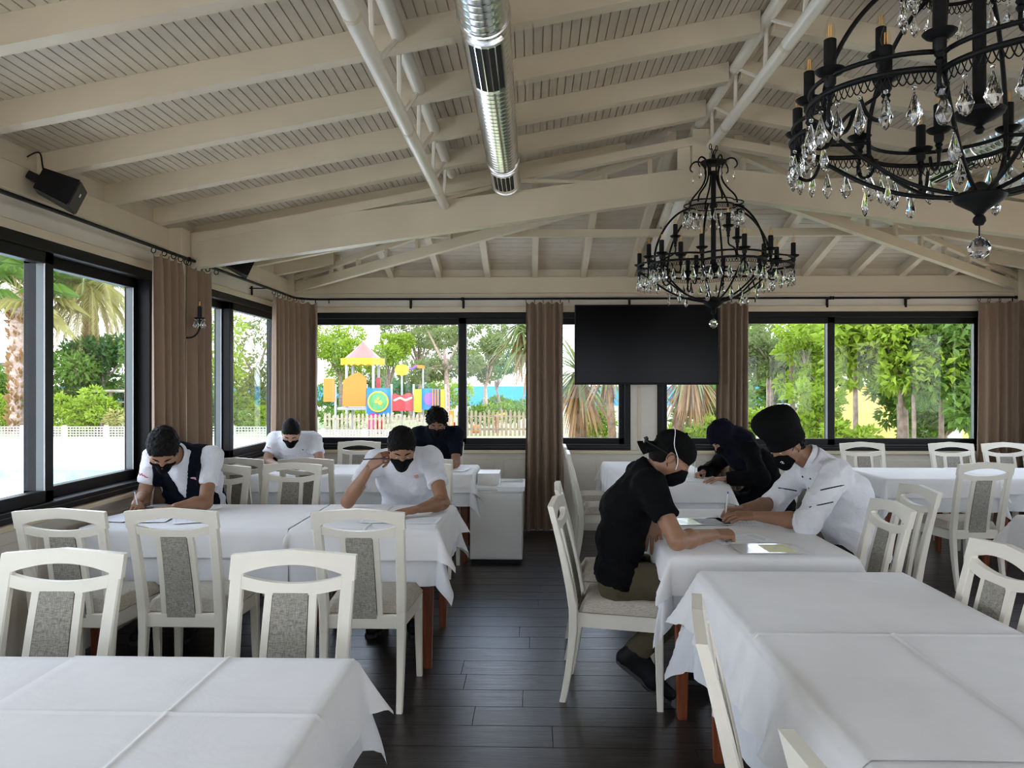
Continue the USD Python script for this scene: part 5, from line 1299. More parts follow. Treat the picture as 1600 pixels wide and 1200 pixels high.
bandp = np.array([[W((.0885 + .003) * math.cos(q) * 1.05, -.013 + 1.05 * (.1055 + .003) * math.sin(q), z) for q in np.linspace(0, 2 * PI, 41)] for z in (.006, .03, .062)])
part(tq, 'band', grid_mesh(bandp), 'toque_cloth', True)
def piping(info, pts, r=.0035):
    q = [on_surface(info, p - np.array(d) / np.linalg.norm(d) * .12, d) for p, d in pts]
    return tube(spline(q, 14), r, 5)
j = i7['j']; pp = []
s0, el, wr_ = j['shL'], j['elL'], j['wrL']
ar = (el - s0) / np.linalg.norm(el - s0)
for fr_ in (.30, .66):
    c = s0 + (el - s0) * fr_
    pp.append(piping(i7, [(c + V3(.055 * t_, 0, 0) - ar * .02 * t_, (0, 1, -.25)) for t_ in (-1, -.5, 0, .5, 1)]))
c = el + (wr_ - el) * .06
s0, el, wr_ = j['shR'], j['elR'], j['wrR']
pp.append(piping(i7, [(s0 + (el - s0) * .62 + V3(.05 * t_, 0, -.01 * t_), (.15, 1, -.2)) for t_ in (-1, -.5, 0, .5, 1)]))
[part(i7['t'], 'piping', q_, 'thread_black', True) for q_ in pp]
nf = i7['front']; b = []
for k in range(4):
    for q in (-.05, .055):
        c = on_surface(i7, i7['neck'] - i7['up'] * (.05 + .075 * k) + i7['ax'] * q + nf * .25, -nf); b.append(ellipsoid(c, (.0065, .0065, .0065), 1))
part(i7['t'], 'jacket_buttons', cat(*b), 'thread_black', True)
part(i7['t'], 'mask_mark', surf_patch(i7, W(-.034, .0985, -.052), R @ V3(-.75, -.6, 0), R @ V3(0, .1, 1), LineString([(-.008, .004), (0, .008), (.006, .002), (-.002, -.004), (.008, -.008)]).buffer(.0018), .006, .001), 'badge_white')

# ---------------------------------------------------------------- papers and pens on the tables
TZ = H + .0145
def sheet(label, x, y, rz, w=.21, l=.297, kind='table', z=TZ, name='paper_sheet', mat='paper', lines=True):
    t = thing(name, label, 'paper' if mat == 'paper' else 'plastic sheet', (x, y, z), rz)
    part(t, 'sheet', box(-w / 2, w / 2, -l / 2, l / 2, 0, .0008), mat)
    if lines:
        m = []
        if kind == 'table':
            for k in range(9): m.append(box(-w * .42, w * .42, -l * .36 + k * l * .07 - .0007, -l * .36 + k * l * .07 + .0007, .0008, .0011))
            for k in range(4): m.append(box(-w * .42 + k * w * .28 - .0007, -w * .42 + k * w * .28 + .0007, -l * .36, -l * .36 + 8 * l * .07, .0008, .0011))
        for k in range(4): m.append(box(-w * .38, w * (.1 + .08 * ((k * 7) % 4)), l * .28 + k * .012, l * .28 + k * .012 + .003, .0008, .0011))
        part(t, 'printed_lines', cat(*m), 'print_grey')
    return t
sheet('white exam paper under the pen of the person in the navy vest', -2.16, 4.34, 8)
sheet('white paper beside the window, left of the person in the navy vest', -2.34, 4.36, -12, lines=False)
sheet('white paper with pen lines behind the second chair from the window', -1.93, 4.32, 25)
sheet('white exam paper in front of the person resting a hand on the temple', -.86, 4.36, 4)
sheet('printed exam paper at the elbow of the person resting a hand on the temple', -.665, 4.30, -3, .29, .2)
sheet('white paper on the table at the left edge of the picture', -1.58, 1.95, 30, lines=False, z=H + .006)
sheet('white paper under the forearms of the person in the back left corner', -2.05, 6.72, 10, lines=False)
sheet('white paper on the corner of the back left table', -.68, 6.85, -8, lines=False)
sheet('white exam paper under the pen of the person in the headscarf', 1.30, 6.16, 70)
sheet('white exam paper under the hands of the chef', 1.12, 4.30, 80)
sheet('white exam paper under the fist of the person in black', 1.02, 3.82, -75)
M('clear_film', {'p': ('principled_bsdf', {'base_color': (.75, .74, .70), 'roughness': .08, 'specular_ior_level': .8})}, [], 'p.BSDF')
for lab, x, y, rz in (('glossy plastic menu sleeve catching the light between the two writing men', .93, 4.30, 96), ('glossy plastic menu sleeve with a yellow print near the table edge', 1.09, 3.60, 92)):
    t = sheet(lab, x, y, rz, .21, .30, mat='clear_film', name='menu_sleeve')
    part(t, 'print_panel', box(-.08, .08, -.11, .02, .0011, .0014), 'print_yellow' if 'yellow' in lab else 'print_grey')
    part(t, 'edge_strip', cat(box(-.105, .105, .140, .146, .0008, .0016), box(-.105, -.100, -.15, .15, .0008, .0016)), 'print_grey')
tip = i1['j']['wrR'] + V3(.055, -.085, -.045)
pen_thing('white pen in the hand of the person in the navy vest', (tip[0], tip[1], .757), (-.28, .15, .95))
pen_thing('dark pen lying on the paper behind the first chair', (-2.10, 4.55, .764), (-1, .25, .02), 'pen_black')
w = i3['j']['wrR']; pen_thing('dark pen held at the temple of the resting person', w + V3(-.045, -.055, .045), (.95, .1, .05), 'pen_black', .13)
w = i6['j']['wrR']; pen_thing('white pen in the hand of the person in the headscarf', (w[0] - .085, w[1] - .075, .757), (.1, .25, .9))
w = i7['j']['wrR']; pen_thing('white pen standing in the hand of the chef', (w[0] - .10, w[1] - .045, .757), (.08, -.05, .98))
pen_thing('dark pen lying on the paper in front of the resting person', (-.98, 4.53, .764), (1, -.15, .02), 'pen_black', .12)
# ---------------------------------------------------------------- chandeliers and the candle sconce
def drop_mesh(L=.066, r=.0165, bead=True, sides=6):
    """a faceted crystal drop hanging from z = 0 down, with a small bead above"""
    a = np.linspace(0, 2 * PI, sides, endpoint=False)
    ring = lambda rr, z, o=0: [(rr * math.cos(q + o), rr * .62 * math.sin(q + o), z) for q in a]
    z0 = -.018 if bead else -.004
    pts = ring(.0022, z0) + ring(r * .62, z0 - L * .38) + ring(r, z0 - L * .64, PI / sides) + ring(r * .62, z0 - L * .88) + [(0, 0, z0 - L)]
    m = hull(pts)
    if bead: m = cat(m, hull([(x * .0062, y * .0062, -.0085 + z * .0062) for x in (-.6, .6) for y in (-.6, .6) for z in (-.6, .6)] + [(.0062, 0, -.0085), (-.0062, 0, -.0085), (0, .0062, -.0085), (0, -.0062, -.0085), (0, 0, -.0023), (0, 0, -.0147)]))
    return m
def bulb_parts(parent, p, s=1.0):
    b = part(parent, 'bulb', tr(lathe([(.0001, 0), (.0085, .0), (.0125, .012), (.0135, .022), (.011, .036), (.006, .050), (.0015, .060), (.0001, .061)], 14), p, s=s), 'bulb_glass', True)
    part(b, 'filament', cat(*[rod(np.array(p) + s * V3(.0045 * math.cos(q), .0045 * math.sin(q), .008), np.array(p) + s * V3(.0035 * math.cos(q), .0035 * math.sin(q), .036), .0016 * s, 5) for q in (0, 1.57, 3.14, 4.71)]), 'filament_amber')
def candle(parent, p, arm=None):
    c = part(parent, 'candle', tr(lathe([(.0001, .0), (.0155, .0), (.0155, .082), (.0125, .084), (.0001, .083)], 14), p), 'black_metal', 35)
    part(c, 'drip_dish', tr(lathe([(.0001, -.012), (.014, -.012), (.030, -.005), (.038, .004), (.036, .006), (.016, .0), (.0001, .0)], 20), p), 'black_metal', 35)
    part(c, 'cup', tr(lathe([(.0001, -.075), (.006, -.072), (.0115, -.062), (.007, -.054), (.012, -.046), (.009, -.040), (.015, -.030), (.015, -.011), (.0001, -.011)], 12), p), 'black_metal', 35)
    bulb_parts(parent, np.array(p) + (0, 0, .083))
def lobed(r0, dr, th): return r0 + dr * np.abs(np.cos(3 * th)) ** .75
def make_chandelier(label, loc):
    """z = 0 at the tip of the crystal ball"""
    t = thing('chandelier', label, 'chandelier', loc, 20, group=None)
    B = 'black_metal'
    th = np.linspace(0, 2 * PI, 144, endpoint=False)
    def ring(r0, dr, z, rad): return tube(np.c_[lobed(r0, dr, th) * np.cos(th), lobed(r0, dr, th) * np.sin(th), np.full(144, z)], rad, 7, closed=True)
    part(t, 'finial_ball', hull([(.030 * math.cos(a) * math.cos(b), .030 * math.sin(a) * math.cos(b), .030 + .030 * math.sin(b)) for a in np.linspace(0, 2 * PI, 10, endpoint=False) for b in np.linspace(-1.2, 1.2, 5)] + [(0, 0, 0), (0, 0, .066)]), 'crystal')
    part(t, 'hook', tube([(0, 0, .062), (0, 0, .08), (0, 0, .094)], .002, 6), B)
    part(t, 'hub', lathe([(.0001, .092), (.010, .094), (.0165, .104), (.0155, .114), (.010, .122), (.020, .134), (.045, .150), (.060, .160), (.068, .172), (.066, .178), (.052, .184), (.030, .192), (.014, .21), (.0001, .215)], 28), B, 35)
    part(t, 'column', lathe([(.0001, .345), (.008, .347), (.014, .357), (.008, .367), (.018, .374), (.040, .384), (.062, .398), (.066, .408), (.060, .412), (.030, .420), (.020, .44), (.017, .46), (.017, .80), (.024, .81), (.024, .83), (.017, .84), (.017, 1.02), (.03, 1.03), (.03, 1.05), (.0001, 1.06)], 20), B, 35)
    ZR_ = .40                                       # the lower rail of the big ring
    part(t, 'big_ring', cat(ring(.405, .105, ZR_, .0078)), B, True); part(t, 'big_ring_rail', ring(.400, .105, ZR_ + .042, .0062), B, True)
    part(t, 'small_ring', ring(.165, .032, .80, .0055), B, True); part(t, 'small_ring_rail', ring(.163, .032, .832, .0045), B, True)
    def lace(r0, dr, z, hgt, n, rad):
        out = []; q = np.linspace(0, 2 * PI, n * 12, endpoint=False)
        for ph in (0, PI):
            zz = z - hgt * np.abs(np.sin(q * n / 2 + ph / 2))
            rr = lobed(r0, dr, q); out.append(tube(np.c_[rr * np.cos(q), rr * np.sin(q), zz], rad, 4, closed=True))
        return cat(*out)
    tag(part(t, 'big_lace', lace(.405, .105, ZR_, .034, 96, .0016), B), kind='stuff'); tag(part(t, 'small_lace', lace(.165, .032, .80, .030, 44, .0014), B), kind='stuff')
    for k in range(6):
        a = k * PI / 3; c, s = math.cos(a), math.sin(a); a2 = a + PI / 6; c2, s2 = math.cos(a2), math.sin(a2)
        P = lambda r, z, u=c, v=s: (r * u, r * v, z)
        # bowl arms up from the hub to the lobes and to the cusps
        if k % 2 == 0: part(t, 'bowl_arm', tube(spline([P(.05, .176), P(.16, .20), P(.30, .26), P(.42, .345), P(.50, .40)], 22), .0066, 7), B, True)
        part(t, 'bowl_arm', tube(spline([P(.055, .182, c2, s2), P(.17, .215, c2, s2), P(.29, .29, c2, s2), P(.37, .36, c2, s2), P(.402, .40, c2, s2)], 20), .0060, 7), B, True)
        # cage bars from the big ring over the shoulder to the small ring
        part(t, 'cage_bar', tube(spline([P(.402, .40, c2, s2), P(.405, .47, c2, s2), P(.37, .60, c2, s2), P(.30, .71, c2, s2), P(.215, .78, c2, s2), P(.165, .80, c2, s2)], 26), .0070, 7), B, True)
        # neck bars, belly then flare, and the curled leaves of the crown
        part(t, 'neck_bar', tube(spline([P(.155, .83), P(.150, .86), P(.115, .91), P(.068, .97), P(.050, 1.03), P(.062, 1.09), P(.085, 1.115)], 24), .0060, 7), B, True)
        part(t, 'crown_curl', tube(spline([P(.055, 1.09), P(.085, 1.122), P(.125, 1.128), P(.150, 1.105), P(.152, 1.075), P(.136, 1.062)], 20), np.linspace(.0065, .004, 20), 7), B, True)
        # candle arms: at the lobes, at the cusps, and an inner upper tier
        candle(t, P(.505, ZR_ + .052)); part(t, 'candle_arm', tube(spline([P(.43, .36), P(.47, .30), P(.505, .32), P(.505, ZR_ - .02)], 14), .0055, 7), B, True)
        candle(t, P(.445, ZR_ + .070, c2, s2)); part(t, 'candle_arm', tube(spline([P(.37, .38, c2, s2), P(.41, .33, c2, s2), P(.445, .345, c2, s2), P(.445, ZR_, c2, s2)], 14), .0055, 7), B, True)
        if k % 2 == 0:
            candle(t, P(.255, ZR_ + .235)); part(t, 'candle_arm', tube(spline([P(.39, .40), P(.36, .47), P(.30, .50), P(.255, .53), P(.255, ZR_ + .165)], 16), .0055, 7), B, True)
        else:
            candle(t, P(.325, ZR_ + .06)); part(t, 'candle_arm', tube(spline([P(.41, .40), P(.375, .35), P(.335, .35), P(.325, ZR_ - .01)], 14), .0055, 7), B, True)
    part(t, 'crown_plate', lathe([(.0001, 1.095), (.05, 1.095), (.085, 1.108), (.088, 1.116), (.03, 1.122), (.014, 1.14), (.012, 1.165), (.0001, 1.17)], 24), B, 35)
    # chain up to the truss
    for k in range(2):
        for q in (-1, 1):
            a = np.linspace(0, 2 * PI, 14, endpoint=False); cx = q * (.014 + .018 * k)
            ring_ = np.c_[cx + .009 * np.cos(a) + .006 * q * np.sin(a), np.zeros(14), 1.185 + .028 * k + .018 * np.sin(a)]
            if k % 2: ring_ = np.c_[cx + 0 * a, .009 * np.cos(a), 1.185 + .028 * k + .018 * np.sin(a)]
            part(t, 'chain_link', tube(ring_, .0028, 6, closed=True), B, True)
    # crystals
    def hang(r, z, ang, L=.084, rr=.021):
        m = tr(drop_mesh(L, rr), rz=math.degrees(ang) + 90 + 25 * math.sin(7 * ang)); m.apply_translation((r * math.cos(ang), r * math.sin(ang), z)); part(t, 'crystal_drop', m, 'crystal')
    for k in range(54):
        a = (k + .5) * 2 * PI / 54; hang(float(lobed(.405, .105, a)), ZR_ - .034, a)
    for k in range(30):
        a = (k + .5) * 2 * PI / 30; hang(float(lobed(.165, .032, a)), .80 - .030, a, .068, .0175)
    for k in range(6):
        hang(.136, 1.060, k * PI / 3, .060, .014)
        (hang(.300, .258, k * PI / 3, .080, .017) if k % 2 == 0 else hang(.300, .296, k * PI / 3 + PI / 6, .080, .017)); hang(.235, .245, k * PI / 3 + PI / 6, .070, .016)
        hang(.505, ZR_ - .022, k * PI / 3, .055, .014); hang(.445, ZR_ - .006, k * PI / 3 + PI / 6, .055, .014)
    return t
ch1 = make_chandelier('black iron crystal chandelier close to the camera, cut by the top right picture corner', (1.235, 2.16, 1.865))
copy_of(ch1, 'black iron crystal chandelier hanging farther back in front of the television', (1.215, 5.2, 1.895), 38)

s = on_x(312, 492, XL + .22)
t = thing('wall_sconce', 'small black candle sconce with crystals on the left wall post between two curtains', 'wall lamp', (s[0], s[1], s[2] - .07))
part(t, 'back_plate', tr(lathe([(.0001, 0), (.035, 0), (.04, .006), (.03, .014), (.0001, .016)], 20), (-.21, 0, -.03), ry=90), 'black_metal', 35)
part(t, 'arm', tube(spline([(-.20, 0, -.03), (-.12, 0, -.085), (-.04, 0, -.08), (0, 0, -.02), (0, 0, .03)], 20), .006, 7), 'black_metal', True)
candle(t, (0, 0, .045))
for k in range(8):
    a = k * PI / 4; m = tr(drop_mesh(.05, .013), (.034 * math.cos(a), .034 * math.sin(a), .043), rz=0); part(t, 'crystal_drop', m, 'crystal')
# ---------------------------------------------------------------- outdoors
GZ = -.45
def leafmat(name, cols, trans=.35, rough=.5):
    M(name, {'g': ('geometry', {}), 'r': ('rgb_ramp', {'ramp': [(i / (len(cols) - 1), c) for i, c in enumerate(cols)]}), 'p': ('principled_bsdf', {'roughness': rough, 'specular_ior_level': .35}),
             't': ('translucent_bsdf', {}), 'm': ('mix_closure', {'fac': trans})},
      [('g.random_per_island', 'r.fac'), ('r.color', 'p.base_color'), ('r.color', 't.color'), ('p.BSDF', 'm.closure1'), ('t.BSDF', 'm.closure2')], 'm.closure')
leafmat('leaf_mid', [(.12, .21, .03), (.32, .46, .06), (.52, .64, .12)])
leafmat('leaf_dark', [(.06, .13, .03), (.18, .30, .05), (.36, .48, .10)])
leafmat('leaf_lime', [(.26, .36, .03), (.56, .66, .07), (.76, .78, .16)])
leafmat('leaf_olive', [(.18, .22, .07), (.42, .46, .13), (.62, .60, .22)])
leafmat('leaf_gold', [(.40, .36, .12), (.58, .52, .22), (.72, .64, .36)])
leafmat('leaf_dry', [(.30, .17, .07), (.55, .36, .16), (.72, .52, .30)], .15)
leafmat('leaf_pale', [(.12, .24, .10), (.28, .44, .22), (.44, .58, .34)])
leafmat('flower_mix', [(.5, .05, .05), (.7, .5, .1), (.6, .6, .55)], .2)
plain('bark', (.30, .215, .17), .9, var=.35, scale=9, bump=.6, bscale=25)
plain('bark_pink', (.46, .33, .26), .9, var=.3, scale=12, bump=.6, bscale=30)
plain('bark_brown', (.20, .12, .07), .9, var=.4, scale=10, bump=.8, bscale=30)
plain('deck', (.84, .82, .78), .8, var=.05)
plain('warm_bounce_tint', (.62, .47, .32), .85, var=.1, scale=2)  # warm tone made up for the light it bounces indoors
plain('lawn', (.30, .36, .16), .95, var=.4, scale=1.5)
plain('soil', (.36, .34, .17), .95, var=.15, scale=2)
plain('pool_water', (.36, .80, .82), .05)
plain('sea', (.05, .20, .36), 1.0, spec=0.0)
plain('fence_white', (0.6, 0.6, 0.58), .5)
plain('fence_wood', (0.26, 0.2, 0.13), .85, var=.25, scale=6)
plain('fence_pale', (0.34, 0.28, 0.19), .85, var=.25, scale=6)
plain('play_red', (0.45, 0.03, 0.03), .4); plain('play_pink', (0.48, 0.02, 0.12), .4); plain('play_blue', (0.01, 0.17, 0.42), .4); plain('play_green', (0.07, 0.28, 0.08), .4)
plain('play_yellow', (0.72, 0.34, 0.01), .4); plain('play_orange', (0.7, 0.18, 0.01), .4); plain('play_roof', (0.45, 0.14, 0.11), .45); plain('play_purple', (.22, .08, .45), .4)
plain('play_post', (.42, .42, .42), .5)
plain('stucco', (0.62, 0.42, 0.14), .85, var=.06); plain('stucco_pale', (0.62, 0.54, 0.42), .85, var=.06); plain('stone_white', (.70, .68, .62), .85, var=.15, scale=3)
plain('dark_slat', (.06, .07, .07), .6)

def leaves(P, size, seed, N=None, elong=2.2, jitter=.35, up=.35, width=1.0):
    """folded leaves at the points P; N: preferred normals"""
    r = np.random.default_rng(seed); n = len(P)
    d = r.normal(size=(n, 3)); 
    if N is not None: d = d * .8 + N * 1.2
    d[:, 2] -= up * .3; d /= np.linalg.norm(d, axis=1, keepdims=True)
    s = np.cross(d, r.normal(size=(n, 3))); s /= np.linalg.norm(s, axis=1, keepdims=True) + 1e-9
    u = np.cross(s, d); L = size * (1 + jitter * r.normal(size=(n, 1)) * .6); L = np.clip(L, size * .4, size * 1.8); w = L / elong * width
    a, b = P, P + d * L + u * (-.15 * L); mid = P + d * L * .45
    l, rr = mid + s * w * .5 + u * w * .18, mid - s * w * .5 + u * w * .18
    V = np.stack([a, rr, b, l], 1).reshape(-1, 3); i = np.arange(n) * 4
    F = np.vstack([np.c_[i, i + 1, i + 2], np.c_[i, i + 2, i + 3]])
    return trimesh.Trimesh(V, F, process=False)
def crown_pts(lobes, n, seed, shell=.55):
    r = np.random.default_rng(seed); vol = np.array([np.prod(l[1]) ** (2 / 3) for l in lobes]); k = r.choice(len(lobes), n, p=vol / vol.sum())
    d = r.normal(size=(n, 3)); d /= np.linalg.norm(d, axis=1, keepdims=True); rad = shell + (1 - shell) * r.random((n, 1)) ** .6
    C = np.array([l[0] for l in lobes], float)[k]; R = np.array([l[1] for l in lobes], float)[k]
    return C + d * R * rad, d
def tree(name, label, cat_, base, h, lobes, n, size, mat, bark='bark', tr_=.12, seed=1, branches=True, elong=2.0, lean=(0, 0), group=None, bloom=0):
    """lobes relative to the base"""
    t = thing(name, label, cat_, base, group=group); r = random.Random(seed)
    top = np.array([lean[0], lean[1], h])
    part(t, 'trunk', tube(spline([(0, 0, -.05), (lean[0] * .3 + .05 * r.random(), lean[1] * .3, h * .4), tuple(top)], 10), np.linspace(tr_, tr_ * .6, 10), 9), bark, True)
    if branches:
        for c, rad in lobes:
            part(t, 'branch', tube(spline([tuple(top * .85), tuple(top * .4 + np.array(c) * .6 + (0, 0, -.1)), tuple(c)], 8), np.linspace(tr_ * .5, tr_ * .12, 8), 6), bark, True)
    P, N = crown_pts(lobes, n, seed)
    part(t, 'foliage', leaves(P, size, seed + 1, N, elong), mat, kind='stuff')
    if bloom:
        P, N = crown_pts(lobes, bloom, seed + 5, .9); part(t, 'blossom', leaves(P, size * .8, seed + 6, N, 1.2), 'flower_mix', kind='stuff')
    return t
def lob(r, n, spread, rad, z0, z1, flat=.8):
    return [((r.uniform(-spread, spread), r.uniform(-spread, spread) * .8, r.uniform(z0, z1)), (rad * r.uniform(.7, 1.2),) * 2 + (rad * flat * r.uniform(.7, 1.1),)) for _ in range(n)]
def frond(base, d, L, droop, lw, n=34, seed=0, ll=.62):
    """a feather leaf: rachis and leaflets (rachis mesh, leaflet mesh)"""
    r = np.random.default_rng(seed); d = np.array(d, float); d /= np.linalg.norm(d); pts = []; p = np.array(base, float); v = d.copy()
    for i in range(14):
        pts.append(p.copy()); p = p + v * L / 13; v[2] -= droop / 13; v /= np.linalg.norm(v)
    pts = np.array(pts); s = spline(pts, n); tg = np.gradient(s, axis=0); tg /= np.linalg.norm(tg, axis=1, keepdims=True)
    sd = np.cross(tg, (0, 0, 1)); sd /= np.linalg.norm(sd, axis=1, keepdims=True) + 1e-9
    V, F = [], []
    for i in range(3, n):
        for q in (-1, 1):
            ln = ll * math.sin(min(1, (i + 2) / n * 1.15) * PI * .86 + .15) + .06
            dr = sd[i] * q * .75 + tg[i] * .55 + np.array((0, 0, -.45)) + r.normal(size=3) * .08; dr /= np.linalg.norm(dr)
            a = s[i]; b = a + dr * ln; w = tg[i] * lw; k = len(V)
            V += [a - w, a + w, b - (0, 0, ln * .12), a + dr * ln * .5 + w * .8]; F += [[k, k + 1, k + 3], [k, k + 3, k + 2]]
    return tube(s, np.linspace(.022, .006, n), 5), trimesh.Trimesh(np.array(V), np.array(F), process=False)
def date_palm(label, base, h, nf, L, seed, mats=('leaf_olive', 'leaf_gold', 'leaf_dry'), tr_=.22):
    t = thing('date_palm', label, 'palm tree', base); r = random.Random(seed)
    part(t, 'trunk', tube([(0, 0, -.1 + (h + .1) * k / 24) for k in range(25)], [tr_ * (1.25 if k % 2 else 1.0) * (1.1 - .2 * k / 24) for k in range(25)], 12), 'bark_brown')
    for k in range(nf):
        a = k * 2.399963; el = 1.15 - 2.1 * (k / nf)
        rc, lf = frond((0.08 * math.cos(a), .08 * math.sin(a), h), (math.cos(a) * math.cos(el), math.sin(a) * math.cos(el), math.sin(el)), L * r.uniform(.85, 1.1), 2.4 + .8 * r.random(), .020, 52, seed * 100 + k)
        f = part(t, 'frond', lf, mats[0] if k < nf * .25 else mats[1] if k < nf * .85 else mats[2], label=None)
        part(f, 'rachis', rc, 'leaf_gold')
    return t
def fan_palm(label, base, h, nf, L, seed, tr_=.2, crown=True):
    t = thing('fan_palm', label, 'palm tree', base); r = np.random.default_rng(seed)
    part(t, 'trunk', tube([(0, 0, -.1 + (h + .1) * k / 40) for k in range(41)], [tr_ * (1.18 if k % 2 else 1.0) for k in range(41)], 12), 'bark_pink')
    n = 420; z = r.random(n) * h * .98; a = r.random(n) * 2 * PI                       # the cut leaf bases that roughen the trunk
    P = np.c_[np.cos(a) * tr_ * 1.05, np.sin(a) * tr_ * 1.05, z]; N = np.c_[np.cos(a) * .7, np.sin(a) * .7, np.full(n, .9)]
    part(t, 'leaf_bases', leaves(P, .26, seed, N * 3, 2.0), 'leaf_dry', kind='stuff')
    for k in range(nf):
        a = k * 2.399963; el = 1.3 - 2.0 * k / nf; d = V3(math.cos(a) * math.cos(el), math.sin(a) * math.cos(el), math.sin(el))
        e = V3(0, 0, h) + d * L * .55
        V, F = [], []; sd = np.cross(d, (0, 0, 1.)); sd /= np.linalg.norm(sd) + 1e-9; up = np.cross(sd, d)
        for i in range(15):
            q = -1.9 + 3.8 * i / 14; b = d * math.cos(q) + sd * math.sin(q); ln = L * .62 * (1 - .12 * abs(q)); w = np.cross(b, up) * .009
            k0 = len(V); tip = e + b * ln - V3(0, 0, .38 * ln); V += [e, e + b * ln * .55 + w, tip, e + b * ln * .55 - w]; F += [[k0, k0 + 1, k0 + 2], [k0, k0 + 2, k0 + 3]]
        f = part(t, 'frond', trimesh.Trimesh(np.array(V), np.array(F), process=False), 'leaf_mid' if k < nf * .7 else 'leaf_gold')
        part(f, 'stalk', rod((0, 0, h), e, .016, 5), 'leaf_gold')
    return t
def sword_head(t, c, n, L, w, seed, mat, lo=-.6, hi=1.2, droop=.9, name='leaf_tuft'):
    """a rosette of long sword leaves (cordyline, yucca); each is a folded strip"""
    r = np.random.default_rng(seed); V, F = [], []
    for i in range(n):
        a = r.random() * 2 * PI; el = r.uniform(lo, hi); d = V3(math.cos(a) * math.cos(el), math.sin(a) * math.cos(el), math.sin(el)); p = np.array(c, float); ln = L * r.uniform(.7, 1.1); s = np.cross(d, (0, 0, 1.)); s /= np.linalg.norm(s) + 1e-9
        k = len(V); m = 6
        for j in range(m):
            ww = w * math.sin(PI * (.12 + .86 * j / (m - 1))); V += [p - s * ww, p + s * ww]
            d = d + V3(0, 0, -droop / m); d /= np.linalg.norm(d); p = p + d * ln / (m - 1)
        for j in range(m - 1): F += [[k + 2 * j, k + 2 * j + 1, k + 2 * j + 3], [k + 2 * j, k + 2 * j + 3, k + 2 * j + 2]]
    part(t, name, trimesh.Trimesh(np.array(V), np.array(F), process=False), mat, kind='stuff')

# ground, pool, sea
solo('terrace', cat(box(-60, XL - .3, -12, 28, GZ - .3, GZ), box(XL - .3, 60, YF + .3, 10.2, GZ - .3, GZ)), 'deck', kind='structure')
solo('warm_bounce_ground', cat(box(XR + .3, 60, -12, YF + .3, GZ - .3, GZ), box(-60, 60, -40, -12, GZ - .3, GZ)), 'warm_bounce_tint', kind='structure')  # unseen ground right and behind, coloured to throw warm light into the room
solo('garden_ground', cat(box(-60, 60, 28, 70, GZ - .3, GZ - .004), box(XL - .3, 60, 10.2, 28, GZ - .3, GZ - .004)), 'soil', kind='structure')
solo('lawn', cat(box(-30, -4.5, 28.6, 44, GZ - .2, GZ + .006), box(1.0, 12, 10.4, 24, GZ - .2, GZ + .006)), 'lawn', 'patchy green lawn behind the white fence and under the right-hand bushes', 'lawn', kind='stuff')
solo('sea_water', box(-900, 900, 70, 1500, -3.2, -3.0), 'sea', 'pale blue sea glimpsed between the trees left of the television', 'sea', kind='stuff')
pw = [on_z(0, 722, GZ), on_z(205, 715, GZ), on_z(205, 745, GZ), on_z(120, 775, GZ), on_z(-60, 800, GZ), on_z(-200, 760, GZ)]
pool = thing('swimming_pool', 'turquoise swimming pool outside the left windows', 'pool')
poly = shapely.affinity.scale(sbox(-14.5, 10.2, -5.9, 17.6).buffer(-.8).buffer(.8), 1, 1)
part(pool, 'water', ext_xy(poly, GZ - .02, GZ + .012), 'pool_water')
part(pool, 'coping', ext_xy(poly.buffer(.32).difference(poly), GZ - .02, GZ + .04), 'fence_white')
# low white mesh fence
def mesh_fence(label, a, b, h, nbay):
    t = thing('mesh_fence', label, 'fence'); a, b = np.array(a, float), np.array(b, float); d = (b - a) / nbay
    for k in range(nbay + 1): part(t, 'fence_post', tr(cbox(-.06, .06, -.06, .06, 0, h + .05, .01), a + d * k), 'fence_white')
    for k in range(nbay):
        p, q = a + d * k, a + d * (k + 1); m = []
        nv = int(np.linalg.norm(d) / .10)
        for i in range(1, nv): x = p + d * i / nv; m.append(rod(x + (0, 0, .04), x + (0, 0, h), .012, 4))
        for z in np.linspace(.06, h, 6): m.append(rod(p + (0, 0, z), q + (0, 0, z), .014, 4))
        part(t, 'mesh_panel', cat(*m), 'fence_white')
fy = 26.0
mesh_fence('low white wire mesh fence across the deck beyond the pool', (on_y(-30, 600, fy)[0], fy, GZ), (on_y(430, 600, fy)[0], fy, GZ), .50, 7)
mesh_fence('low white wire mesh fence in front of the playground', (on_y(440, 600, fy)[0], fy, GZ), (on_y(700, 600, fy)[0], fy, GZ), .40, 4)
# picket fences
def picket_fence(label, a, b, h, step, mat, wd=.6, seed=0):
    t = thing('picket_fence', label, 'fence'); a, b = np.array(a, float), np.array(b, float); L = np.linalg.norm(b - a); n = int(L / step); d = (b - a) / n; r = random.Random(seed); ang = math.degrees(math.atan2(d[1], d[0]))
    w = step * wd
    for i in range(n):
        hh = h * r.uniform(.93, 1.04)
        part(t, 'picket', tr(ext_xz(Polygon([(-w / 2, 0), (w / 2, 0), (w / 2, hh - w * .6), (0, hh), (-w / 2, hh - w * .6)]), -.015, .015), a + d * (i + .5), rz=ang), mat)
    for z in (.25, .75): part(t, 'rail', bar(a + (0, .03, h * z), b + (0, .03, h * z), .03, .07), mat)
yp = 29.0; X = lambda px, Y=yp: on_y(px, 600, Y)[0]
picket_fence('weathered wooden picket fence in front of the playground tower', (X(505), yp, GZ), (X(708), yp, GZ), .86, .155, 'fence_pale', seed=2)
picket_fence('weathered wooden picket fence right of the window bar, by the orange slide', (X(712), yp + .3, GZ), (X(835), yp + .3, GZ), .98, .16, 'fence_wood', seed=3)
picket_fence('grey board fence behind the palm trunks under the television', (X(890, 17), 17, GZ), (X(975, 17), 17, GZ), .95, .14, 'fence_wood', .9, seed=4)

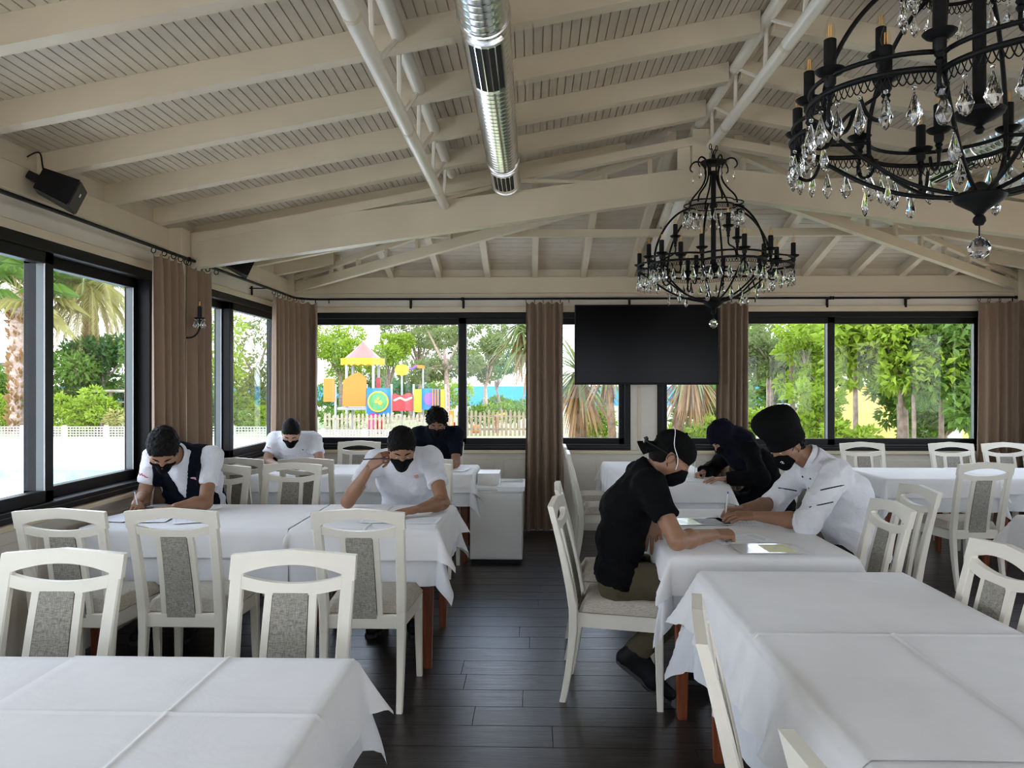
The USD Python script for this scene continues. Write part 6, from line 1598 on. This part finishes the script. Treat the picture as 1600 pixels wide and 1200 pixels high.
# playground
YP = 31.0; Xp = lambda px, Y=YP: on_y(px, 600, Y)[0]; Zp = lambda py, Y=YP: on_y(800, py, Y)[2]
t = thing('play_tower', 'playground tower with a red cone roof and bright yellow fringe', 'playground')
cx = Xp(567); r0 = (Xp(600) - Xp(534)) / 2
part(t, 'cone_roof', tr(lathe([(.0001, Zp(533) - Zp(562)), (r0 * .42, (Zp(533) - Zp(562)) * .52), (r0 * .95, .0), (r0 * .93, -.04), (.0001, -.02)][::-1], 14), (cx, YP, Zp(562))), 'play_roof')
a = np.linspace(0, 2 * PI, 97)
part(t, 'roof_fringe', grid_mesh(np.array([[(cx + r0 * 1.02 * math.cos(q), YP + r0 * 1.02 * math.sin(q), z + (.06 * abs(math.sin(q * 10)) if k == 0 else 0)) for q in a] for k, z in enumerate((Zp(572), Zp(560)))])), 'play_yellow')
for dx in (-.62, .62):
    for dy in (-.62, .62): part(t, 'post', cbox(cx + dx * r0 - .05, cx + dx * r0 + .05, YP + dy * r0 - .05, YP + dy * r0 + .05, GZ, Zp(562), .01), 'play_post')
part(t, 'platform', cbox(cx - .9, cx + .9, YP - .6, YP + .6, Zp(640), Zp(636), .01), 'play_post')
ym = YP - .66
ap = Polygon([(Xp(544), Zp(632)), (Xp(575), Zp(632)), (Xp(576), Zp(592)), (Xp(566), Zp(584)), (Xp(556), Zp(588)), (Xp(545), Zp(596))]).buffer(.06)
part(t, 'arch_panel', ext_xz(ap, ym - .04, ym + .02), 'play_orange')
part(t, 'arch_panel', ext_xz(Polygon([(Xp(514), Zp(626)), (Xp(528), Zp(626)), (Xp(528), Zp(593)), (Xp(514), Zp(593))]).buffer(.04), ym - .04, ym + .02), 'play_orange')
bp_ = part(t, 'disc_panel', ext_xz(sbox(Xp(580), Zp(646), Xp(613), Zp(608)).buffer(.04), ym - .04, ym + .02), 'play_blue')
c0 = ((Xp(580) + Xp(613)) / 2, (Zp(646) + Zp(608)) / 2)
part(bp_, 'green_disc', ext_xz(Point(c0).buffer(.36), ym - .08, ym - .03), 'play_green')
part(bp_, 'disc_rim', ext_xz(Point(c0).buffer(.42).difference(Point(c0).buffer(.36)), ym - .09, ym - .03), 'play_yellow')
part(bp_, 'disc_figure', ext_xz(shapely.union_all([Point(c0[0] - .08, c0[1]).buffer(.07), Point(c0[0] + .08, c0[1] - .04).buffer(.09), Point(c0[0], c0[1] + .12).buffer(.05)]), ym - .10, ym - .07), 'play_yellow')
rp = part(t, 'wave_panel', ext_xz(Polygon([(Xp(619), Zp(640)), (Xp(648), Zp(640)), (Xp(648), Zp(618))] + [(Xp(648 - k * 3), Zp(617 - 2 * math.sin(k * .8))) for k in range(1, 10)] + [(Xp(619), Zp(617))]).buffer(.03), ym - .04, ym + .02), 'play_red')
part(rp, 'stripe', ext_xz(LineString([(Xp(621), Zp(625)), (Xp(630), Zp(621)), (Xp(638), Zp(625)), (Xp(647), Zp(621))]).buffer(.04), ym - .06, ym - .03), 'stucco_pale')
part(t, 'yellow_panel', ext_xz(sbox(Xp(652), Zp(642), Xp(662), Zp(609)).buffer(.03), ym - .04, ym + .02), 'play_yellow')
bl = part(t, 'tunnel_panel', ext_xz(sbox(Xp(664), Zp(638), Xp(690), Zp(608)).buffer(.03), ym - .04, ym + .02), 'play_blue')
part(bl, 'tunnel_ring', ext_xz(Point((Xp(676), Zp(623))).buffer(.26), ym - .09, ym - .03), 'play_purple')
for k in range(3): part(bl, 'bar', ext_xz(sbox(Xp(679 + k * 4), Zp(638), Xp(681 + k * 4), Zp(608)), ym - .12, ym - .05), 'play_orange')
part(t, 'yellow_panel', ext_xz(sbox(Xp(691), Zp(640), Xp(697), Zp(609)).buffer(.02), ym - .04, ym + .02), 'play_yellow')
for px in (530, 578, 616, 650, 699): part(t, 'post', cbox(Xp(px) - .04, Xp(px) + .04, ym + .03, ym + .11, GZ, Zp(600), .01), 'play_post')
part(t, 'slide', hexa([(Xp(584), ym - .9, GZ + .1), (Xp(596), ym - .9, GZ + .1), (Xp(584), ym, Zp(648)), (Xp(596), ym, Zp(648)), (Xp(584), ym - .9, GZ + .25), (Xp(596), ym - .9, GZ + .25), (Xp(584), ym, Zp(644)), (Xp(596), ym, Zp(644))]), 'play_pink')
part(t, 'climbing_block', cbox(Xp(593), Xp(606), ym - .3, ym + .2, GZ, Zp(655), .05), 'play_red')
part(t, 'red_panel', ext_xz(sbox(Xp(585), Zp(606), Xp(592), Zp(590)), YP + .3, YP + .36), 'play_red')
t = thing('flower_pole', 'yellow flower on a pole above the red playground panel', 'playground')
part(t, 'flower', ext_xz(shapely.union_all([Point(Xp(628) + .19 * math.cos(q), Zp(578) + .15 * math.sin(q)).buffer(.10) for q in np.linspace(0, 2 * PI, 9)[:-1]] + [Point(Xp(628), Zp(578)).buffer(.2)]), YP - .05, YP + .05), 'play_yellow')
part(t, 'pole', rod((Xp(628), YP, GZ), (Xp(628), YP, Zp(582)), .04, 8), 'play_post')
t = thing('spinner_pole', 'purple and orange spinner on a pole beside the yellow flower', 'playground')
part(t, 'blade', ext_xz(Polygon([(Xp(640), Zp(577)), (Xp(650), Zp(569)), (Xp(652), Zp(573)), (Xp(643), Zp(578))]), YP - .04, YP + .04), 'play_purple')
part(t, 'blade', ext_xz(Polygon([(Xp(650), Zp(570)), (Xp(663), Zp(571)), (Xp(664), Zp(576)), (Xp(653), Zp(575))]), YP - .04, YP + .04), 'play_orange')
part(t, 'pole', rod((Xp(661), YP, GZ), (Xp(661), YP, Zp(574)), .035, 8), 'play_post')
t = thing('orange_slide', 'orange and red slide beside the dark window bar', 'playground')
part(t, 'chute', hexa([(Xp(708), YP - 1.3, GZ + .05), (Xp(714), YP - 1.3, GZ + .05), (Xp(702), YP, Zp(650)), (Xp(709), YP, Zp(650)), (Xp(708), YP - 1.3, GZ + .3), (Xp(714), YP - 1.3, GZ + .3), (Xp(702), YP, Zp(642)), (Xp(709), YP, Zp(642))]), 'play_orange')
part(t, 'side_panel', ext_xz(sbox(Xp(702), GZ, Xp(711), Zp(660)), YP + .05, YP + .12), 'play_red')
t = thing('seesaw', 'small yellow and orange spring rider behind the picket fence', 'playground')
part(t, 'plank', bar((Xp(765), YP, Zp(652)), (Xp(790), YP, Zp(646)), .3, .08), 'play_yellow'); part(t, 'base', cbox(Xp(736), Xp(750), YP - .2, YP + .2, GZ, Zp(664), .06), 'play_orange')
part(t, 'spring', rod((Xp(777), YP, GZ), (Xp(777), YP, Zp(650)), .08, 8), 'play_red')

# trees
R_ = random.Random(77)
def at(px, Y): return (on_y(px, 600, Y)[0], Y, GZ)
def zz(py, Y): return on_y(800, py, Y)[2] - GZ        # height above the ground seen at py
tree('round_tree', 'bright yellow-green tree left of the red cone roof', 'tree', at(532, 37), zz(580, 37), lob(R_, 9, 1.0, .72, zz(580, 37), zz(512, 37)), 4940, .17, 'leaf_lime', seed=3)
tree('round_tree', 'bright yellow-green tree right of the red cone roof', 'tree', at(606, 38), zz(600, 38), lob(R_, 8, .75, .62, zz(570, 38), zz(520, 38)), 4180, .17, 'leaf_lime', seed=4)
tree('round_tree', 'tall olive tree with a pinkish trunk left of the window bar', 'tree', at(697, 33), zz(560, 33), lob(R_, 12, 1.35, .62, zz(590, 33), zz(500, 33)), 5700, .17, 'leaf_olive', 'bark_pink', .16, seed=5)
tree('round_tree', 'sparse olive tree above the playground, top cut by the window head', 'tree', at(655, 40), zz(560, 40), lob(R_, 10, 1.5, .7, zz(560, 40), zz(480, 40)), 4370, .18, 'leaf_olive', seed=6)
tree('round_tree', 'slim tree with a pale trunk against the blue sea', 'tree', at(758, 36), zz(600, 36), lob(R_, 9, .8, .5, zz(590, 36), zz(505, 36)), 3230, .16, 'leaf_olive', 'bark_pink', .13, seed=7)
tree('round_tree', 'thin tree leaning right in front of the sea', 'tree', at(786, 38), zz(600, 38), lob(R_, 6, .6, .4, zz(600, 38), zz(540, 38)), 1710, .16, 'leaf_pale', 'bark', .08, seed=8, lean=(-.4, 0))
tree('round_tree', 'soft grey-green tree behind the blue playground panel', 'tree', at(640, 44), zz(610, 44), lob(R_, 6, .8, .55, zz(620, 44), zz(580, 44)), 2280, .17, 'leaf_pale', seed=9)
for k, (px, lab, mt) in enumerate(((520, 'low leafy hedge behind the picket fence, leftmost', 'leaf_mid'), (560, 'low lime shrub under the playground tower', 'leaf_lime'), (745, 'low green shrub behind the right picket fence, left one', 'leaf_mid'), (775, 'low lime shrub behind the right picket fence, middle one', 'leaf_lime'), (808, 'low green shrub behind the right picket fence, right one', 'leaf_mid'))):
    tree('shrub', lab, 'shrub', at(px, 33.5), .4, lob(R_, 5, .6, .42, .35, .85), 700, .13, mt, tr_=.05, seed=20 + k, branches=False)
for k, (px, Y, y0, y1, mt, lab) in enumerate(((525, 47, 655, 600, 'leaf_mid', 'hedge mass behind the playground, left end'), (575, 48, 655, 590, 'leaf_olive', 'hedge mass behind the blue playground panel'), (630, 47, 655, 605, 'leaf_mid', 'hedge mass behind the red playground panel'), (685, 48, 655, 590, 'leaf_lime', 'hedge mass behind the striped playground panel'), (790, 46, 655, 632, 'leaf_mid', 'low hedge before the sea, behind the right picket fence'))):
    tree('hedge', lab, 'hedge', at(px, Y), .6, lob(R_, 9, 1.6, .8, zz(y0, Y), zz(y1, Y)), 3000, .24, mt, tr_=.08, seed=130 + k, branches=False)
# left: palms, big greenery, shrubs, shelter
fan_palm('fan palm with a shaggy pink-brown trunk, farthest left in the near window', at(27, 30), zz(452, 30), 22, 2.3, 5, .24)
fan_palm('second shaggy palm trunk beside the grey window sash', at(47, 32), zz(395, 32), 18, 2.4, 6, .22)
date_palm('date palm with hanging golden fronds in the near left window', at(141, 33), zz(450, 33), 70, 3.9, 8, tr_=.30)
for k, (px, Y, y0, y1, sp, rd, mt, lab, bl) in enumerate((
    (20, 36, 660, 590, 1.2, .9, 'leaf_mid', 'green bush mass behind the shaggy palm trunks', 0),
    (112, 31.2, 640, 560, 1.0, .75, 'leaf_mid', 'large green tree left of the date palm foot', 10),
    (160, 31.5, 640, 540, 1.0, .8, 'leaf_dark', 'large dark green tree at the foot of the date palm', 6),
    (212, 31.8, 640, 525, 1.1, .85, 'leaf_mid', 'large green tree at the right edge of the near left window', 4),
    (345, 33, 650, 500, 1.2, 1.0, 'leaf_lime', 'bright tree seen in the farther left window, left pane', 0),
    (400, 35, 660, 500, 1.6, 1.1, 'leaf_olive', 'olive tree seen in the farther left window, right pane', 0),
    (350, 31, 668, 610, .7, .55, 'leaf_mid', 'green bush low in the farther left window', 0))):
    tree('leafy_tree', lab, 'tree', at(px, Y), zz((y0 + y1) / 2, Y), lob(R_, 12, sp, rd, zz(y0, Y), zz(y1, Y)), 3600 if k < 6 else 1200, .22, mt, tr_=.16, seed=40 + k, bloom=bl)
tree('shrub', 'mounded yellow-green shrub behind the white fence', 'shrub', at(122, 29.3), .5, lob(R_, 8, .95, .5, .4, zz(630, 29.3)), 2200, .15, 'leaf_lime', tr_=.06, seed=60, branches=False)
tree('shrub', 'small multi-stemmed golden tree beside the garden shelter', 'shrub', at(158, 28.6), zz(650, 28.6), lob(R_, 6, .55, .4, zz(650, 29.5), zz(615, 29.5)), 1300, .15, 'leaf_lime', tr_=.05, seed=61)
tree('shrub', 'low golden shrub right of the garden shelter post', 'shrub', at(196, 28.4), .3, lob(R_, 5, .45, .3, .35, zz(645, 29.5)), 700, .13, 'leaf_gold', tr_=.05, seed=62, branches=False)
tree('shrub', 'lime shrub at the foot of the shaggy palms', 'shrub', at(8, 31), .3, lob(R_, 6, .7, .45, .35, zz(625, 31)), 1100, .15, 'leaf_lime', tr_=.05, seed=63, branches=False)
t = thing('garden_shelter', 'garden shelter with a flat straw roof behind the shrubs', 'shelter')
Ys = 30.0; x0, x1 = on_y(168, 600, Ys)[0], on_y(240, 600, Ys)[0]
part(t, 'roof', cbox(x0, x1, Ys - 1, Ys + 1.4, zz(613, Ys) + GZ, zz(609, Ys) + GZ, .03), 'fence_pale')
for px in (190, 214, 236): part(t, 'post', rod((on_y(px, 600, Ys)[0], Ys - .8, GZ), (on_y(px, 600, Ys)[0], Ys - .8, zz(612, Ys) + GZ), .07, 8), 'fence_pale')
part(t, 'back_wall', box(x0 + .2, x1, Ys + 1.2, Ys + 1.3, GZ, zz(622, Ys) + GZ), 'dark_slat')
for k in range(3): part(t, 'rail', rod((x0 + .3, Ys - .8, zz(628 + 12 * k, Ys) + GZ), (x1, Ys - .8, zz(628 + 12 * k, Ys) + GZ), .035, 6), 'fence_pale')
t = thing('garden_wall', 'low terracotta garden wall between the shaggy palms', 'wall')
part(t, 'wall_body', cbox(on_y(34, 600, 33)[0], on_y(58, 600, 33)[0], 33, 33.3, GZ, zz(642, 33) + GZ, .02), 'bark_pink'); part(t, 'coping', cbox(on_y(33, 600, 33)[0], on_y(59, 600, 33)[0], 32.95, 33.35, zz(642, 33) + GZ, zz(639, 33) + GZ, .01), 'stucco_pale')
t = thing('white_house', 'white flat-roofed house glimpsed at the far left behind the palms', 'building')
part(t, 'wall', box(on_y(-40, 600, 60)[0], on_y(20, 600, 60)[0], 60, 64, GZ, zz(572, 60) + GZ), 'stone_white'); part(t, 'roof', cbox(on_y(-42, 600, 60)[0], on_y(21, 600, 60)[0], 59.8, 64.2, zz(572, 60) + GZ, zz(566, 60) + GZ, .05), 'dark_slat')

# cordylines and trunks seen under the television
def sword_tree(label, base, pts, tr_, heads, mats, seed, dead=0):
    t = thing('cabbage_palm', label, 'palm tree', base)
    part(t, 'trunk', tube(spline(pts, 16), np.linspace(tr_, tr_ * .8, 16), 10), 'bark_brown', True)
    for i, (c, n, L) in enumerate(heads):
        sword_head(t, c, n, L, .022, seed + i, mats, -.7, 1.3)
        if dead: sword_head(t, np.array(c) - (0, 0, .12), dead, L * 1.05, .02, seed + 50 + i, 'leaf_dry', -1.5, -.5, .6, 'dead_leaves')
    return t
b = at(905, 13.2); zc = zz(585, 13.2)
sword_tree('cabbage palm with a thick shaggy trunk just right of the middle curtain', b, [(0, 0, 0), (-.02, 0, zc * .5), (.0, 0, zc)], .17, [((0, 0, zc + .05), 110, 1.15)], 'leaf_olive', 3, 90)
b = at(832, 13.6); zc = zz(545, 13.6)
sword_tree('cabbage palm whose long drooping leaves fill the pane left of the middle curtain', b, [(0, 0, 0), (.05, 0, zc * .5), (.0, 0, zc)], .13, [((0, 0, zc + .2), 170, 1.0), ((-.2, 0, zc + .45), 90, .9)], 'leaf_olive', 7, 30)
b = at(958, 12.6); zc = zz(560, 12.6)
sword_tree('slim leaning palm trunk beside the window frame under the television', b, [(0.1, 0, 0), (-.02, 0, zc * .5), (-.08, 0, zc)], .075, [((-.08, 0, zc), 70, .8)], 'leaf_olive', 9, 40)
b = at(1046, 12.8); zc = zz(565, 12.8)
sword_tree('leaning cabbage palm with a skirt of dead leaves right of the white pillar', b, [(-.05, 0, 0), (.12, 0, zc * .5), (.36, 0, zc)], .11, [((.36, 0, zc), 130, .95)], 'leaf_olive', 12, 240)
tree('shrub', 'bright yellow-green bamboo-like shrub between the trunks under the television', 'shrub', at(938, 14.5), .5, lob(R_, 8, .22, .20, .5, zz(632, 14.5)), 1500, .15, 'leaf_lime', tr_=.03, seed=70, branches=False, elong=4)
tree('shrub', 'bright green shrub low in the pane right of the white pillar', 'shrub', at(1065, 14.0), .3, lob(R_, 8, .45, .24, .2, zz(652, 14)), 1600, .13, 'leaf_lime', tr_=.03, seed=71, branches=False)
tree('shrub', 'dark green shrub behind the dead leaf skirt', 'shrub', at(1098, 15.5), .4, lob(R_, 8, .4, .3, .3, zz(620, 15.5)), 1300, .14, 'leaf_dark', tr_=.03, seed=72, branches=False)
# right window: broad-leaved bushes, trunks, the yellow house
for k, (px, Y, y0, y1, sp, rd, n, sz, mt, lab) in enumerate((
    (1205, 16, 585, 500, .75, .45, 3400, .13, 'leaf_olive', 'green tree in the pane right of the chef, left part'),
    (1262, 14.5, 610, 500, .45, .34, 2600, .12, 'leaf_lime', 'green tree in the pane right of the chef, against the window bar'),
    (1210, 23, 640, 530, 1.4, .9, 3200, .22, 'leaf_mid', 'distant green tree mass behind the chef'),
    (1300, 24, 640, 540, 1.3, .9, 3200, .22, 'leaf_dark', 'distant dark tree mass left of the yellow house'),
    (1395, 24.5, 640, 510, 1.5, 1.0, 3600, .22, 'leaf_mid', 'distant tree mass above the yellow house'),
    (1490, 23, 640, 520, 1.4, 1.0, 3200, .22, 'leaf_dark', 'distant dark tree mass right of the yellow house'),
    (1193, 17.5, 668, 648, .5, .22, 1200, .13, 'leaf_lime', 'low lime plants left of the chef toque'),
    (1280, 13.5, 668, 600, .30, .26, 1200, .12, 'leaf_lime', 'small lime bush in front of the window bar'),
    (1335, 12.5, 548, 495, .55, .30, 2300, .14, 'leaf_lime', 'lime broad-leaved bush at the left of the big right pane'),
    (1405, 12.2, 585, 495, .60, .38, 3000, .14, 'leaf_lime', 'lime broad-leaved bush in the middle of the big right pane'),
    (1470, 12.0, 620, 500, .55, .42, 3000, .14, 'leaf_mid', 'green broad-leaved bush by the right-hand curtain'),
    (1535, 11.4, 650, 500, .35, .32, 2400, .15, 'leaf_mid', 'leafy green bush half hidden behind the right-hand curtain'),
    (1325, 12.0, 690, 668, .30, .14, 900, .10, 'leaf_lime', 'low lime plants under the yellow house wall'),
    (1415, 14.5, 655, 600, .35, .30, 1700, .13, 'leaf_mid', 'dark bush behind the trunk in the big right pane'),
    (1475, 13.5, 690, 640, .6, .25, 1300, .13, 'leaf_mid', 'low green plants at the bottom of the big right pane'))):
    tree('broadleaf_bush', lab, 'bush', at(px, Y), zz((y0 + y1) / 2, Y), lob(R_, 11, sp, rd, zz(y0, Y), zz(y1, Y)), n, sz, mt, 'bark', .05, seed=90 + k, elong=1.9, bloom=0)
for k, (px, Y, y1, w, lab) in enumerate(((1200, 17, 560, .07, 'thin pale trunk left of the chef toque'), (1236, 15, 540, .055, 'grey post-like trunk right of the chef toque'), (1408, 12.6, 600, .10, 'short grey trunk in the middle of the big right pane'), (1425, 11.8, 560, .035, 'slender stem right of the short grey trunk'))):
    t = thing('tree_trunk', lab, 'tree trunk', at(px, Y)); part(t, 'trunk', tube(spline([(0, 0, -.05), (.03, 0, zz(y1, Y) * .5), (0, 0, zz(y1, Y))], 10), np.linspace(w, w * .8, 10), 9), 'bark', True)
    part(t, 'branch', rod((0, 0, zz(y1, Y) * .8), (.25, .1, zz(y1, Y) * 1.1), w * .4, 6, w * .2), 'bark')
t = thing('yellow_house', 'yellow rendered house with pale gable band behind the right-hand bushes', 'building'); Yh = 19
xa, xb = on_y(1312, 600, Yh)[0], on_y(1378, 600, Yh)[0]
part(t, 'wall', box(xa, xb, Yh, Yh + 3, GZ, zz(604, Yh) + GZ), 'stucco'); part(t, 'wall', box(on_y(1384, 600, Yh)[0], on_y(1560, 600, Yh)[0], Yh + .3, Yh + 3, GZ, zz(625, Yh) + GZ), 'stucco')
part(t, 'gable_band', ext_xz(Polygon([(xa, zz(588, Yh) + GZ), (xb, zz(614, Yh) + GZ), (xb, zz(598, Yh) + GZ), (xa + .2, zz(578, Yh) + GZ)]), Yh - .08, Yh + .1), 'stucco_pale')
part(t, 'roof', ext_xz(Polygon([(xa - .2, zz(584, Yh) + GZ), (xa + .9, zz(578, Yh) + GZ), (xa + .9, zz(572, Yh) + GZ), (xa - .2, zz(578, Yh) + GZ)]), Yh - .2, Yh + 3), 'bark_pink')
t = thing('stone_planter', 'pale stone planter low in the big right pane', 'planter')
part(t, 'body', cbox(on_y(1440, 600, 14)[0], on_y(1505, 600, 14)[0], 14, 14.5, GZ, zz(652, 14) + GZ, .03), 'stone_white'); part(t, 'rim', cbox(on_y(1437, 600, 14)[0], on_y(1508, 600, 14)[0], 13.95, 14.55, zz(652, 14) + GZ, zz(648, 14) + GZ, .01), 'stone_white')
t = thing('rock_border', 'row of pale rocks under the lime bushes', 'rocks')
for k in range(7):
    c = on_y(1345 + 14 * k, 600, 13.2); part(t, 'rock', ellipsoid((c[0], 13.2 + .1 * math.sin(k * 2.2), GZ + .12), (.13, .12, .10 + .05 * (k % 3)), 1), 'stone_white')
t = thing('garden_lamp', 'dark ball-headed garden lamp by the right-hand curtain', 'lamp', at(1516, 13.0)); part(t, 'post', rod((0, 0, 0), (0, 0, zz(676, 13)), .02, 8), 'dark_slat'); part(t, 'head', tr(lathe([(.0001, 0), (.08, .02), (.13, .12), (.09, .22), (.0001, .24)], 14), (0, 0, zz(676, 13))), 'dark_slat', 35)
t = thing('parked_cart', 'dark service cart behind the chef toque', 'cart', at(1247, 16)); part(t, 'body', cbox(-.28, .28, -.3, .3, .25, zz(640, 16), .05), 'dark_slat'); part(t, 'roof', cbox(-.34, .34, -.36, .36, zz(636, 16), zz(631, 16), .02), 'stone_white')
for sx in (-.22, .22): part(t, 'wheel', tr(lathe([(.0001, -.04), (.13, -.04), (.13, .04), (.0001, .04)], 14), (sx, -.28, .13), rx=90), 'black_plastic')
